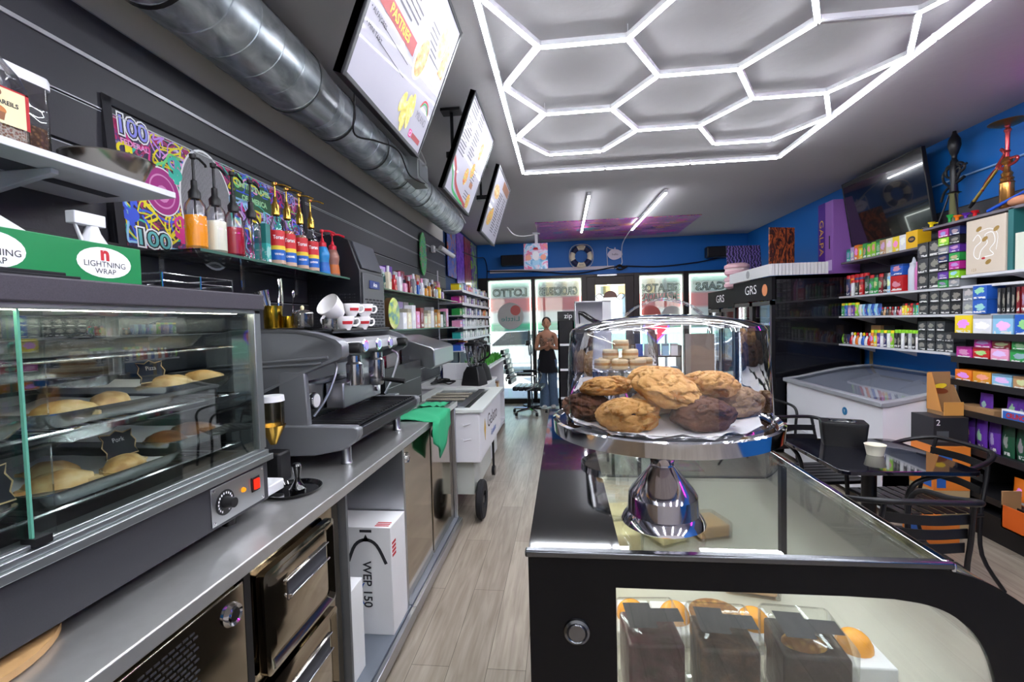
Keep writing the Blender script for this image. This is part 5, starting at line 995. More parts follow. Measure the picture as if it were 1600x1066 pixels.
cake_box(.47, 1.25, .896, -.2, 'clear low box with a pale orange pastry to the right of the stand base', M('peach_cake', 'e0b890', .5), .13, .05, lab=False)
cake_box(.45, 1.55, .896, .3, 'clear low box with a small tan pastry deeper in the case', M('tan_cake', 'c8a070', .5), .12, .05, lab=False)
k = 0
for x, y, lab in ((.14, 1.05, 'under the first cake box label'), (.235, 1.05, 'between the first and second cake boxes'), (.40, 1.04, 'behind the middle and right cake boxes'), (.57, .98, 'right of the nut-topped cake box')):
    o = thing('mousse_cup', 'orange mousse dessert in a white dish '+lab, 'dessert', (x, y, .896), 0, 'orange mousse desserts')
    MB().box(-.045, .045, -.06, .06, 0, .03).build('dish', card_w, o, bevel=.003); MB().ell((0, 0, .03), .034, .034, .034).build('mousse', orng, o)
o = thing('pie', 'golden crinkled tart in a pleated cup behind the middle cake box', 'tart', (.32, 1.04, .896))
MB().lathe([(0, 0), (.04, 0), (.055, .05), (.05, .05), (.03, .045), (0, .05)], (0, 0, 0), 36).build('tart', nut, o)
# ---------------------------------------------------------------- cake stands
dm = thin_glass('dome_acrylic', (.96, .96, .98), .07, edge=.95)
def stand(loc, R, hz_, label):
    o = thing('cake_stand', label, 'cake stand', loc); k = R/.205
    MB().lathe([(0, .002), (.074*k, .0), (.078*k, .003), (.074*k, .012*1), (.066*k, .022), (.064*k, .055), (.058*k, .066), (.022*k, .112), (.0215*k, .116), (.026*k, .135), (.04*k, .155), (.072*k, .185), (.10*k, .19), (.10*k, .192), (0, .192)], (0, 0, 0), 56).build('pedestal', M('chrome_dark', 'bcb8c0', .08, 1), o, angle=25)
    MB().lathe([(0, hz_-.01), (R*.9, hz_-.01), (R*.975, hz_-.024), (R, hz_-.022), (R+.002, hz_+.002), (R*.985, hz_+.004), (R*.95, hz_-.002), (0, hz_-.004)], (0, 0, 0), 72).build('plate', chrome, o, angle=25); return o
s1 = stand((.185, .915, 1.204), .207, .205, 'polished steel cake stand of big cookies under a clear dome, on the display case')
MB().add([(0, 0, 0)], []) if 0 else None
def doily(o, R, z, seed):
    random.seed(seed); mb = MB(); n = 48; vs = [(0, 0, z)]; rings = 4
    for r in range(1, rings+1):
        for j in range(n): a = 2*pi*j/n; rr_ = R*r/rings*(1+.03*sin(a*9+seed) if r == rings else 1); vs.append((rr_*cos(a), rr_*sin(a), z+(.004*random.random() if r < rings else .012*abs(sin(a*7)))))
    fs = [(0, 1+j, 1+(j+1) % n) for j in range(n)]+[(1+(r-1)*n+j, 1+(r-1)*n+(j+1) % n, 1+r*n+(j+1) % n, 1+r*n+j) for r in range(1, rings) for j in range(n)]
    mb.add(vs, fs); q = mb.build('paper', paper, None); q.location = (o.location.x, o.location.y, o.location.z+z); return q
q = doily(s1, .175, .202, 1); tag(q, 'white paper liner under the big cookies on the near cake stand', 'paper')
def dome(loc, R, h, label, hand=True):
    o = thing('glass_dome', label, 'dome', loc)
    MB().lathe([(R, 0), (R*1.0, .003), (R*.975, h*.6), (R*.955, h*.84), (R*.93, h*.875), (R*.80, h*.925), (R*.5, h*.975), (R*.2, h), (0, h)], (0, 0, 0), 72).build('cover', dm, o, angle=20)
    MB().lathe([(R+.001, .0), (R+.003, .002), (R+.001, .005), (R-.001, .003), (R+.001, 0)], (0, 0, 0), 72).build('rim', acryl, o)
    hp = [(-.072, 0, h*.985), (-.045, 0, h+.016), (0, 0, h+.027), (.045, 0, h+.016), (.072, 0, h*.985)]
    pts = spline(hp, 6); mb = MB(); vs = [(p_.x, d_, p_.z+t_) for p_ in pts for d_, t_ in ((-.012, 0), (.012, 0), (.012, .004), (-.012, .004))]; m_ = len(pts)
    mb.add(vs, [(i*4+j, i*4+(j+1) % 4, (i+1)*4+(j+1) % 4, (i+1)*4+j) for i in range(m_-1) for j in range(4)]); mb.build('handle', thin_glass('handle_acrylic', (.9, .9, .92), .25), o)
    return o
dome((.19, .915, 1.412), .186, .195, 'clear acrylic dome with arched handle covering the big cookies')
def cookie_mat(nm, a, b, c_):
    m, nt, bs = _new(nm); tc = nt.nodes.new('ShaderNodeTexCoord'); no = nt.nodes.new('ShaderNodeTexNoise'); no.inputs['Scale'].default_value = 55; no.inputs['Detail'].default_value = 9; no.inputs['Roughness'].default_value = .72
    vo = nt.nodes.new('ShaderNodeTexVoronoi'); vo.feature = 'DISTANCE_TO_EDGE'; vo.inputs['Scale'].default_value = 42
    ad = nt.nodes.new('ShaderNodeMixRGB'); ad.inputs[0].default_value = .035
    nt.links.new(tc.outputs['Object'], no.inputs[0]); nt.links.new(tc.outputs['Object'], ad.inputs[1]); nt.links.new(no.outputs['Color'], ad.inputs[2]); nt.links.new(ad.outputs[0], vo.inputs[0])
    cr = nt.nodes.new('ShaderNodeMapRange'); cr.inputs[1].default_value = 0; cr.inputs[2].default_value = .16; nt.links.new(vo.outputs[0], cr.inputs[0])
    sel = nt.nodes.new('ShaderNodeTexNoise'); sel.inputs['Scale'].default_value = 22; nt.links.new(tc.outputs['Object'], sel.inputs[0]); sr = nt.nodes.new('ShaderNodeMapRange'); sr.inputs[1].default_value = .5; sr.inputs[2].default_value = .6; nt.links.new(sel.outputs[0], sr.inputs[0])
    mxx = nt.nodes.new('ShaderNodeMath'); mxx.operation = 'MAXIMUM'; iv = nt.nodes.new('ShaderNodeMath'); iv.operation = 'SUBTRACT'; iv.inputs[0].default_value = 1; nt.links.new(sr.outputs[0], iv.inputs[1]); nt.links.new(cr.outputs[0], mxx.inputs[0]); nt.links.new(iv.outputs[0], mxx.inputs[1])
    r1 = nt.nodes.new('ShaderNodeValToRGB'); e = r1.color_ramp.elements; e[0].position = .3; e[0].color = srgb(b); e[1].position = .65; e[1].color = srgb(a); nt.links.new(no.outputs[0], r1.inputs[0])
    m2 = nt.nodes.new('ShaderNodeMixRGB'); m2.inputs[1].default_value = srgb(c_); nt.links.new(mxx.outputs[0], m2.inputs[0]); nt.links.new(r1.outputs[0], m2.inputs[2]); nt.links.new(m2.outputs[0], bs.inputs['Base Color']); bs.inputs['Roughness'].default_value = .75
    mu = nt.nodes.new('ShaderNodeMath'); mu.operation = 'ADD'; nt.links.new(mxx.outputs[0], mu.inputs[0]); nt.links.new(no.outputs[0], mu.inputs[1]); bu = nt.nodes.new('ShaderNodeBump'); bu.inputs['Distance'].default_value = .012; bu.inputs['Strength'].default_value = .8; nt.links.new(mu.outputs[0], bu.inputs['Height']); nt.links.new(bu.outputs[0], bs.inputs['Normal']); MAT[nm] = m; return m
ck = cookie_mat('cookie_golden', 'e2b068', 'c88c44', 'cc7a0c'); ck2 = cookie_mat('cookie_chocolate', '74492f', '54301c', '20120a'); ck3 = cookie_mat('cookie_pale', 'cdae86', 'b08a5a', '9c6a28')
from mathutils import noise as NZ
def cookie(x, y, z, R, h, tx, ty, rz, label, m, chips=0):
    off = Vector((x*31, y*17, z*23))
    def fn(a, b, c_):
        p_ = Vector((a, b, c_)); r = 1+.12*NZ.noise(p_*1.8+off)+.05*NZ.noise(p_*5+off)+.02*NZ.noise(p_*14+off)
        cr = abs(NZ.noise(p_*2.4+off*1.7+Vector((.4, .1, .2))*NZ.noise(p_*6))); r -= .15*max(0, 1-cr/.12)*(1 if c_ > -.1 else 0)
        return r
    mb = MB().ell((0, 0, h*.42), R, R*.93, h*.62, 96, 56, 0, fn, -.68); o = mb.build('cookie', m, None, angle=0)
    o.location = (x, y, z); o.rotation_euler = (tx, ty, rz); tag(o, label, 'cookie', 'big cookies under the dome')
    if chips:
        random.seed(chips)
        for i in range(3):
            a = -1.6+random.uniform(-.7, .7); c_ = MB().ell((R*.75*cos(a), R*.7*sin(a), h*.62), .005, .004, .005, 8, 6).build('chocolate_chip', M('chip', '3a2a2a', .4), o)
    return o
ZC = 1.409
cookie(.108, .825, ZC, .057, .049, 0, 0, .3, 'golden cookie with a few chocolate chips, front left on the stand', ck, 4)
cookie(.236, .827, ZC, .056, .05, 0, 0, 1.0, 'chocolate brown cookie, front right on the stand', ck2)
cookie(.045, .912, ZC, .052, .046, 0, 0, 2.0, 'chocolate brown cookie at the far left under another cookie', ck2)
cookie(.33, .928, ZC, .048, .052, 0, 0, .3, 'pale golden cookie at the far right edge of the plate', ck3)
cookie(.19, .97, ZC, .06, .046, 0, 0, 1.3, 'golden cookie hidden in the middle of the bottom layer', ck3)
cookie(.178, .86, ZC+.04, .064, .05, .35, .08, .8, 'large cracked golden cookie lying on top in the centre', ck)
cookie(.268, .90, ZC+.04, .054, .047, .15, .12, 2.2, 'golden cookie on top to the right of the central one', ck)
cookie(.083, .918, ZC+.044, .054, .034, .1, -.05, 4.2, 'flat golden cookie on top at the left', ck)
cookie(.185, .98, ZC+.048, .06, .042, .05, 0, 5.2, 'golden cookie on top at the back of the pile', ck)
# second stand with alfajores
s2 = stand((.225, 1.9, 1.201), .165, .2, 'steel cake stand of pale alfajores under a dome, farther along the display case')
q = doily(s2, .14, .198, 2); tag(q, 'white paper doily under the alfajores on the far cake stand', 'paper')
dome((.225, 1.9, 1.404), .148, .17, 'smaller clear dome covering the alfajores')
alf = M('alfajor', 'd8c49a', .7, bump=.4, bscale=90); cara = M('caramel', 'b8864a', .4)
def alfajor(x, y, z, label, rz=0, t=0):
    o = thing('alfajor', label, 'pastry', (x, y, z), rz, 'alfajores under the far dome'); o.rotation_euler = (t, 0, rz)
    MB().lathe([(0, 0), (.03, 0), (.032, .004), (.031, .012), (0, .012)], (0, 0, 0), 24).lathe([(0, .022), (.031, .022), (.032, .03), (.028, .035), (0, .036)], (0, 0, 0), 24).build('biscuit', alf, o); MB().lathe([(0, .012), (.0325, .012), (.0325, .022), (0, .022)], (0, 0, 0), 24).build('filling', cara, o)
for x, y, z, lab in ((.15, 1.86, 0, 'on the left of the bottom layer'), (.215, 1.83, 0, 'at the front of the bottom layer'), (.285, 1.84, 0, 'at the front right of the bottom layer'), (.32, 1.9, 0, 'at the far right of the bottom layer'), (.17, 1.93, 0, 'at the back left of the bottom layer'), (.25, 1.92, 0, 'at the back of the bottom layer'), (.185, 1.88, .037, 'on the left of the middle layer'), (.26, 1.87, .037, 'on the right of the middle layer'), (.225, 1.88, .074, 'on the very top of the pile')):
    alfajor(x, y, ZC+z, 'pale alfajor biscuit '+lab)
# ================================================================ table and chairs
tb = thing('cafe_table', 'square black glossy cafe table with pedestal between the metal chairs', 'table', (1.87, 3.07, 0))
MB().prism(rrect(-.36, .36, -.36, .36, .05, 5), .705, .73, 'z').build('tabletop', M('table_gloss', '0c0d16', .06, coat=1), tb, bevel=.004)
MB().cyl((0, 0, .03), (0, 0, .705), .04, n=20).build('column', blackm, tb)
mb = MB()
for k in range(4): a = pi/4+k*pi/2; mb.loft([(0, 0, .05), (.3*cos(a), .3*sin(a), .02)], [.035, .02], 8)
mb.build('foot', blackm, tb)
def cafe_chair(loc, rz, label):
    """faces +y locally"""
    o = thing('cafe_chair', label, 'chair', loc, rz, 'black metal bistro chairs')
    r = .0125
    ring = [(.25, .24, .60), (.27, .2, .66), (.27, .0, .70), (.26, -.17, .745), (.19, -.27, .775), (0, -.3, .785), (-.19, -.27, .775), (-.26, -.17, .745), (-.27, 0, .70), (-.27, .2, .66), (-.25, .24, .60)]
    full = [(.25, .26, 0), (.235, .235, .3), (.235, .24, .5)]+ring+[(-.235, .24, .5), (-.235, .235, .3), (-.25, .26, 0)]
    MB().tube([(.25, .27, .0), (.24, .245, .3), (.24, .25, .5), (.255, .25, .6), (.268, .19, .665), (.27, .0, .70), (.262, -.16, .745), (.2, -.265, .775), (.1, -.29, .783), (-.1, -.29, .783), (-.2, -.265, .775), (-.262, -.16, .745), (-.27, 0, .70), (-.268, .19, .665), (-.255, .25, .6), (-.24, .25, .5), (-.24, .245, .3), (-.25, .27, .0)], .0135, 10, smooth=5).build('arm_frame', blackm, o)
    for s in (1, -1):
        MB().tube([(s*.17, -.275, .775), (s*.185, -.24, .6), (s*.2, -.2, .44), (s*.21, -.2, .2), (s*.24, -.3, 0)], .011, 8, smooth=4).build('rear_leg', blackm, o)
        MB().tube([(s*.235, .24, .43), (s*.21, -.2, .43)], .011, 8).build('side_rail', blackm, o)
    MB().tube([(-.235, .24, .43), (.235, .24, .43)], .011, 8).build('front_rail', blackm, o)
    MB().tube([(-.245, .25, .16), (0, .0, .16), (.245, .25, .16)], .007, 6).build('stretcher', blackm, o) if 0 else None
    for k in range(7):
        y = -.17+k*.063; MB().box(-.215, .215, y, y+.05, .443, .449).build('seat_slat', blackm, o, bevel=.0015)
    for z, b_ in ((.70, .262), (.63, .245), (.56, .23)):
        pts = spline([(-.178, -b_+.012, z), (0, -b_-.02, z), (.178, -b_+.012, z)], 6); mb = MB(); vs = [(p_.x, p_.y+d_, p_.z+h_) for p_ in pts for d_, h_ in ((0, -.022), (.004, -.022), (.004, .022), (0, .022))]; m_ = len(pts)
        mb.add(vs, [(i*4+j, i*4+(j+1) % 4, (i+1)*4+(j+1) % 4, (i+1)*4+j) for i in range(m_-1) for j in range(4)]+[(0, 1, 2, 3), tuple((m_-1)*4+j for j in range(4))]); mb.build('back_slat', blackm, o)
    return o
c0 = cafe_chair((1.56, 2.42, 0), -.05, 'black metal chair with its back to the camera, nearest the display case')
dup(c0, (2.13, 3.06, 0), pi/2+.1, 'black metal chair on the right side of the table by the snack shelves')
dup(c0, (1.82, 3.62, 0), pi+.12, 'black metal chair on the far side of the table beside the napkin box')
dup(c0, (2.0, 5.05, 0), pi+.6, 'black metal chair in front of the black fridge beside the chest freezer')
nb = thing('napkin_dispenser', 'black plastic napkin dispenser on the table', 'napkin dispenser', (1.83, 3.27, .73))
rbox(MB(), .24, .15, [(0, .95), (.13, 1.06), (.15, 1.08), (.158, 1.05)], .015).build('body', black_pl, nb)
rbox(MB(), .16, .07, [(.156, 1), (.162, .9)], .012).build('lid_insert', black_gl, nb)
nb.rotation_euler = (0, 0, -.35)
tag(MB().lathe([(0, .0), (.042, 0), (.055, .062), (.057, .064), (.053, .062), (.04, .004), (0, .004)], (1.88, 3.03, .731), 36).build('paper_cup', M('paper_cup', 'e4e0cc', .6)), 'cream paper cup standing on the black table', 'cup')
# ================================================================ fridges and freezer
def fridge(y0, y1, x0, zt, label, txt, seed):
    o = thing('drinks_fridge', label, 'fridge', (x0+.35, (y0+y1)/2, 0), 0, 'tall black drinks fridges along the right wall'); X1_ = XR-.03
    MB().box(x0+.04, X1_, y0, y0+.03, .02, zt).box(x0+.04, X1_, y1-.03, y1, .02, zt).box(x0+.04, X1_, y0, y1, zt-.04, zt).box(X1_-.03, X1_, y0, y1, .02, zt).box(x0+.02, X1_, y0, y1, .02, .25).build('cabinet', M('fridge_black', '0c0c12', .2, coat=.6), o, world=True)
    hd = MB().box(x0, x0+.05, y0, y1, zt-.27, zt).build('header', M('fridge_header', '0c0c10', .6, spec=.2), o, world=True)
    m4 = local4((0, -1, 0), (0, 0, 1), (-1, 0, 0), (x0-.001, (y0+y1)/2, zt-.13)); text(txt, .16, inkw, hd, 0, 0, 0, width=.36, mat4=parent_world(hd).inverted() @ parent_world(o).inverted() @ m4 if 0 else parent_world(hd).inverted() @ m4)
    m2 = (y0+y1)/2; fr_ = MB()
    for a, b in ((y0+.005, m2-.004), (m2+.004, y1-.005)):
        d_ = MB().box(x0, x0+.04, a, a+.045, .27, zt-.28).box(x0, x0+.04, b-.045, b, .27, zt-.28).box(x0, x0+.04, a, b, .27, .32).box(x0, x0+.04, a, b, zt-.33, zt-.28).build('door', blackm, o, world=True)
        MB().box(x0+.012, x0+.02, a+.045, b-.045, .32, zt-.33).build('pane', glassc, d_, world=True)
        MB().box(x0-.03, x0-.018, b-.04, b-.015, .9, 1.4).build('handle', black_pl, d_, world=True, bevel=.004)
    MB().box(x0+.06, x0+.075, y0+.035, y0+.05, .3, zt-.3).box(x0+.06, x0+.075, y1-.05, y1-.035, .3, zt-.3).build('fridge_lamp', emis('fridge_led', 'eaf4ff', 10), o, world=True)
    MB().box(x0+.08, X1_-.04, y0+.04, y1-.04, .26, .27).build('floor_panel', white_pl, o, world=True)
    for z in (.62, .95, 1.28, 1.58): MB().box(x0+.08, X1_-.05, y0+.035, y1-.035, z-.012, z).build('shelf', white_pl, o, world=True)
    return o
f1 = fridge(5.62, 6.82, 2.38, 2.05, 'black drinks fridge with GRS header beside the chest freezer, under the white ribbed awning', 'GRS', 1)
f2 = fridge(6.9, 8.1, 2.42, 2.0, 'black drinks fridge with GRS header nearest the street windows', 'GRS', 2)
MB().lathe([(0, .004), (.07, .004), (.07, 0)], (2.38, 5.8, 1.9), 28, 0, 'x').xf(Matrix.Translation((2*2.38, 0, 0)) @ Matrix.Diagonal((-1, 1, 1, 1))).build('orange_sticker', M('sticker_orange', 'e8905a', .5), f1, world=True)
def p_drink():
    o = thing('drink_bottle', 'x', 'drink'); MB().lathe([(0, 0), (.03, 0), (.032, .01), (.032, .13), (.014, .18), (.012, .2)], (0, 0, 0), 14).build('bottle', T_gloss, o); MB().lathe([(.014, .195), (.015, .215), (0, .216)], (0, 0, 0), 12).build('cap', T_pl, o); return o
PD = p_drink(); protos.append(PD)
random.seed(5)
dcol = ['red', 'teal', 'white', 'blue', 'orange', 'green', 'dark red', 'light blue', 'yellow', 'purple']
for fi, (y0, x0, lab) in enumerate(((5.62, 2.38, 'near fridge'), (6.9, 2.42, 'far fridge'))):
    for zi, (z, nm) in enumerate(((.62, 'lower'), (.95, 'middle'), (1.28, 'upper'), (1.58, 'top'))):
        cs = [dcol[(fi*3+zi*2+k//2) % 10] for k in range(10)]
        row(PD, (y0+.12, .106), x0+.16, z, cs, 'drink bottle', 'drink', 'drinks on the %s shelf of the %s' % (nm, lab), '%s shelf of the %s' % (nm, lab), 'left', (1.1, 1.1, 1.05), 'drink_bottle', ['white', 'red'])
aw = thing('fridge_awning', 'white ribbed plastic awning standing on top of the near drinks fridge', 'awning', (2.7, 6.2, 2.052))
mb = MB().box(2.34, 2.36, 5.58, 6.85, 2.052, 2.185)
for k in range(16): mb.box(2.36+k*.038, 2.392+k*.038, 5.572, 5.592, 2.052, 2.185)
mb.box(2.36, 2.97, 5.592, 5.60, 2.052, 2.185).build('ribs', M('awning_plastic', 'd6d6d6', .5), aw, world=True)
MB().lathe([(0, .003), (.05, .003), (.05, 0)], (2.34, 6.2, 2.12), 24, 0, 'x').xf(Matrix.Translation((4.68, 0, 0)) @ Matrix.Diagonal((-1, 1, 1, 1))).build('emblem', M('emblem_grey', '9a9a9c', .5), aw, world=True)
# pink macarons (giant decorations) on the far fridge
def macaron(z, label):
    o = thing('giant_macaron', label, 'decoration', (2.5, 7.02, z), 0, 'giant pink macarons'); pk = M('macaron_pink', 'e8bcc4', .6)
    MB().lathe([(0, 0), (.12, 0), (.165, .025), (.17, .06), (.16, .075)], (0, 0, 0), 36).build('shell', pk, o); MB().lathe([(0, .075), (.155, .075), (.155, .10), (0, .10)], (0, 0, 0), 36).build('filling', M('macaron_fill', 'f2d8d8', .6), o); MB().lathe([(.16, .10), (.17, .115), (.165, .15), (.12, .175), (0, .18)], (0, 0, 0), 36).build('shell', pk, o)
macaron(2.0, 'giant pink macaron decoration, lower one on the far fridge'); macaron(2.182, 'giant pink macaron decoration, upper one leaning by the purple leaf picture')
b = board('picture', 'square canvas of purple and green leaves standing on the fridges', 'picture', (2.36, 6.98, 2.2), (1, .1, 0), (0, .12, 1)); b.location = (2.47, 7.24, 2.002)
MB().box(0, .5, 0, .66, -.03, 0).build('canvas', ramp_mat('leaf_print', 'wave', 7, [(.3, '2a2040'), (.5, '6a4a9a'), (.65, '2a6a5a'), (.8, '8a6ab8')], .5, 0, (1, 2.5, 1), 9), b)
b = board('picture', 'canvas of orange flames leaning against the blue wall above the fridges', 'picture', (2.5, 6.15, 2.19), (1, .25, .35), (-.3, .15, 1)); b.location = (2.56, 6.1, 2.19)
MB().box(0, .36, 0, .5, -.02, 0).build('canvas', ramp_mat('flame_print', 'noise', 6, [(.35, '1a1014'), (.48, '5a2a1c'), (.56, 'c8642a'), (.66, '2a1618')], .5, 0, (3, 1, 1), 2), b)
b.rotation_euler = Matrix((Vector((.62, .2, .0)).normalized(), Vector((.34, .1, 1)).normalized(), Vector((.62, .2, 0)).normalized().cross(Vector((.34, .1, 1)).normalized()))).transposed().to_euler()
# purple Galpa carton
gb = thing('purple_display', 'tall purple and violet display carton on the fridge end beside the television', 'box', (3.2, 5.95, 2.06))
MB().box(3.08, 3.37, 5.7, 6.0, 2.06, 2.9).build('carton', M('carton_violet', '8a5aa8', .5), gb, world=True, bevel=.003)
MB().box(3.075, 3.08, 5.86, 6.0, 2.06, 2.9).build('purple_band', M('carton_purple', '4a1c86', .5), gb, world=True)
m4 = local4((0, 0, 1), (0, 1, 0), (-1, 0, 0), (3.074, 5.93, 2.5)); pw = parent_world(gb).inverted()
text('GALPA', .12, M('ink_gold', 'd8a83a', .5), gb, 0, 0, 0, width=.42, mat4=pw @ local4((0, 0, -1), (0, -1, 0), (-1, 0, 0), (3.073, 5.93, 2.5)))
MB().box(3.078, 3.0795, 5.76, 5.78, 2.35, 2.5).build('slot', ink, gb, world=True); MB().box(3.078, 3.0795, 5.72, 5.84, 2.1, 2.22).build('lower_print', M('print_white_violet', 'c8b0dc', .5), gb, world=True)
# chest freezer
cf = thing('chest_freezer', 'white chest freezer with curved glass lid under the blue wall', 'freezer', (2.93, 4.66, 0))
fx0, fx1, fy0, fy1 = 2.44, 3.36, 3.86, 5.46
cw = M('freezer_white', 'd8d8de', .35)
mb = MB(); pr = [(fx0+.01, .06), (fx1, .06), (fx1, 1.0), (3.2, .995), (3.0, .97), (2.75, .92), (2.6, .885), (fx0+.01, .865)]
mb.prism(pr, fy0, fy0+.05, 'y').prism(pr, fy1-.05, fy1, 'y').box(fx0+.01, fx0+.06, fy0, fy1, .06, .865).box(fx1-.05, fx1, fy0, fy1, .06, 1.0).box(fx0, fx1, fy0, fy1, .06, .4)
mb.build('body', cw, cf, world=True, bevel=.01)
top = [(fx0-.01, .86), (fx0-.012, .90), (2.6, .925), (2.75, .96), (3.0, 1.01), (3.2, 1.035), (fx1, 1.04), (fx1, 1.0), (3.2, .995), (3.0, .97), (2.75, .92), (2.6, .885), (fx0+.05, .86)]
MB().prism(top, fy0-.01, fy0+.06, 'y').prism(top, fy1-.06, fy1+.01, 'y').box(fx0-.012, fx0+.05, fy0, fy1, .86, .905).box(fx1-.05, fx1, fy0, fy1, 1.0, 1.04).build('rim', M('freezer_rim', '8e9096', .4), cf, world=True, bevel=.008)
cvp = [(fx0+.04, .903), (2.6, .923), (2.75, .957), (3.0, 1.007), (3.2, 1.031), (fx1-.04, 1.037)]
MB().add([(x, y, z-.004) for y in (fy0+.05, fy1-.05) for x, z in cvp], [(i, i+1, 6+i+1, 6+i) for i in range(5)]).build('glass_lid', thin_glass('freezer_glass', (.86, .9, .95), .16), cf, world=True, angle=60)
MB().box(fx0+.06, fx1-.05, fy0+.05, fy1-.05, .62, .64).build('basket_floor', white_pl, cf, world=True)
MB().lathe([(0, .003), (.035, .003), (.035, 0)], (0, 0, 0), 28, 0, 'x').xf(Matrix.Translation((fx0+.01, 4.35, .74)) @ Matrix.Diagonal((-1, 1, 1, 1))).build('badge', M('badge_teal', '1c6a9a', .3), cf, world=True)
text('Y', .04, inkw, cf, 0, 0, 0, mat4=parent_world(cf).inverted() @ local4((0, -1, 0), (0, 0, 1), (-1, 0, 0), (fx0+.006, 4.35, .74)))
MB().prism([(2.5, 5.2), (2.6, 5.15), (2.62, 5.25), (2.53, 5.3)], .915, .917, 'z').build('yellow_sticker', M('sticker_lime', 'c8d020', .5), cf, world=True) if 0 else None
for y in (fy0+.1, fy1-.1): MB().cyl((fx0+.1, y, 0), (fx0+.1, y, .06), .03).build('caster', blackm, cf, world=True)
for y in (fy0+.1, fy1-.1): MB().cyl((fx1-.1, y, 0), (fx1-.1, y, .06), .03).build('caster', blackm, cf, world=True)
for i, (x, y, c_) in enumerate(((2.8, 4.3, 'white'), (2.8, 4.7, 'light blue'), (2.8, 5.1, 'white'), (3.1, 4.4, 'white'), (3.1, 4.9, 'lilac'))):
    place(PB, x, y, .641, '%s ice cream carton in the chest freezer, %s from the camera end' % (c_, ORD[i]), 'box', 'cartons in the chest freezer', c_, None, (2.6, 4, .9), 'ice_cream_carton')
tag(MB().box(3.385, 3.398, 5.52, 5.56, .05, 1.22).build('brass_conduit', M('conduit_tan', '9a8458', .4)), 'tan vertical trim strip on the blue wall behind the chest freezer', 'strip')
# ================================================================ right wall shelves
sw = M('shelf_white3', 'd2d2d8', .4); sg = M('shelf_grey', '6a646c', .45)
def wshelf(y0, y1, z, x0, label, m=sw):
    o = thing('wall_shelf', label, 'shelf', (3.25, (y0+y1)/2, z-.02)); MB().box(x0, XR-.021, y0, y1, z-.02, z).build('board', m, o, world=True, bevel=.002)
    y = y0+.15
    while y < y1: MB().prism([(x0+.04, z-.02), (XR-.022, z-.02), (XR-.022, z-.09)], y, y+.012, 'y').build('bracket', m, o, world=True); y += .6
    return o
wshelf(2.9, 5.82, 1.79, 3.1, 'upper long white shelf on the right wall with cans and drink bottles')
wshelf(2.9, 5.8, 1.57, 3.1, 'middle long white shelf on the right wall with small bottles and lighters')
wshelf(4.1, 5.9, 1.26, 3.1, 'lowest long white shelf on the right wall above the chest freezer')
wshelf(4.48, 5.62, 2.17, 3.12, 'short dark shelf under the television with boxes of sweets', sg)
wshelf(3.1, 4.4, 2.31, 3.1, 'top shelf on the right wall carrying the two water pipes', sg)
wshelf(2.9, 3.98, 1.87, 3.08, 'short white shelf holding the big beige puzzle box', sw)
def R_(pr, y0, st, z, specs, what, cat, group, where, sc, name=None, caps=None, x=3.18, jit=0): row(pr, (y0, -st), x, z, specs, what, cat, group, where, 'left', sc, name, caps, jit)
R_(PC, 5.75, .075, 1.791, ['navy blue', 'blue', 'navy blue', 'orange', 'navy blue', 'blue', 'navy blue'], 'spray can with red cap', 'can', 'spray cans with red caps', 'upper long shelf', (1.25, 1.25, 1.55), 'spray_can', ['red'], x=3.2)
R_(PC, 5.42, .07, 1.791, ['white', 'black', 'red'], 'short can with red cap', 'can', 'short cans', 'upper long shelf', (1, 1, 1.1), 'short_can', ['red'], x=3.14)
R_(PC, 5.21, .07, 1.791, ['dark green', 'green', 'green', 'dark red', 'black', 'navy blue'], 'metal can', 'can', 'dark cans', 'upper long shelf', (1.2, 1.2, 1.3), 'drink_can', ['black', 'red'], x=3.16)
R_(PB, 4.98, .001, 1.791, ['blue'], 'carton behind the tube', 'box', 'cartons on the upper shelf', 'upper long shelf', (1.6, 1.6, 1.9), 'carton', x=3.3)
R_(PC, 4.86, .09, 1.791, ['light blue'], 'tube-shaped can', 'can', 'tubes', 'upper long shelf', (1.2, 1.2, 1.25), 'tube_can', ['silver'], x=3.15)
R_(PB, 4.74, .001, 1.791, ['red'], 'lower carton of the red stack', 'box', 'red carton stack', 'upper long shelf', (1.8, 3.2, 1.25), 'carton', x=3.18)
R_(PB, 4.74, .001, 1.943, ['blue'], 'upper carton of the red stack', 'box', 'red carton stack', 'upper long shelf', (1.8, 3.2, .85), 'carton', x=3.18)
def flask(y, c_, lab):
    o = thing('drink_flask', lab, 'bottle', (3.17, y, 1.791)); MB().lathe([(0, 0), (.036, 0), (.04, .008), (.04, .19), (.028, .225)], (0, 0, 0), 28).build('body', M('flask_'+c_, c_, .35), o); MB().lathe([(.029, .22), (.03, .25), (.012, .26), (.01, .285), (0, .286)], (0, 0, 0), 20).tube([(0, .02, .25), (0, .0, .3), (0, -.025, .25)], .005, 6, smooth=4).build('cap', M('flask_cap_'+c_, c_, .5), o)
flask(4.60, 'c8ccd6', 'pale grey drink flask beside the pink one'); flask(4.52, 'd87ab8', 'pink drink flask beside the pale grey one')
for ci, (y, nm) in enumerate(((4.42, 'left'), (4.29, 'right'))):
    for k in range(3): place(PB, 3.17, y, 1.791+k*.135, '%s black carton with a small printed fruit in the %s flask-side stack' % (['bottom', 'middle', 'top'][k], nm), 'box', 'stacked black cartons beside the flasks', 'dark grey', None, (1.6, 2.35, 1.1), 'black_carton')
gcol = ['green', 'grey', 'purple', 'lime green', 'black', 'magenta', 'navy blue']
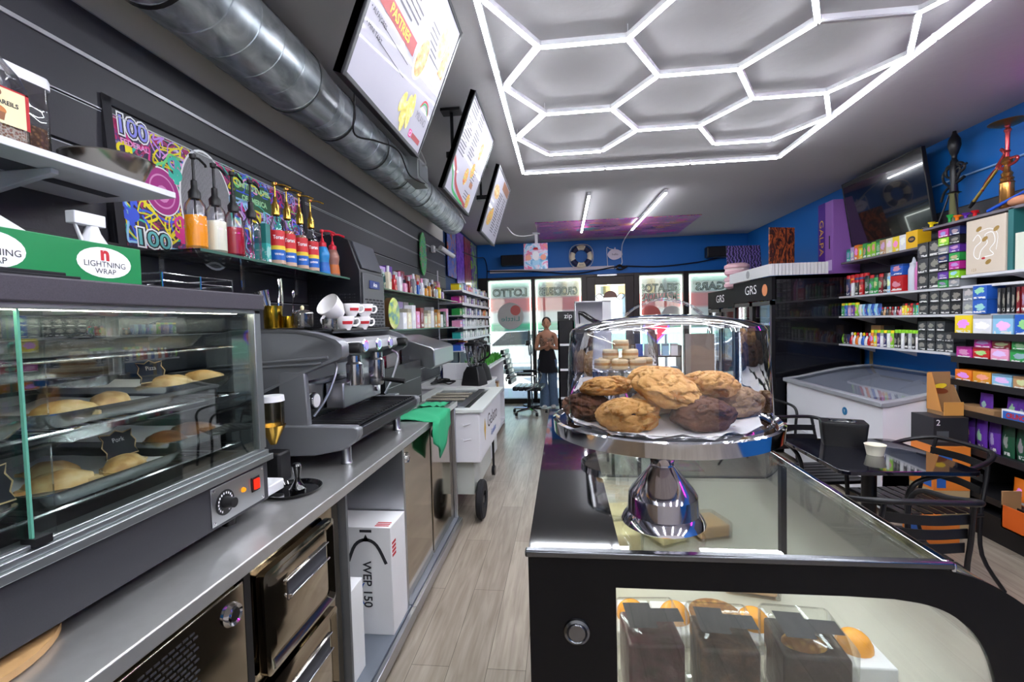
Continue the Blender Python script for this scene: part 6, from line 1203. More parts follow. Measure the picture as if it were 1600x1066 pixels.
for ci, (y, nm) in enumerate(((4.165, 'left'), (4.055, 'right'))):
    for k in range(7): place(PB, 3.15, y, 1.791+k*.068, '%s flat tin in the %s tin stack, %s from bottom' % (gcol[(k*2+ci) % 7], nm, ORD[k]), 'tin', 'stacked flat tins', gcol[(k*2+ci) % 7], None, (1.8, 2.0, .52), 'flat_tin')
bb = thing('puzzle_box', 'big beige boxed puzzle with winding white lines and gold shapes on the short shelf', 'box', (3.2, 3.79, 1.872))
MB().box(3.09, 3.16, 3.63, 3.95, 1.872, 2.275).build('box', M('beige_card', 'cdbfae', .6), bb, world=True, bevel=.003)
m4 = local4((0, -1, 0), (0, 0, 1), (-1, 0, 0), (3.0895, 3.79, 2.07)); pw = parent_world(bb).inverted()
mb = MB(); mb.ribbon([(-.1, .05), (-.06, .09), (-.03, .04), (-.08, .0), (-.09, -.06), (-.05, -.09), (-.03, -.03), (.02, .02), (.0, .08), (.06, .09), (.08, .02), (.04, -.03), (.07, -.07), (.0, -.08)], .006, 0, 0); mb.ribbon([(-.05, .11), (.04, .12), (.1, .07), (.09, -.04)], .004, 0, 0)
for x, y in ((-.05, .13), (.09, .11), (0, .05), (.03, -.12)): mb.disc(x, y, .026, .016, .0005, 1, 12, .5)
mb.disc(-.01, -.09, .016, .008, .0008, 2); mb.xf(m4).build('print', [inkw, M('gold_print', '9a7a3a', .5), inkr], bb, world=True); text('123', .03, MAT['gold_print'], bb, 0, 0, 0, mat4=pw @ m4 @ Matrix.Translation((-.09, -.17, 0)))
tag(MB().box(3.10, 3.2, 3.585, 3.625, 1.871, 2.30).build('teal_box', M('teal_card', '2a6a6a', .5)), 'thin dark teal box standing beside the beige puzzle box', 'box')
tag(MB().box(3.10, 3.17, 3.3, 3.57, 1.871, 2.12).build('pale_box', M('pale_card', 'd4d8c8', .6)), 'pale green and white box at the right edge of the short shelf', 'box')
# sweets shelf under the TV
R_(PB, 5.56, .07, 2.171, ['teal', 'lilac', 'orange', 'yellow', 'green', 'lime green', 'lime green', 'green'], 'small sweets box', 'box', 'sweets boxes under the television', 'dark shelf under the television', (.8, 1.25, 1.25), 'sweets_box', x=3.19, jit=.15)
R_(PB, 4.98, .09, 2.171, ['tan', 'cream', 'yellow', 'white'], 'wide sweets box', 'box', 'wide boxes under the television', 'dark shelf under the television', (1.2, 1.7, 1.2), 'sweets_box', x=3.19)
o = thing('yellow_box', 'bright yellow box with a dark smile at the end of the dark shelf', 'box', (3.17, 4.58, 2.172)); MB().box(3.13, 3.24, 4.5, 4.64, 2.172, 2.325).build('carton', M('box_yellow', 'e8b418', .5), o, world=True)
MB().disc(0, 0, .045, .028, 0, 0).disc(0, 0, .03, .012, .0005, 1).xf(local4((0, -1, 0), (0, 0, 1), (-1, 0, 0), (3.129, 4.57, 2.25))).build('smile_print', [ink, kraft], o, world=True)
# middle shelf
R_(PT, 5.74, .05, 1.571, ['red'], 'pump bottle', 'bottle', 'pump bottles', 'middle long shelf', (1.2, 1.2, .95), 'pump_bottle', ['white'], x=3.15)
R_(PC, 5.62, .062, 1.571, ['green', 'blue', 'lilac', 'purple', 'lime green'], 'small canister', 'can', 'small canisters', 'middle long shelf', (.95, .95, .95), 'canister', ['yellow', 'lime green'], x=3.15)
R_(PU, 5.30, .05, 1.571, ['white', 'light blue', 'blue', 'light blue', 'blue', 'light blue', 'blue'], 'little bag of charms', 'bag', 'small bags', 'middle long shelf', (1, .6, .8), 'small_bag', x=3.14)
R_(PR, 4.96, .036, 1.571, ['dark grey', 'tan', 'dark grey', 'brown', 'dark red', 'grey', 'dark red', 'pink'], 'tiny bottle', 'bottle', 'tiny bottles', 'middle long shelf', (.65, .65, .65), 'tiny_bottle', ['red', 'silver'], x=3.14)
R_(PC, 4.66, .034, 1.571, ['yellow', 'yellow', 'orange', 'red', 'green', 'teal', 'yellow'], 'lighter', 'lighter', 'cigarette lighters', 'middle long shelf', (.55, .55, .7), 'lighter', ['black', 'red'], x=3.13)
for ci, y in enumerate((4.4, 4.28, 4.17)):
    for k in range(2): place(PB, 3.16, y, 1.571+k*.1, '%s black carton with pale print, %s column on the middle long shelf' % (['lower', 'upper'][k], ORD[ci]), 'box', 'small black cartons on the middle shelf', 'dark grey', None, (1.4, 2.0, .82), 'black_carton')
for ci, (y, c_) in enumerate(((4.05, 'black'), (3.94, 'grey'))):
    for k in range(2): place(PB, 3.15, y, 1.571+k*.1, '%s %s box with a clear window, %s column beside the black cartons' % (['lower', 'upper'][k], c_, ORD[ci]), 'box', 'window boxes on the middle shelf', c_, None, (1.4, 2.0, .82), 'window_box')
for k in range(2): place(PB, 3.13, 3.80, 1.571+k*.105, '%s blue and brown biscuit box on the middle long shelf' % ['lower', 'upper'][k], 'box', 'blue biscuit boxes', 'blue', None, (1.8, 2.3, .86), 'biscuit_box')
R_(PB, 3.67, .035, 1.571, ['dark grey', 'black', 'dark grey', 'black', 'dark red', 'dark red', 'white', 'dark red'], 'upright slim box', 'box', 'slim boxes', 'middle long shelf', (1.5, .45, 1.5), 'slim_box', x=3.14)
# lowest shelf
R_(PU, 5.80, .055, 1.261, ['black', 'yellow', 'dark grey', 'lime green', 'black', 'navy blue'], 'sachet', 'bag', 'dark sachets', 'lowest long shelf', (1, .7, .72), 'sachet', x=3.15)
R_(PR, 5.46, .05, 1.261, ['red', 'white', 'orange', 'white', 'blue', 'white', 'red'], 'small bottle', 'bottle', 'small bottles', 'lowest long shelf', (1, 1, 1.05), 'small_bottle', ['white', 'yellow', 'red'], x=3.15)
R_(PC, 5.10, .048, 1.261, ['orange', 'yellow', 'purple', 'white', 'navy blue', 'white', 'lime green'], 'slim can', 'can', 'slim cans', 'lowest long shelf', (.85, .85, 1.1), 'slim_can', ['yellow', 'lime green'], x=3.14)
R_(PC, 4.76, .045, 1.261, ['black', 'black', 'white', 'black', 'silver', 'black', 'white'], 'dark can with lime cap', 'can', 'dark cans with lime caps', 'lowest long shelf', (.85, .85, 1.15), 'lime_capped_can', ['lime green'], x=3.14)
for ci, y in enumerate((4.42, 4.32, 4.22, 4.13)):
    for k in range(3 if ci < 3 else 2): place(PB, 3.16, y, 1.261+k*.085, '%s black carton with a pale print, %s column on the lowest long shelf' % (['bottom', 'middle', 'top'][k], ORD[ci]), 'box', 'small black cartons on the lowest shelf', 'dark grey', None, (1.3, 1.75, .69), 'black_carton')
R_(PB, 5.3, .2, 1.262, ['tan', 'dark grey'], 'open display tray', 'box', 'display trays', 'lowest long shelf', (1.2, 3, 1.7), 'display_tray', x=3.33)
# hookahs -------------------------------------------------------------------
hk = thing('water_pipe', 'black water pipe with a coiled hose on the top shelf', 'water pipe', (3.25, 4.28, 2.312))
MB().lathe([(0, 0), (.04, 0), (.042, .01), (.03, .02), (.028, .25), (.035, .26), (0, .26)], (0, 0, 0), 20).build('base_column', M('hookah_glass', '6a6a4a', .2), hk)
MB().lathe([(0, .26), (.05, .265), (.03, .275), (.024, .34), (.028, .42), (.028, .52), (.018, .54), (.018, .57), (.028, .59), (.044, .65), (.04, .70), (.015, .75), (.012, .77), (0, .772)], (0, 0, 0), 24).build('stem', blackm, hk)
for a in (.6, 2.5, 4.4): MB().tube([(.02*cos(a), .02*sin(a), .28), (.1*cos(a), .1*sin(a), 0)], .007, 6).build('support', blackm, hk)
MB().tube([(0, 0, .3), (.0, .1, .38), (0, .1, .46), (0, -.05, .5), (0, -.1, .44), (0, .02, .4), (0, .08, .43), (0, .06, .5), (0, -.06, .47), (0, -.02, .36), (0, .09, .3), (0, .13, .22)], .010, 8, smooth=6).build('hose', black_pl, hk)
MB().cyl((0, -.02, .34), (0, -.1, .37), .012, n=10).cyl((0, -.02, .45), (0, -.12, .47), .010, n=10).build('spout', blackm, hk)
MB().lathe([(0, 0), (.03, 0), (.018, .01), (.016, .04), (.03, .07), (.028, .07)], (0, .16, 0), 16).build('bowl', blackm, hk)
h2 = thing('water_pipe', 'gold and red ornate water pipe on the top shelf near the right edge', 'water pipe', (3.22, 3.78, 2.312))
gd = M('hookah_gold', 'c08a4a', .2, .9); gr_ = M('hookah_rose', 'b84a4a', .2, .7)
MB().lathe([(0, 0), (.04, 0), (.045, .01), (.035, .02), (.042, .035), (.036, .05), (.04, .06), (.04, .20), (.044, .205), (.034, .22), (.04, .235), (.028, .25), (.034, .27), (.02, .29), (.016, .33), (.034, .35), (.03, .37), (.014, .39)], (0, 0, 0), 24).build('body', gd, h2)
MB().lathe([(.014, .38), (.012, .42), (.02, .43), (.012, .44), (.014, .56), (.022, .58), (.012, .6), (.02, .615), (0, .62)], (0, 0, 0), 20).build('stem', gr_, h2)
MB().lathe([(0, .62), (.06, .625), (.105, .64), (.107, .636), (.06, .615), (0, .61)], (0, 0, 0), 32).build('ash_plate', M('plate_bronze', '8a6a3a', .3, .8), h2)
MB().tube([(0, .02, .3), (.0, .07, .36), (0, -.07, .37), (0, -.05, .33), (0, .08, .33), (0, .02, .42), (0, .05, .46), (0, .0, .38), (0, .1, .32), (0, .16, .26), (0, .2, .2)], .010, 8, smooth=6).build('hose', gr_, h2)
MB().cyl((0, .06, .34), (0, .27, .14), .009, .012, 10).cyl((0, .27, .14), (0, .31, .10), .016, .012, 10, 1).build('mouthpiece', [M('brass_pipe', 'b8a050', .3, .8), black_pl], h2)
for y, c_, lab in ((4.36, 'yellow', 'small yellow glass pipe at the left end of the top shelf'), (4.17, 'green', 'small green glass pipe beside the black water pipe'), (4.10, 'orange', 'small orange glass pipe on the top shelf'), (4.02, 'purple', 'small purple glass pipe on the top shelf'), (3.94, 'red', 'small red glass pipe beside the gold water pipe')):
    o = thing('glass_pipe', lab, 'pipe', (3.14, y, 2.311)); m_ = M('pipe_'+c_, COL[c_], .15); o.scale = (1, 1, .62+.12*(len(c_) % 3)); o.rotation_euler = (0, 0, len(lab) % 5)
    MB().lathe([(0, 0), (.02, 0), (.012, .012), (.012, .045), (.02, .06), (.026, .075), (.02, .078), (0, .06)], (0, 0, 0), 18).build('bowl', m_, o); MB().tube([(0, 0, .04), (0, -.03, .06), (0, -.05, .055)], .007, 8).build('neck', m_, o)
o = thing('blue_pipe', 'bright blue long pipe lying across the top shelf, right edge', 'pipe', (3.15, 3.62, 2.311)); MB().loft([(3.15, 3.84, 2.33), (3.15, 3.5, 2.42)], [.014, .008], 10).build('stem', M('pipe_blue2', '1c50c0', .3), o, world=True)
tag(MB().ell((3.16, 3.6, 2.35), .05, .09, .035, 20, 12).build('clay_bowl', M('clay', 'c88a68', .6)), 'salmon coloured bowl at the right edge of the top shelf', 'bowl')
tag(MB().cyl((3.385, 3.2, 2.73), (3.385, 4.9, 2.735), .008, n=8).build('wall_rod', M('rod_pale', '8ab0d8', .4)), 'pale thin rod running along the blue wall behind the water pipes', 'rod')
# television ------------------------------------------------------------------
tv = board('television', 'black flat television tilted down on the right wall below the ceiling', 'television', (3.27, 5.62, 2.36), (-.0, -1, 0), (-.11, 0, .70))
tv.location = (3.27, 5.68, 2.34); W_, H_ = 1.17, .72
MB().box(0, W_, 0, H_, -.035, -.005).box(0, .012, 0, H_, -.005, .002).box(W_-.012, W_, 0, H_, -.005, .002).box(0, W_, H_-.012, H_, -.005, .002).box(0, W_, 0, .02, -.005, .002).build('housing', black_pl, tv, bevel=.003)
MB().rect(.012, W_-.012, .02, H_-.012, 0).build('screen', M('tv_screen', '0a0a0c', .12, coat=1), tv); text('ONN', .03, M('tv_logo', '8a8a8e', .4), tv, W_-.1, .012, .0025)
MB().box(.4, .8, .2, .5, -.12, -.035).build('wall_mount', blackm, tv)
# ================================================================ snack gondola
gx = 2.9
gn = thing('snack_shelving', 'black snack shelving unit at the right edge of the photo', 'shelving', (3.15, 2.7, 0)); gy0, gy1 = 1.6, 3.82
GZ = [.31, .61, .875, 1.09, 1.26, 1.436]; gk = M('gondola_black', '1c1b1e', .45)
for z in GZ: MB().box(gx, 3.36, gy0, gy1, z-.035, z-.012).box(gx-.006, gx, gy0, gy1, z-.045, z).build('shelf', gk, gn, world=True)
MB().box(gx+.02, 3.36, gy0, gy1, 0, .18).build('plinth', gk, gn, world=True); MB().box(3.34, 3.36, gy0, gy1, .18, 1.55).build('back_panel', gk, gn, world=True); MB().box(gx+.05, 3.34, gy1, gy1+.02, 0, 1.3).build('end_panel', gk, gn, world=True)
G = lambda pr, z, y0, st, cs, what, cat, group, where, sc, name, x=gx+.08, caps=None: R_(pr, y0, st, z-.0115, cs, what, cat, group, where, sc, name, caps, x)
G(PB, GZ[5], 3.76, .155, ['yellow', 'white', 'light blue', 'blue', 'navy blue'], 'cookie carton', 'box', 'cookie cartons on the top snack shelf', 'top snack shelf', (1.5, 2.9, 1.15), 'cookie_carton')
G(PB, GZ[4], 3.75, .14, ['magenta', 'red', 'pink', 'green', 'orange', 'yellow'], 'chewing gum box', 'box', 'gum boxes', 'second snack shelf', (1.5, 2.6, .7), 'gum_box')
G(PB, GZ[4]+.085, 3.6, .14, ['magenta', 'dark red', 'green'], 'gum box stacked on top', 'box', 'stacked gum boxes', 'second snack shelf', (1.5, 2.6, .5), 'gum_box')
G(PB, GZ[3], 3.74, .15, ['orange', 'amber', 'light blue', 'tan', 'tan'], 'open candy tray', 'box', 'candy trays', 'third snack shelf', (1.8, 2.8, .7), 'candy_tray')
for k, y in enumerate((3.62, 3.42, 3.36, 3.28, 3.2, 3.12, 3.04)): place(PU, gx+.08+.004*k, y, GZ[2]-.0115, 'purple chocolate pouch on the fourth snack shelf, %s from the left' % ORD[k], 'bag', 'purple chocolate pouches', 'purple', None, (1, 1.1, .95), 'chocolate_pouch')
tag(MB().box(gx+.01, gx+.14, 3.48, 3.8, GZ[2]-.011, GZ[2]+.03).build('shelf_tray', kraft), 'brown card tray at the left end of the fourth snack shelf', 'tray')
cb = thing('candy_box', 'white and blue bar box printed CRUNCH at the front of the fourth snack shelf', 'box', (gx+.06, 3.3, GZ[2]-.011)); MB().box(gx+.005, gx+.03, 3.2, 3.42, GZ[2]-.011, GZ[2]+.06).build('carton', card_w, cb, world=True); MB().box(gx+.0035, gx+.005, 3.21, 3.41, GZ[2]-.005, GZ[2]+.05).build('blue_print', inkb, cb, world=True); text('CRUNCH', .045, inkr, cb, 0, 0, 0, width=.15, mat4=parent_world(cb).inverted() @ local4((0, -1, 0), (0, 0, 1), (-1, 0, 0), (gx+.0025, 3.31, GZ[2]+.022)), bold=.002)
for k in range(8):
    c_ = 'purple' if k < 3 else 'dark green'; o = place(PU, gx+.07, 3.74-k*.10, GZ[1]-.0115, '%s crisp packet with pale motif, %s from left on the fifth snack shelf' % (c_, ORD[k]), 'bag', 'crisp packets', c_, None, (1.1, .95, 1.5), 'crisp_packet')
for k, (y, c_) in enumerate(((3.2, 'dark red'), (3.1, 'red'), (3.35, 'orange'), (2.95, 'red'), (2.8, 'dark red'))): place(PU, gx+.08, y, GZ[0]-.0115, '%s snack bag on the lowest snack shelf, %s from the left' % (c_, ORD[k]), 'bag', 'snack bags on the lowest shelf', c_, None, (1.2, 1.3, 1.2), 'snack_bag')
o = thing('display_box', 'open orange cardboard display box of snack bags at the shelf foot', 'box', (gx-.02, 3.05, .181)); MB().box(gx-.09, gx-.08, 2.75, 3.3, .181, .33, 1).box(gx-.09, gx+.019, 3.29, 3.3, .181, .42, 0).box(gx-.09, gx+.019, 2.75, 3.3, .181, .19, 0).build('carton', [kraft, M('display_orange', 'd8601c', .5)], o, world=True)
# boxes at the end of the gondola
o = thing('display_stand', 'tall brown cardboard candy display with a yellow picture beside the freezer', 'display', (2.93, 3.9, .6)); 
o.location = (2.74, 3.76, .83); MB().box(2.75, 2.9, 3.70, 3.84, .83, .86, 0).prism([(3.70, .86), (3.84, .86), (3.84, 1.13), (3.80, 1.14)], 2.745, 2.75, 'x', 1).box(2.75, 2.9, 3.83, 3.84, .86, 1.14, 0).prism([(3.70, .86), (3.84, .86), (3.84, 1.13)], 2.895, 2.9, 'x', 0).build('carton', [kraft, M('candy_orange', 'c88a48', .5)], o, world=True)
MB().box(2.76, 2.89, 3.695, 3.70, .831, .93, 0).build('front_lip', M('candy_orange2', 'd89a50', .5), o, world=True)
MB().disc(0, 0, .05, .02, 0, 0, 20, .2).disc(.0, -.035, .06, .022, .0004, 1, 20, -.1).xf(local4((1, 0, 0), (0, 0, 1), (0, -1, 0), (2.825, 3.828, 1.03))).build('picture_print', [M('candy_yellow', 'f0d030', .5), M('candy_brown', '7a3a1c', .5)], o, world=True)
tag(MB().box(2.64, 2.88, 3.62, 3.86, .02, .3).build('card_crate', M('crate_tan', 'b8a078', .7), bevel=.003), 'tan carton on the floor at the end of the snack shelving', 'box')
o = thing('carton', 'low orange and blue carton on the tan carton beside the table', 'box', (2.76, 3.74, .301)); MB().box(2.64, 2.88, 3.62, 3.86, .301, .46).build('box', M('carton_orange', 'e08030', .5), o, world=True); MB().box(2.639, 2.6395, 3.64, 3.72, .32, .44).box(2.66, 2.72, 3.6185, 3.6195, .32, .44).build('blue_patch', inkb, o, world=True)
o = thing('carton', 'orange carton with a blue star under the black boxed kit', 'box', (2.76, 3.74, .461)); MB().box(2.65, 2.88, 3.62, 3.86, .461, .62).build('box', MAT['carton_orange'], o, world=True); MB().box(2.67, 2.76, 3.6185, 3.6195, .49, .59).build('blue_patch', inkb, o, world=True)
o = thing('kit_box', 'black printed kit box numbered 2 beside the tall candy display', 'box', (2.76, 3.74, .621)); MB().box(2.65, 2.88, 3.64, 3.86, .621, .828).build('box', M('kit_black', '242428', .5), o, world=True, bevel=.002)
text('2', .06, inkw, o, 0, 0, 0, mat4=parent_world(o).inverted() @ local4((1, 0, 0), (0, 0, 1), (0, -1, 0), (2.68, 3.639, .79))); MB().box(2.67, 2.75, 3.6385, 3.6395, .65, .73).build('print', greym, o, world=True)
o = thing('carton', 'plain orange snack carton standing between the table and the shelving', 'box', (2.55, 3.5, 0)); MB().box(2.42, 2.66, 3.42, 3.6, 0, .14).build('box', MAT['carton_orange'], o, world=True); MB().box(2.419, 2.4195, 3.44, 3.52, .02, .12).build('blue_patch', inkb, o, world=True)
# ================================================================ street wall decorations
wy = YF-.002
lr = thing('life_ring', 'cream life ring with navy bands and rope on the blue street wall', 'life ring', (.365, YF-.05, 2.815))
N_ = 64
for nm, col_, rng in (('ring', 'e8dcc0', [(i*90-25, i*90+25) for i in range(4)]), ('band', '1c2448', [(i*90+25, i*90+65) for i in range(4)])):
    for a, b_ in rng:
        pts = [(0+.165*sin(radians(t)), 0, .165*cos(radians(t))) for t in [a+(b_-a)*k/10 for k in range(11)]]; MB().loft(pts, .048 if nm == 'ring' else .05, 16).build(nm, M('ring_'+nm, col_, .6), lr)
pts = [(.235*sin(radians(t))*(1+.05*cos(radians(4*t+180))), -.02, .235*cos(radians(t))*(1+.05*cos(radians(4*t+180)))) for t in range(0, 360, 15)]; MB().tube(pts, .006, 6, closed=True).build('rope', M('rope', 'd8d0c0', .8), lr)
text('WELCOME', .035, ink, lr, 0, 0, 0, width=.11, mat4=local4((1, 0, 0), (0, 0, 1), (0, -1, 0), (0, -.05, .165))); text('ABOARD', .035, ink, lr, 0, 0, 0, width=.09, mat4=local4((1, 0, 0), (0, 0, 1), (0, -1, 0), (0, -.05, -.165)))
o = thing('bluetooth_decoration', 'small white apple-shaped sign with scribbled lettering on the blue wall', 'sign', (1.0, YF-.02, 2.83)); o.name = 'apple_sign'
MB().prism([(.13*cos(a)*(1+.06*cos(2*a)), .10*sin(a)*(1+.05*cos(3*a))) for a in [2*pi*i/30 for i in range(30)]], -.008, .008, 'y').box(-.01, .01, -.006, .006, .09, .13).build('board', M('sign_white', 'd8d0dc', .5), o); text('hello', .06, line_m, o, 0, 0, 0, mat4=local4((1, 0, 0), (0, 0, 1), (0, -1, 0), (0, -.0085, 0)))
for x0, x1, lab in ((-1.16, -.73, 'black loudspeaker on the blue wall behind the hanging poster'), (2.62, 3.02, 'black loudspeaker high on the blue wall above the cigar window')):
    o = thing('loudspeaker', lab, 'speaker', ((x0+x1)/2, YF-.12, 2.68), 0, 'black loudspeakers on the street wall'); MB().box(x0, x1, YF-.2, YF-.03, 2.68, 2.88).build('cabinet', blackm, o, world=True, bevel=.02, seg=3); MB().box(x0+.02, x1-.02, YF-.205, YF-.2, 2.7, 2.86).build('grille', M('grille', '242226', .9), o, world=True); MB().box((x0+x1)/2-.02, (x0+x1)/2+.02, YF-.03, YF-.001, 2.74, 2.82).build('bracket', blackm, o, world=True)
tag(MB().box(-1.4, .98, YF-.03, YF-.001, 2.56, 2.62).build('cable_channel', M('channel_white', 'c4c0c8', .5)), 'white cable channel running along the blue street wall', 'cable channel')
wire([(-1.45, YF-.03, 2.6), (-.6, YF-.04, 2.57), (.2, YF-.04, 2.5), (.7, YF-.04, 2.55), (1.1, YF-.04, 2.6), (1.8, YF-.04, 2.57), (2.5, YF-.04, 2.62), (2.95, YF-.06, 2.7)], .012, 'black cable sagging along the blue wall above the shop windows')
wire([(1.0, YF-.05, 2.58), (1.08, YF-.06, 2.62), (1.15, YF-.06, 2.57), (1.22, YF-.05, 2.6), (1.1, YF-.06, 2.54), (1.02, YF-.05, 2.56)], .02, 'tangle of black plugs at the end of the white cable channel')
wire([(1.16, 8.0, 3.1), (1.1, 8.6, 2.98), (1.12, YF-.03, 2.8), (1.12, YF-.03, 2.65), (1.0, YF-.03, 2.56)], .008, 'white cord running down from the ceiling tube beside the apple sign', cablew)
wire([(.86, YF-.02, 2.62), (.85, YF-.02, 2.95), (.9, YF-.02, 2.94), (.98, YF-.02, 2.92)], .006, 'thin white cord hanging left of the apple sign', cablew)
wire([(-1.62, 7.2, 2.75), (-1.55, 8.4, 2.8), (-1.5, YF-.05, 2.85), (-1.45, YF-.04, 2.6), (-1.5, YF-.05, 2.2)], .008, 'black cable hanging in the corner between banners and street wall')
# hanging promo poster on its pole
hp = thing('hanging_poster', 'pink and blue ice cream poster hanging from a white ceiling pole', 'poster', (-.44, 8.0, 2.5))
MB().box(-.65, -.24, 8.0, 8.01, 2.5, 2.94).build('print', ramp_mat('icecream_print', 'noise', 7, [(.3, '3a6ab8'), (.42, '88c8e8'), (.5, 'e8e8f4'), (.58, 'e070a8'), (.7, 'f0a080')], .3, 0, (1, 1, 1), 1), hp, world=True)
MB().disc(-.0, 0, .06, .08, 0, 0).disc(-.13, -.03, .05, .05, 0, 1).disc(.13, -.03, .05, .05, 0, 1).rect(-.06, .06, -.16, -.08, 0, 2).poly([(-.05, .10), (.05, .10), (.03, .14), (-.03, .14)], .001, 3).xf(local4((1, 0, 0), (0, 0, 1), (0, -1, 0), (-.445, 7.998, 2.73))).build('cup_pictures', [inkw, M('peach_print', 'f0a890', .5), M('sky_print', 'a8d8f0', .5), inkr], hp, world=True)
MB().box(-.455, -.405, 8.0, 8.03, 2.94, 3.10).box(-.49, -.37, 7.96, 8.06, 3.1, 3.12).build('pole', white_pl, hp, world=True)
wire([(-.45, 7.98, 3.09), (-.6, 7.5, 2.98), (-.7, 6.9, 2.9), (-.75, 6.5, 2.93)], .008, 'white cord from the ceiling pole towards the farthest menu board', cablew)
tag(MB().box(-.75, -.65, 6.4, 6.46, 2.88, 2.92).build('adapter', blackm), 'small black adapter hanging on the white cord', 'adapter') if 0 else None
# ================================================================ ice cream cart
ic = thing('ice_cream_cart', 'white ice cream cart on black wheels at the end of the steel counter', 'cart', (-1.0, 4.2, 0))
icw = M('cart_white', 'd8d8dc', .35)
MB().prism([(3.55, .50), (3.55, .90), (4.76, .90), (4.76, .56), (4.4, .50)], -1.34, -.67, 'x').build('body', icw, ic, world=True, bevel=.006)
MB().box(-1.36, -1.26, 3.53, 4.8, .90, .925).box(-.76, -.64, 3.53, 4.8, .90, .925).box(-1.26, -.76, 3.53, 3.62, .90, .925).box(-1.26, -.76, 4.7, 4.8, .90, .925).build('top_frame', M('cart_top', 'c8ccc8', .35), ic, world=True, bevel=.004)
MB().box(-1.26, -.76, 3.62, 4.7, .902, .906).build('glass_lid', M('cart_tub_floor', '5a5e5c', .2, .4), ic, world=True)
for i, y in enumerate((4.05, 4.22, 4.38)): 
    mb = MB().box(-1.25, -.9, y, y+.07, .912, .918); 
    for k in range(20): mb.box(-1.245+k*.0175, -1.235+k*.0175, y+.004, y+.066, .918, .922)
    mb.build('slide_rail', M('rail_beige', 'b8b0a0', .4, .5), ic, world=True)
MB().box(-.86, -.80, 3.62, 4.6, .926, .934).box(-1.2, -.86, 3.66, 3.70, .93, .938).build('lid_frame', steel, ic, world=True)
MB().box(-1.3, -.74, 3.62, 4.5, .22, .50).build('under_box', M('cart_under', 'b8bcb4', .5), ic, world=True)
for x in (-.72, -1.32):
    for y in (3.68,):
        w_ = MB().lathe([(.07, 0), (.145, .0), (.158, .012), (.158, .04), (.145, .052), (.07, .052), (.07, 0)], (x, y, .16), 36, 0, 'x').build('wheel', M('tyre', '16161a', .8), ic, world=True)
        mb = MB().lathe([(0, .01), (.03, .008), (.03, .044), (0, .042)], (x, y, .16), 16, 0, 'x')
        for k in range(5): a = 2*pi*k/5; mb.cyl((x+.026, y, .16), (x+.026, y+.08*cos(a), .16+.08*sin(a)), .012, n=8)
        mb.build('hub', blackm, w_, world=True)
MB().lathe([(0, 0), (.05, 0), (.05, .03), (0, .03)], (-.75, 4.6, .1), 20, 0, 'x').cyl((-.735, 4.6, .1), (-.735, 4.6, .5), .012, n=8).build('caster', blackm, ic, world=True)
m4 = parent_world(ic).inverted() @ local4((0, 1, 0), (0, 0, 1), (1, 0, 0), (-.6685, 4.2, .74)); text('Gelato', .17, M('logo_dark', '3a2a2e', .6), ic, 0, 0, 0, mat4=m4, width=.55); text('& paletas', .08, inkb, ic, 0, 0, 0, mat4=m4 @ Matrix.Translation((.05, -.13, 0)))
MB().prism([(3.75, .72), (3.79, .80), (3.83, .72), (3.79, .62)], -.669, -.668, 'x').build('gold_mark', M('logo_gold', 'c8a028', .5), ic, world=True)
mb = MB()
for z in (.87, .78, .66): mb.box(-.82, -.80, 3.546, 3.55, z, z+.03).tube([(-.80, 3.545, z+.015), (-.74, 3.542, z+.03)], .004, 5)
mb.build('hinge', icw, ic, world=True)
# back counter with blenders
bc = thing('back_counter', 'low white counter with clutter beyond the ice cream cart', 'counter', (-1.25, 5.2, 0))
MB().box(-1.62, -.86, 4.84, 5.7, .02, .90).build('cabinet', icw, bc, world=True); MB().box(-1.63, -.84, 4.82, 5.72, .90, .925).build('worktop', M('counter_white', 'd4d4d4', .3), bc, world=True, bevel=.003)
def blender(x, y, label):
    o = thing('blender', label, 'blender', (x, y, .926), -.3, 'black countertop blenders')
    rbox(MB(), .23, .2, [(0, 1), (.02, 1), (.14, .82), (.19, .6), (.2, .58)], .02).build('motor_base', black_pl, o)
    rbox(MB(), .16, .16, [(.205, .6), (.22, .72), (.42, 1), (.43, 1.02)], .04).build('jug', thin_glass('jug_smoke', (.62, .62, .66), .16), o)
    rbox(MB(), .17, .17, [(.43, 1), (.455, 1), (.47, .6), (.49, .55)], .04).build('lid', black_pl, o); MB().tube([(.07, 0, .41), (.13, 0, .40), (.135, 0, .3), (.06, 0, .25)], .012, 8, smooth=4).build('handle', black_pl, o)
blender(-.98, 4.97, 'black countertop blender nearest on the low white counter'); blender(-.99, 5.35, 'second black blender behind the first on the low white counter')
tag(MB().box(-1.45, -1.15, 5.42, 5.55, .926, 1.12).box(-1.3, -1.29, 5.415, 5.42, .93, 1.1).build('white_appliance', icw, bevel=.01), 'white box-shaped appliance behind the blenders', 'appliance')
random.seed(12); mb = MB()
wire([(-1.5+.35*random.random(), 4.9+.35*random.random(), .935+.05*random.random()) for i in range(14)], .008, 'heap of tangled black cables on the low white counter')
for i, (x, y, c_) in enumerate(((-1.5, 5.62, 'navy blue'), (-1.4, 5.62, 'orange'), (-1.3, 5.62, 'grey'))): place(PR, x, y, .926, '%s small bottle at the back of the low white counter' % c_, 'bottle', 'bottles behind the blenders', c_, 'silver', (1.4, 1.4, 1.4), 'small_bottle')
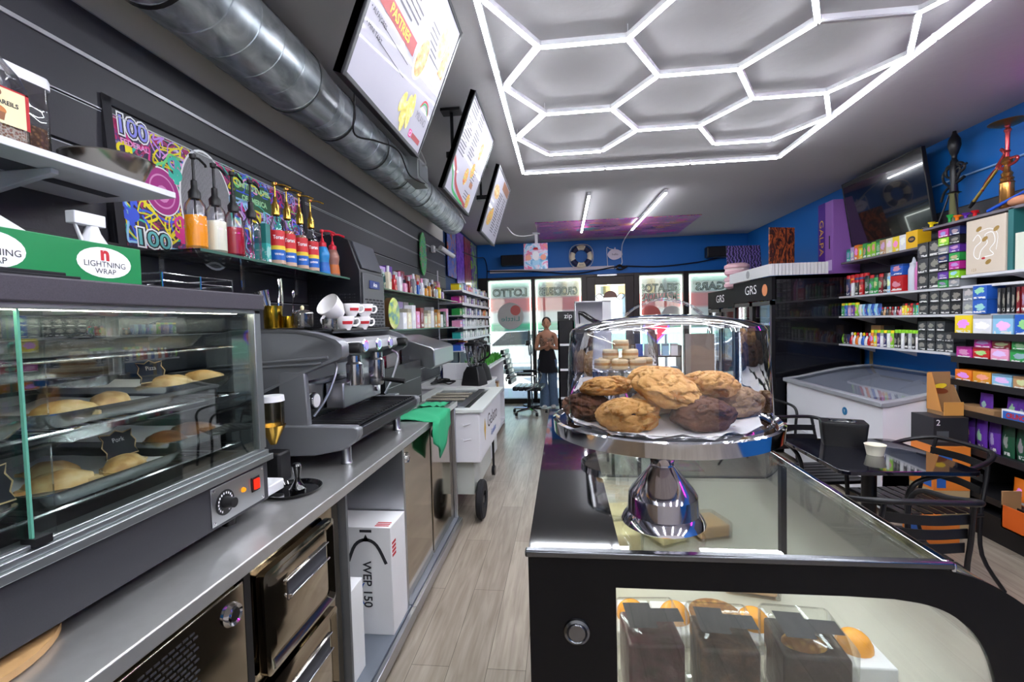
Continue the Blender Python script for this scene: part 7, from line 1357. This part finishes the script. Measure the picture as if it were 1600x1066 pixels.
# flower counter
fc = thing('plant_counter', 'white open-sided counter topped with green artificial grass along the left wall', 'counter', (-1.2, 6.9, 0))
MB().box(-1.28, -.95, 5.78, 5.80, .0, 1.02).box(-1.28, -.95, 7.2, 7.22, 0, 1.02).box(-1.28, -1.26, 5.78, 7.22, 0, 1.02).box(-1.28, -.95, 5.8, 7.2, .55, .57).box(-1.28, -.95, 5.8, 7.2, .05, .08).box(-1.3, -.93, 5.76, 7.24, 1.02, 1.05).build('body', icw, fc, world=True)
mb = MB(); random.seed(2)
for i in range(1500):
    x, y = random.uniform(-1.26, -.98), random.uniform(5.8, 7.2); h = random.uniform(.05, .11); a = random.uniform(0, 6.28); dx, dy = cos(a)*.012, sin(a)*.012
    mb.add([(x-dx, y-dy, 1.05), (x+dx, y+dy, 1.05), (x+random.uniform(-.03, .03), y+random.uniform(-.03, .03), 1.05+h)], [(0, 1, 2)])
tag(mb.build('artificial_grass', M('leaf_green', '4a9a3a', .7, var=.4, bscale=30), angle=0), 'tuft strip of bright green artificial grass on the white counter', 'grass', kind='stuff')
for i, (y, c_) in enumerate(((5.95, 'blue'), (6.15, 'pink'), (6.35, 'dark red'), (6.6, 'white'), (6.9, 'tan'))): place(PB, -1.06, y, .571, '%s item box in the open side of the plant counter, %s from the camera' % (c_, ORD[i]), 'box', 'boxes inside the plant counter', c_, None, (2, 2.4, 1.2), 'item_box')
# ================================================================ office chair, fan, person
oc = thing('office_chair', 'black office swivel chair with chrome arms by the street window', 'office chair', (-.62, 8.0, 0), -.1)
lea = M('leather_black', '17191f', .35, coat=.3)
for k in range(5):
    a = 2*pi*k/5+.3; MB().loft([(0, 0, .09), (.3*cos(a), .3*sin(a), .07)], [.026, .016], 8).build('base_leg', chrome, oc); MB().lathe([(0, 0), (.028, 0), (.028, .04), (0, .04)], (.3*cos(a)-.02, .3*sin(a), .03), 14, 0, 'x').build('caster', black_pl, oc)
MB().cyl((0, 0, .08), (0, 0, .42), .028, n=14).cyl((0, 0, .1), (0, 0, .26), .035, n=14).build('gas_lift', blackm, oc)
# faces local +x
mb = MB()
for k in range(5): mb.box(-.24+k*.1, -.24+k*.1+.096, -.26, .26, .43, .50)
mb.build('seat', lea, oc, bevel=.02, seg=3)
mb = MB()
for k in range(7): z = .54+k*.085; mb.add([(x+(-.02*k if 1 else 0), y, zz) for zz in (z, z+.08) for y in (-.23, .23) for x in (-.32, -.26)], [(0, 2, 3, 1), (4, 5, 7, 6), (0, 1, 5, 4), (2, 6, 7, 3), (0, 4, 6, 2), (1, 3, 7, 5)])
mb.build('backrest', lea, oc, bevel=.015, seg=3)
for s in (1, -1): MB().tube([(-.33, s*.27, .6), (-.3, s*.29, .68), (.1, s*.29, .7), (.18, s*.29, .66), (.12, s*.28, .5), (.0, s*.25, .44)], .013, 8, smooth=4).build('arm', chrome, oc); MB().box(-.15, .1, s*.29-.025, s*.29+.025, .71, .735).build('arm_pad', black_pl, oc, bevel=.008)
fs = thing('floor_fan', 'round black-rimmed stand fan seen edge-on between the window and the office chair', 'fan', (-.62, 8.75, 0))
MB().lathe([(0, 0), (.18, 0), (.17, .03), (0, .04)], (0, 0, 0), 28).build('base', black_pl, fs); MB().cyl((0, 0, .03), (0, 0, 1.1), .015, n=10).build('pole', greym, fs)
mb = MB()
for x in (-.03, .03): mb.tube([(x, .24*cos(a), 1.2+.24*sin(a)) for a in [2*pi*i/24 for i in range(24)]], .006, 6, closed=True)
for k in range(24): a = 2*pi*k/24; mb.tube([(-.03, .24*cos(a), 1.2+.24*sin(a)), (-.045, .05*cos(a), 1.2+.05*sin(a))], .002, 4).tube([(.03, .24*cos(a), 1.2+.24*sin(a)), (.045, .05*cos(a), 1.2+.05*sin(a))], .002, 4)
mb.build('cage', black_pl, fs)
mb = MB()
for k in range(3):
    a = 2*pi*k/3; mb.add([(0, .03*cos(a), 1.2+.03*sin(a)), (.02, .2*cos(a-.3), 1.2+.2*sin(a-.3)), (-.02, .2*cos(a+.3), 1.2+.2*sin(a+.3)), (-.01, .06*cos(a+.5), 1.2+.06*sin(a+.5))], [(0, 1, 2, 3)])
mb.build('blade', greym, fs); MB().cyl((-.1, 0, 1.2), (-.03, 0, 1.2), .05, n=16).build('motor', black_pl, fs)
fs.rotation_euler = (0, 0, .15)
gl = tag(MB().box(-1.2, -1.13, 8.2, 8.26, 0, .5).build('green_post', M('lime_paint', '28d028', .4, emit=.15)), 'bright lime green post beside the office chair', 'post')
# person standing with arms crossed, facing the camera
pe = thing('person', 'person in patterned strapless top, black apron and wide jeans standing with arms crossed', 'person', (-.31, 8.56, 0), 0)
pe['category'] = 'person'
skin = M('skin', 'b88468', .6)
def skinmesh(name, verts, edges, radii, m, parent, sub=2):
    me = bpy.data.meshes.new(name); me.from_pydata(verts, edges, []); me.materials.append(m); o = bpy.data.objects.new(name, me); S.collection.objects.link(o); o.parent = parent
    sk = o.modifiers.new('skin', 'SKIN'); sk.use_smooth_shade = True
    lay = me.skin_vertices[0] if me.skin_vertices else None
    if lay is None:
        bm = __import__('bmesh').new(); bm.from_mesh(me); bm.verts.layers.skin.verify(); bm.to_mesh(me); bm.free(); lay = me.skin_vertices[0]
    for i, r in enumerate(radii): lay.data[i].radius = r if isinstance(r, tuple) else (r, r); lay.data[i].use_root = (i == 0)
    su = o.modifiers.new('sub', 'SUBSURF'); su.levels = su.render_levels = sub; return o
V_ = []; E_ = []; Rd = []
def node(p_, r, frm=None): V_.append(p_); Rd.append(r); (E_.append((frm, len(V_)-1)) if frm is not None else None); return len(V_)-1
pv = node((0, 0, .92), (.135, .10)); wa = node((.005, 0, 1.06), (.11, .08), pv); chs = node((.0, 0, 1.22), (.13, .095), wa); sh_ = node((0, .01, 1.36), (.11, .075), chs); nk = node((0, .0, 1.44), .045, sh_); hd0 = node((0, -.01, 1.49), .05, nk)
for s in (1, -1):
    h = node((s*.08, 0, .86), (.085, .085), pv); k_ = node((s*.09, -.02, .5), .055, h); an = node((s*.10 if s > 0 else -.06, -.0 if s > 0 else -.06, .09), .038, k_); node((s*.10 if s > 0 else -.06, -.12 if s > 0 else -.18, .035), (.035, .028), an)
sR = node((-.15, 0, 1.35), .05, sh_); eR = node((-.20, -.03, 1.08), .04, sR); wR = node((-.03, -.17, 1.13), .028, eR); pR = node((.03, -.18, 1.17), (.024, .03), wR)
sL = node((.15, 0, 1.35), .05, sh_); eL = node((.20, -.03, 1.08), .04, sL); wL = node((.04, -.15, 1.16), .028, eL); pL = node((-.0, -.155, 1.22), (.024, .03), wL); 
bod = skinmesh('body', V_, E_, Rd, skin, pe)
for (bx_, by_, bz_), dx_, dz_ in (((.04, -.185, 1.175), .6, .8), ((-.005, -.16, 1.235), -.35, .9)):
    for k in range(4):
        o_ = (k-1.5)*.014; L_ = (.055, .065, .062, .05)[k]
        MB().loft([(bx_+o_*dz_, by_, bz_-o_*dx_), (bx_+o_*dz_+dx_*L_*.55, by_-.008, bz_-o_*dx_+dz_*L_*.55), (bx_+o_*dz_+dx_*L_, by_+.006, bz_-o_*dx_+dz_*L_)], [.008, .0075, .006], 8).build('finger', skin, bod)
    MB().loft([(bx_-.03*dz_, by_, bz_+.0), (bx_-.045*dz_+dx_*.02, by_-.008, bz_+dz_*.03)], [.009, .007], 8).build('thumb', skin, bod)
def headfn(x, y, z):
    k = 1
    if z < -.2: k *= 1-.28*(-z-.2)
    if y < -.75 and abs(x) < .2 and -.25 < z < .15: k *= 1.11-.3*abs(z+.12)
    if y < -.6 and .0 < z < .25 and .2 < abs(x) < .6: k *= .955
    return k
hd = MB().ell((0, -.015, 1.555), .072, .088, .112, 32, 24, 0, headfn)
for s in (1, -1): hd.ell((s*.074, .0, 1.55), .012, .02, .03, 10, 8)
hdo = hd.build('head', skin, pe, angle=0)
for s in (1, -1): MB().ell((s*.027, -.094, 1.565), .012, .006, .006, 12, 8).build('eye', M('eye_dark', '201814', .3), hdo); MB().ell((s*.027, -.096, 1.585), .018, .005, .003, 10, 6).build('eyebrow', M('hair', '2a1c18', .7), hdo)
MB().ell((0, -.098, 1.505), .022, .006, .006, 14, 8).build('mouth', M('lips', '9a5048', .5), hdo)
MB().ell((0, .012, 1.595), .082, .092, .088, 28, 18, 0, None, -.45).ell((0, .075, 1.60), .04, .035, .04, 16, 10).build('hair', MAT['hair'], pe, angle=0)
tp = MB(); R4 = []
for z, rx, ry in ((1.085, .125, .092), (1.14, .128, .098), (1.2, .142, .112), (1.27, .142, .112), (1.30, .135, .104)): R4.append([(rx*cos(a), ry*sin(a)-.002, z) for a in [2*pi*i/28 for i in range(28)]])
tp.add([v for r in R4 for v in r], [(i*28+j, i*28+(j+1) % 28, (i+1)*28+(j+1) % 28, (i+1)*28+j) for i in range(4) for j in range(28)]).build('top', ramp_mat('top_print', 'noise', 40, [(.4, '7a5a48'), (.5, 'b89880'), (.6, '5a4038')], .8), pe)
ap = MB(); R4 = []
for z, rx, ry in ((1.09, .125, .098), (1.0, .148, .118), (.9, .172, .135), (.78, .18, .14), (.66, .19, .15)): R4.append([(rx*cos(a), ry*sin(a), z) for a in [2*pi*i/32 for i in range(32)]])
ap.add([v for r in R4 for v in r], [(i*32+j, i*32+(j+1) % 32, (i+1)*32+(j+1) % 32, (i+1)*32+j) for i in range(4) for j in range(32)]).build('apron', M('apron_black', '15151a', .9, bump=.2, bscale=20), pe)
for s in (1, -1):
    R4 = []; fx_ = .10 if s > 0 else -.06; fy_ = 0 if s > 0 else -.06
    for z, cx_, cy_, r in ((.9, s*.08, 0, .1), (.7, s*.09, -.01, .092), (.5, s*.09, -.02, .085), (.3, fx_*.95, fy_*.5-.01, .085), (.1, fx_, fy_-.01, .09), (.04, fx_, fy_-.01, .095)): R4.append([(cx_+r*cos(a), cy_+r*sin(a), z) for a in [2*pi*i/24 for i in range(24)]])
    MB().add([v for r in R4 for v in r], [(i*24+j, i*24+(j+1) % 24, (i+1)*24+(j+1) % 24, (i+1)*24+j) for i in range(5) for j in range(24)]).build('jeans_leg', M('denim', '5c728e', .85, var=.2, bscale=30), pe)
    MB().ell((fx_, fy_-.1, .035), .048, .11, .042, 20, 12, 0, None, -.8).build('shoe', M('shoe_white', 'd4d4d0', .6), pe)
# ================================================================ things behind the cake dome
zc = thing('drinks_cooler', 'narrow black drinks cooler with a zip header beside the person', 'cooler', (.04, 6.6, 0))
MB().box(-.08, .15, 6.5, 6.52, .1, 1.6).box(-.08, -.06, 6.5, 7.0, .1, 1.6).box(.13, .15, 6.5, 7.0, .1, 1.6).box(-.08, .15, 6.5, 7.0, .02, .1).build('cabinet', M('cooler_black', '14141a', .25), zc, world=True)
MB().box(-.08, .15, 6.48, 7.0, 1.6, 1.73).build('header', M('cooler_header', '101012', .4), zc, world=True); text('zip', .10, inkw, zc, 0, 0, 0, mat4=parent_world(zc).inverted() @ local4((1, 0, 0), (0, 0, 1), (0, -1, 0), (.07, 6.479, 1.665)))
for z in (.5, .9, 1.25): MB().box(-.055, .125, 6.494, 6.499, z, z+.03).build('shelf_edge', white_pl, zc, world=True)
wcab = thing('white_cabinet', 'white cabinet standing right of the narrow zip drinks cooler', 'cabinet', (.42, 6.7, 0))
MB().box(.165, .66, 6.5, 7.0, .02, 1.55).build('body', icw, wcab, world=True); MB().box(.18, .40, 6.49, 6.5, .1, 1.5).box(.42, .645, 6.49, 6.5, .1, 1.5).build_each('door', white_pl, wcab, world=True)
wb = thing('open_box', 'white open box holding a black shoe-shaped model on the white cabinet', 'box', (.42, 6.7, 1.551))
MB().box(.165, .66, 6.93, 6.95, 1.551, 1.86).box(.165, .18, 6.5, 6.95, 1.551, 1.86).box(.54, .66, 6.5, 6.52, 1.551, 1.86).box(.165, .66, 6.5, 6.95, 1.85, 1.865).build('panels', white_pl, wb, world=True)
sm = thing('shoe_model', 'dark glossy high-heeled shoe shaped ornament in the white open box', 'ornament', (.36, 6.6, 1.552)); MB().loft([(-.15, 0, .16), (-.08, 0, .14), (0, 0, .08), (.08, 0, .03), (.16, 0, .02)], [.02, .035, .04, .035, .012], 12).cyl((-.14, 0, .15), (-.13, 0, 0), .012, .006, 8).build('shoe', black_gl, sm)
st_ = thing('support_table', 'black narrow table with boxes beyond the display case', 'table', (.6, 5.0, 0))
def column(x, y, w, h, col, label, nm='tall_carton', cat='box'):
    o = tag(MB().box(x-w/2, x+w/2, y-w/2, y+w/2, 0, h).build(nm, M('col_'+col, col, .6, var=.15, bscale=6), bevel=.01), label, cat); return o
MB().box(.45, 1.0, 4.7, 5.3, .86, .9).build('tabletop', black_gl, st_, world=True)
for x in (.47, .97):
    for y in (4.72, 5.27): MB().box(x-.015, x+.015, y-.015, y+.015, 0, .86).build('leg', blackm, st_, world=True)
column(2.05, 7.3, .34, 1.35, '8a7668', 'tall brown carton column standing before the gelato window')
hs = thing('heart_sign', 'glowing red and violet heart sign on a stand seen through the dome', 'neon sign', (1.45, 7.5, 0))
MB().cyl((0, .02, 0), (0, .02, 1.25), .03, n=12).lathe([(0, 0), (.16, 0), (.16, .02), (0, .02)], (0, .02, 0), 24).build('stand', blackm, hs)
hpnts = [(.012*16*sin(t)**3*.9, .012*(13*cos(t)-5*cos(2*t)-2*cos(3*t)-cos(4*t))) for t in [2*pi*i/40 for i in range(40)]]
MB().prism(hpnts, -.01, .01, 'y').xf(Matrix.Translation((0, 0, 1.42))).build('heart', emis('heart_red', 'e0364a', 1.6), hs)
MB().tube([(x*1.08, -.015, 1.42+z*1.08) for x, z in hpnts], .012, 8, closed=True).build('heart_outline', emis('heart_violet', '5a3cff', 3.5), hs)
cs2 = thing('shelf_stand', 'low rack of blue and white packets seen through the dome', 'rack', (1.2, 6.2, 0))
for z in (.5, .8, 1.1): MB().box(.9, 1.5, 6.1, 6.35, z, z+.015).build('shelf', blackm, cs2, world=True)
for x in (.91, 1.49): MB().box(x-.01, x+.01, 6.1, 6.35, 0, 1.25).build('side', blackm, cs2, world=True)
for zi, z in enumerate((.515, .815, 1.115)):
    row(PB, (.97, 0), .0, -60, [], '', '', '', '', '') if 0 else None
    for k in range(5): c_ = ['light blue', 'white', 'blue', 'silver', 'navy blue'][(k+zi) % 5]; place(PB, .98+k*.11, 6.2, z, '%s packet, %s from the left on the %s tier of the low rack' % (c_, ORD[k], ['bottom', 'middle', 'top'][zi]), 'box', 'packets on the low rack', c_, None, (1.2, 1.4, 1.3), 'packet')
for p_ in protos:
    for c_ in list(p_.children): bpy.data.objects.remove(c_)
    bpy.data.objects.remove(p_)
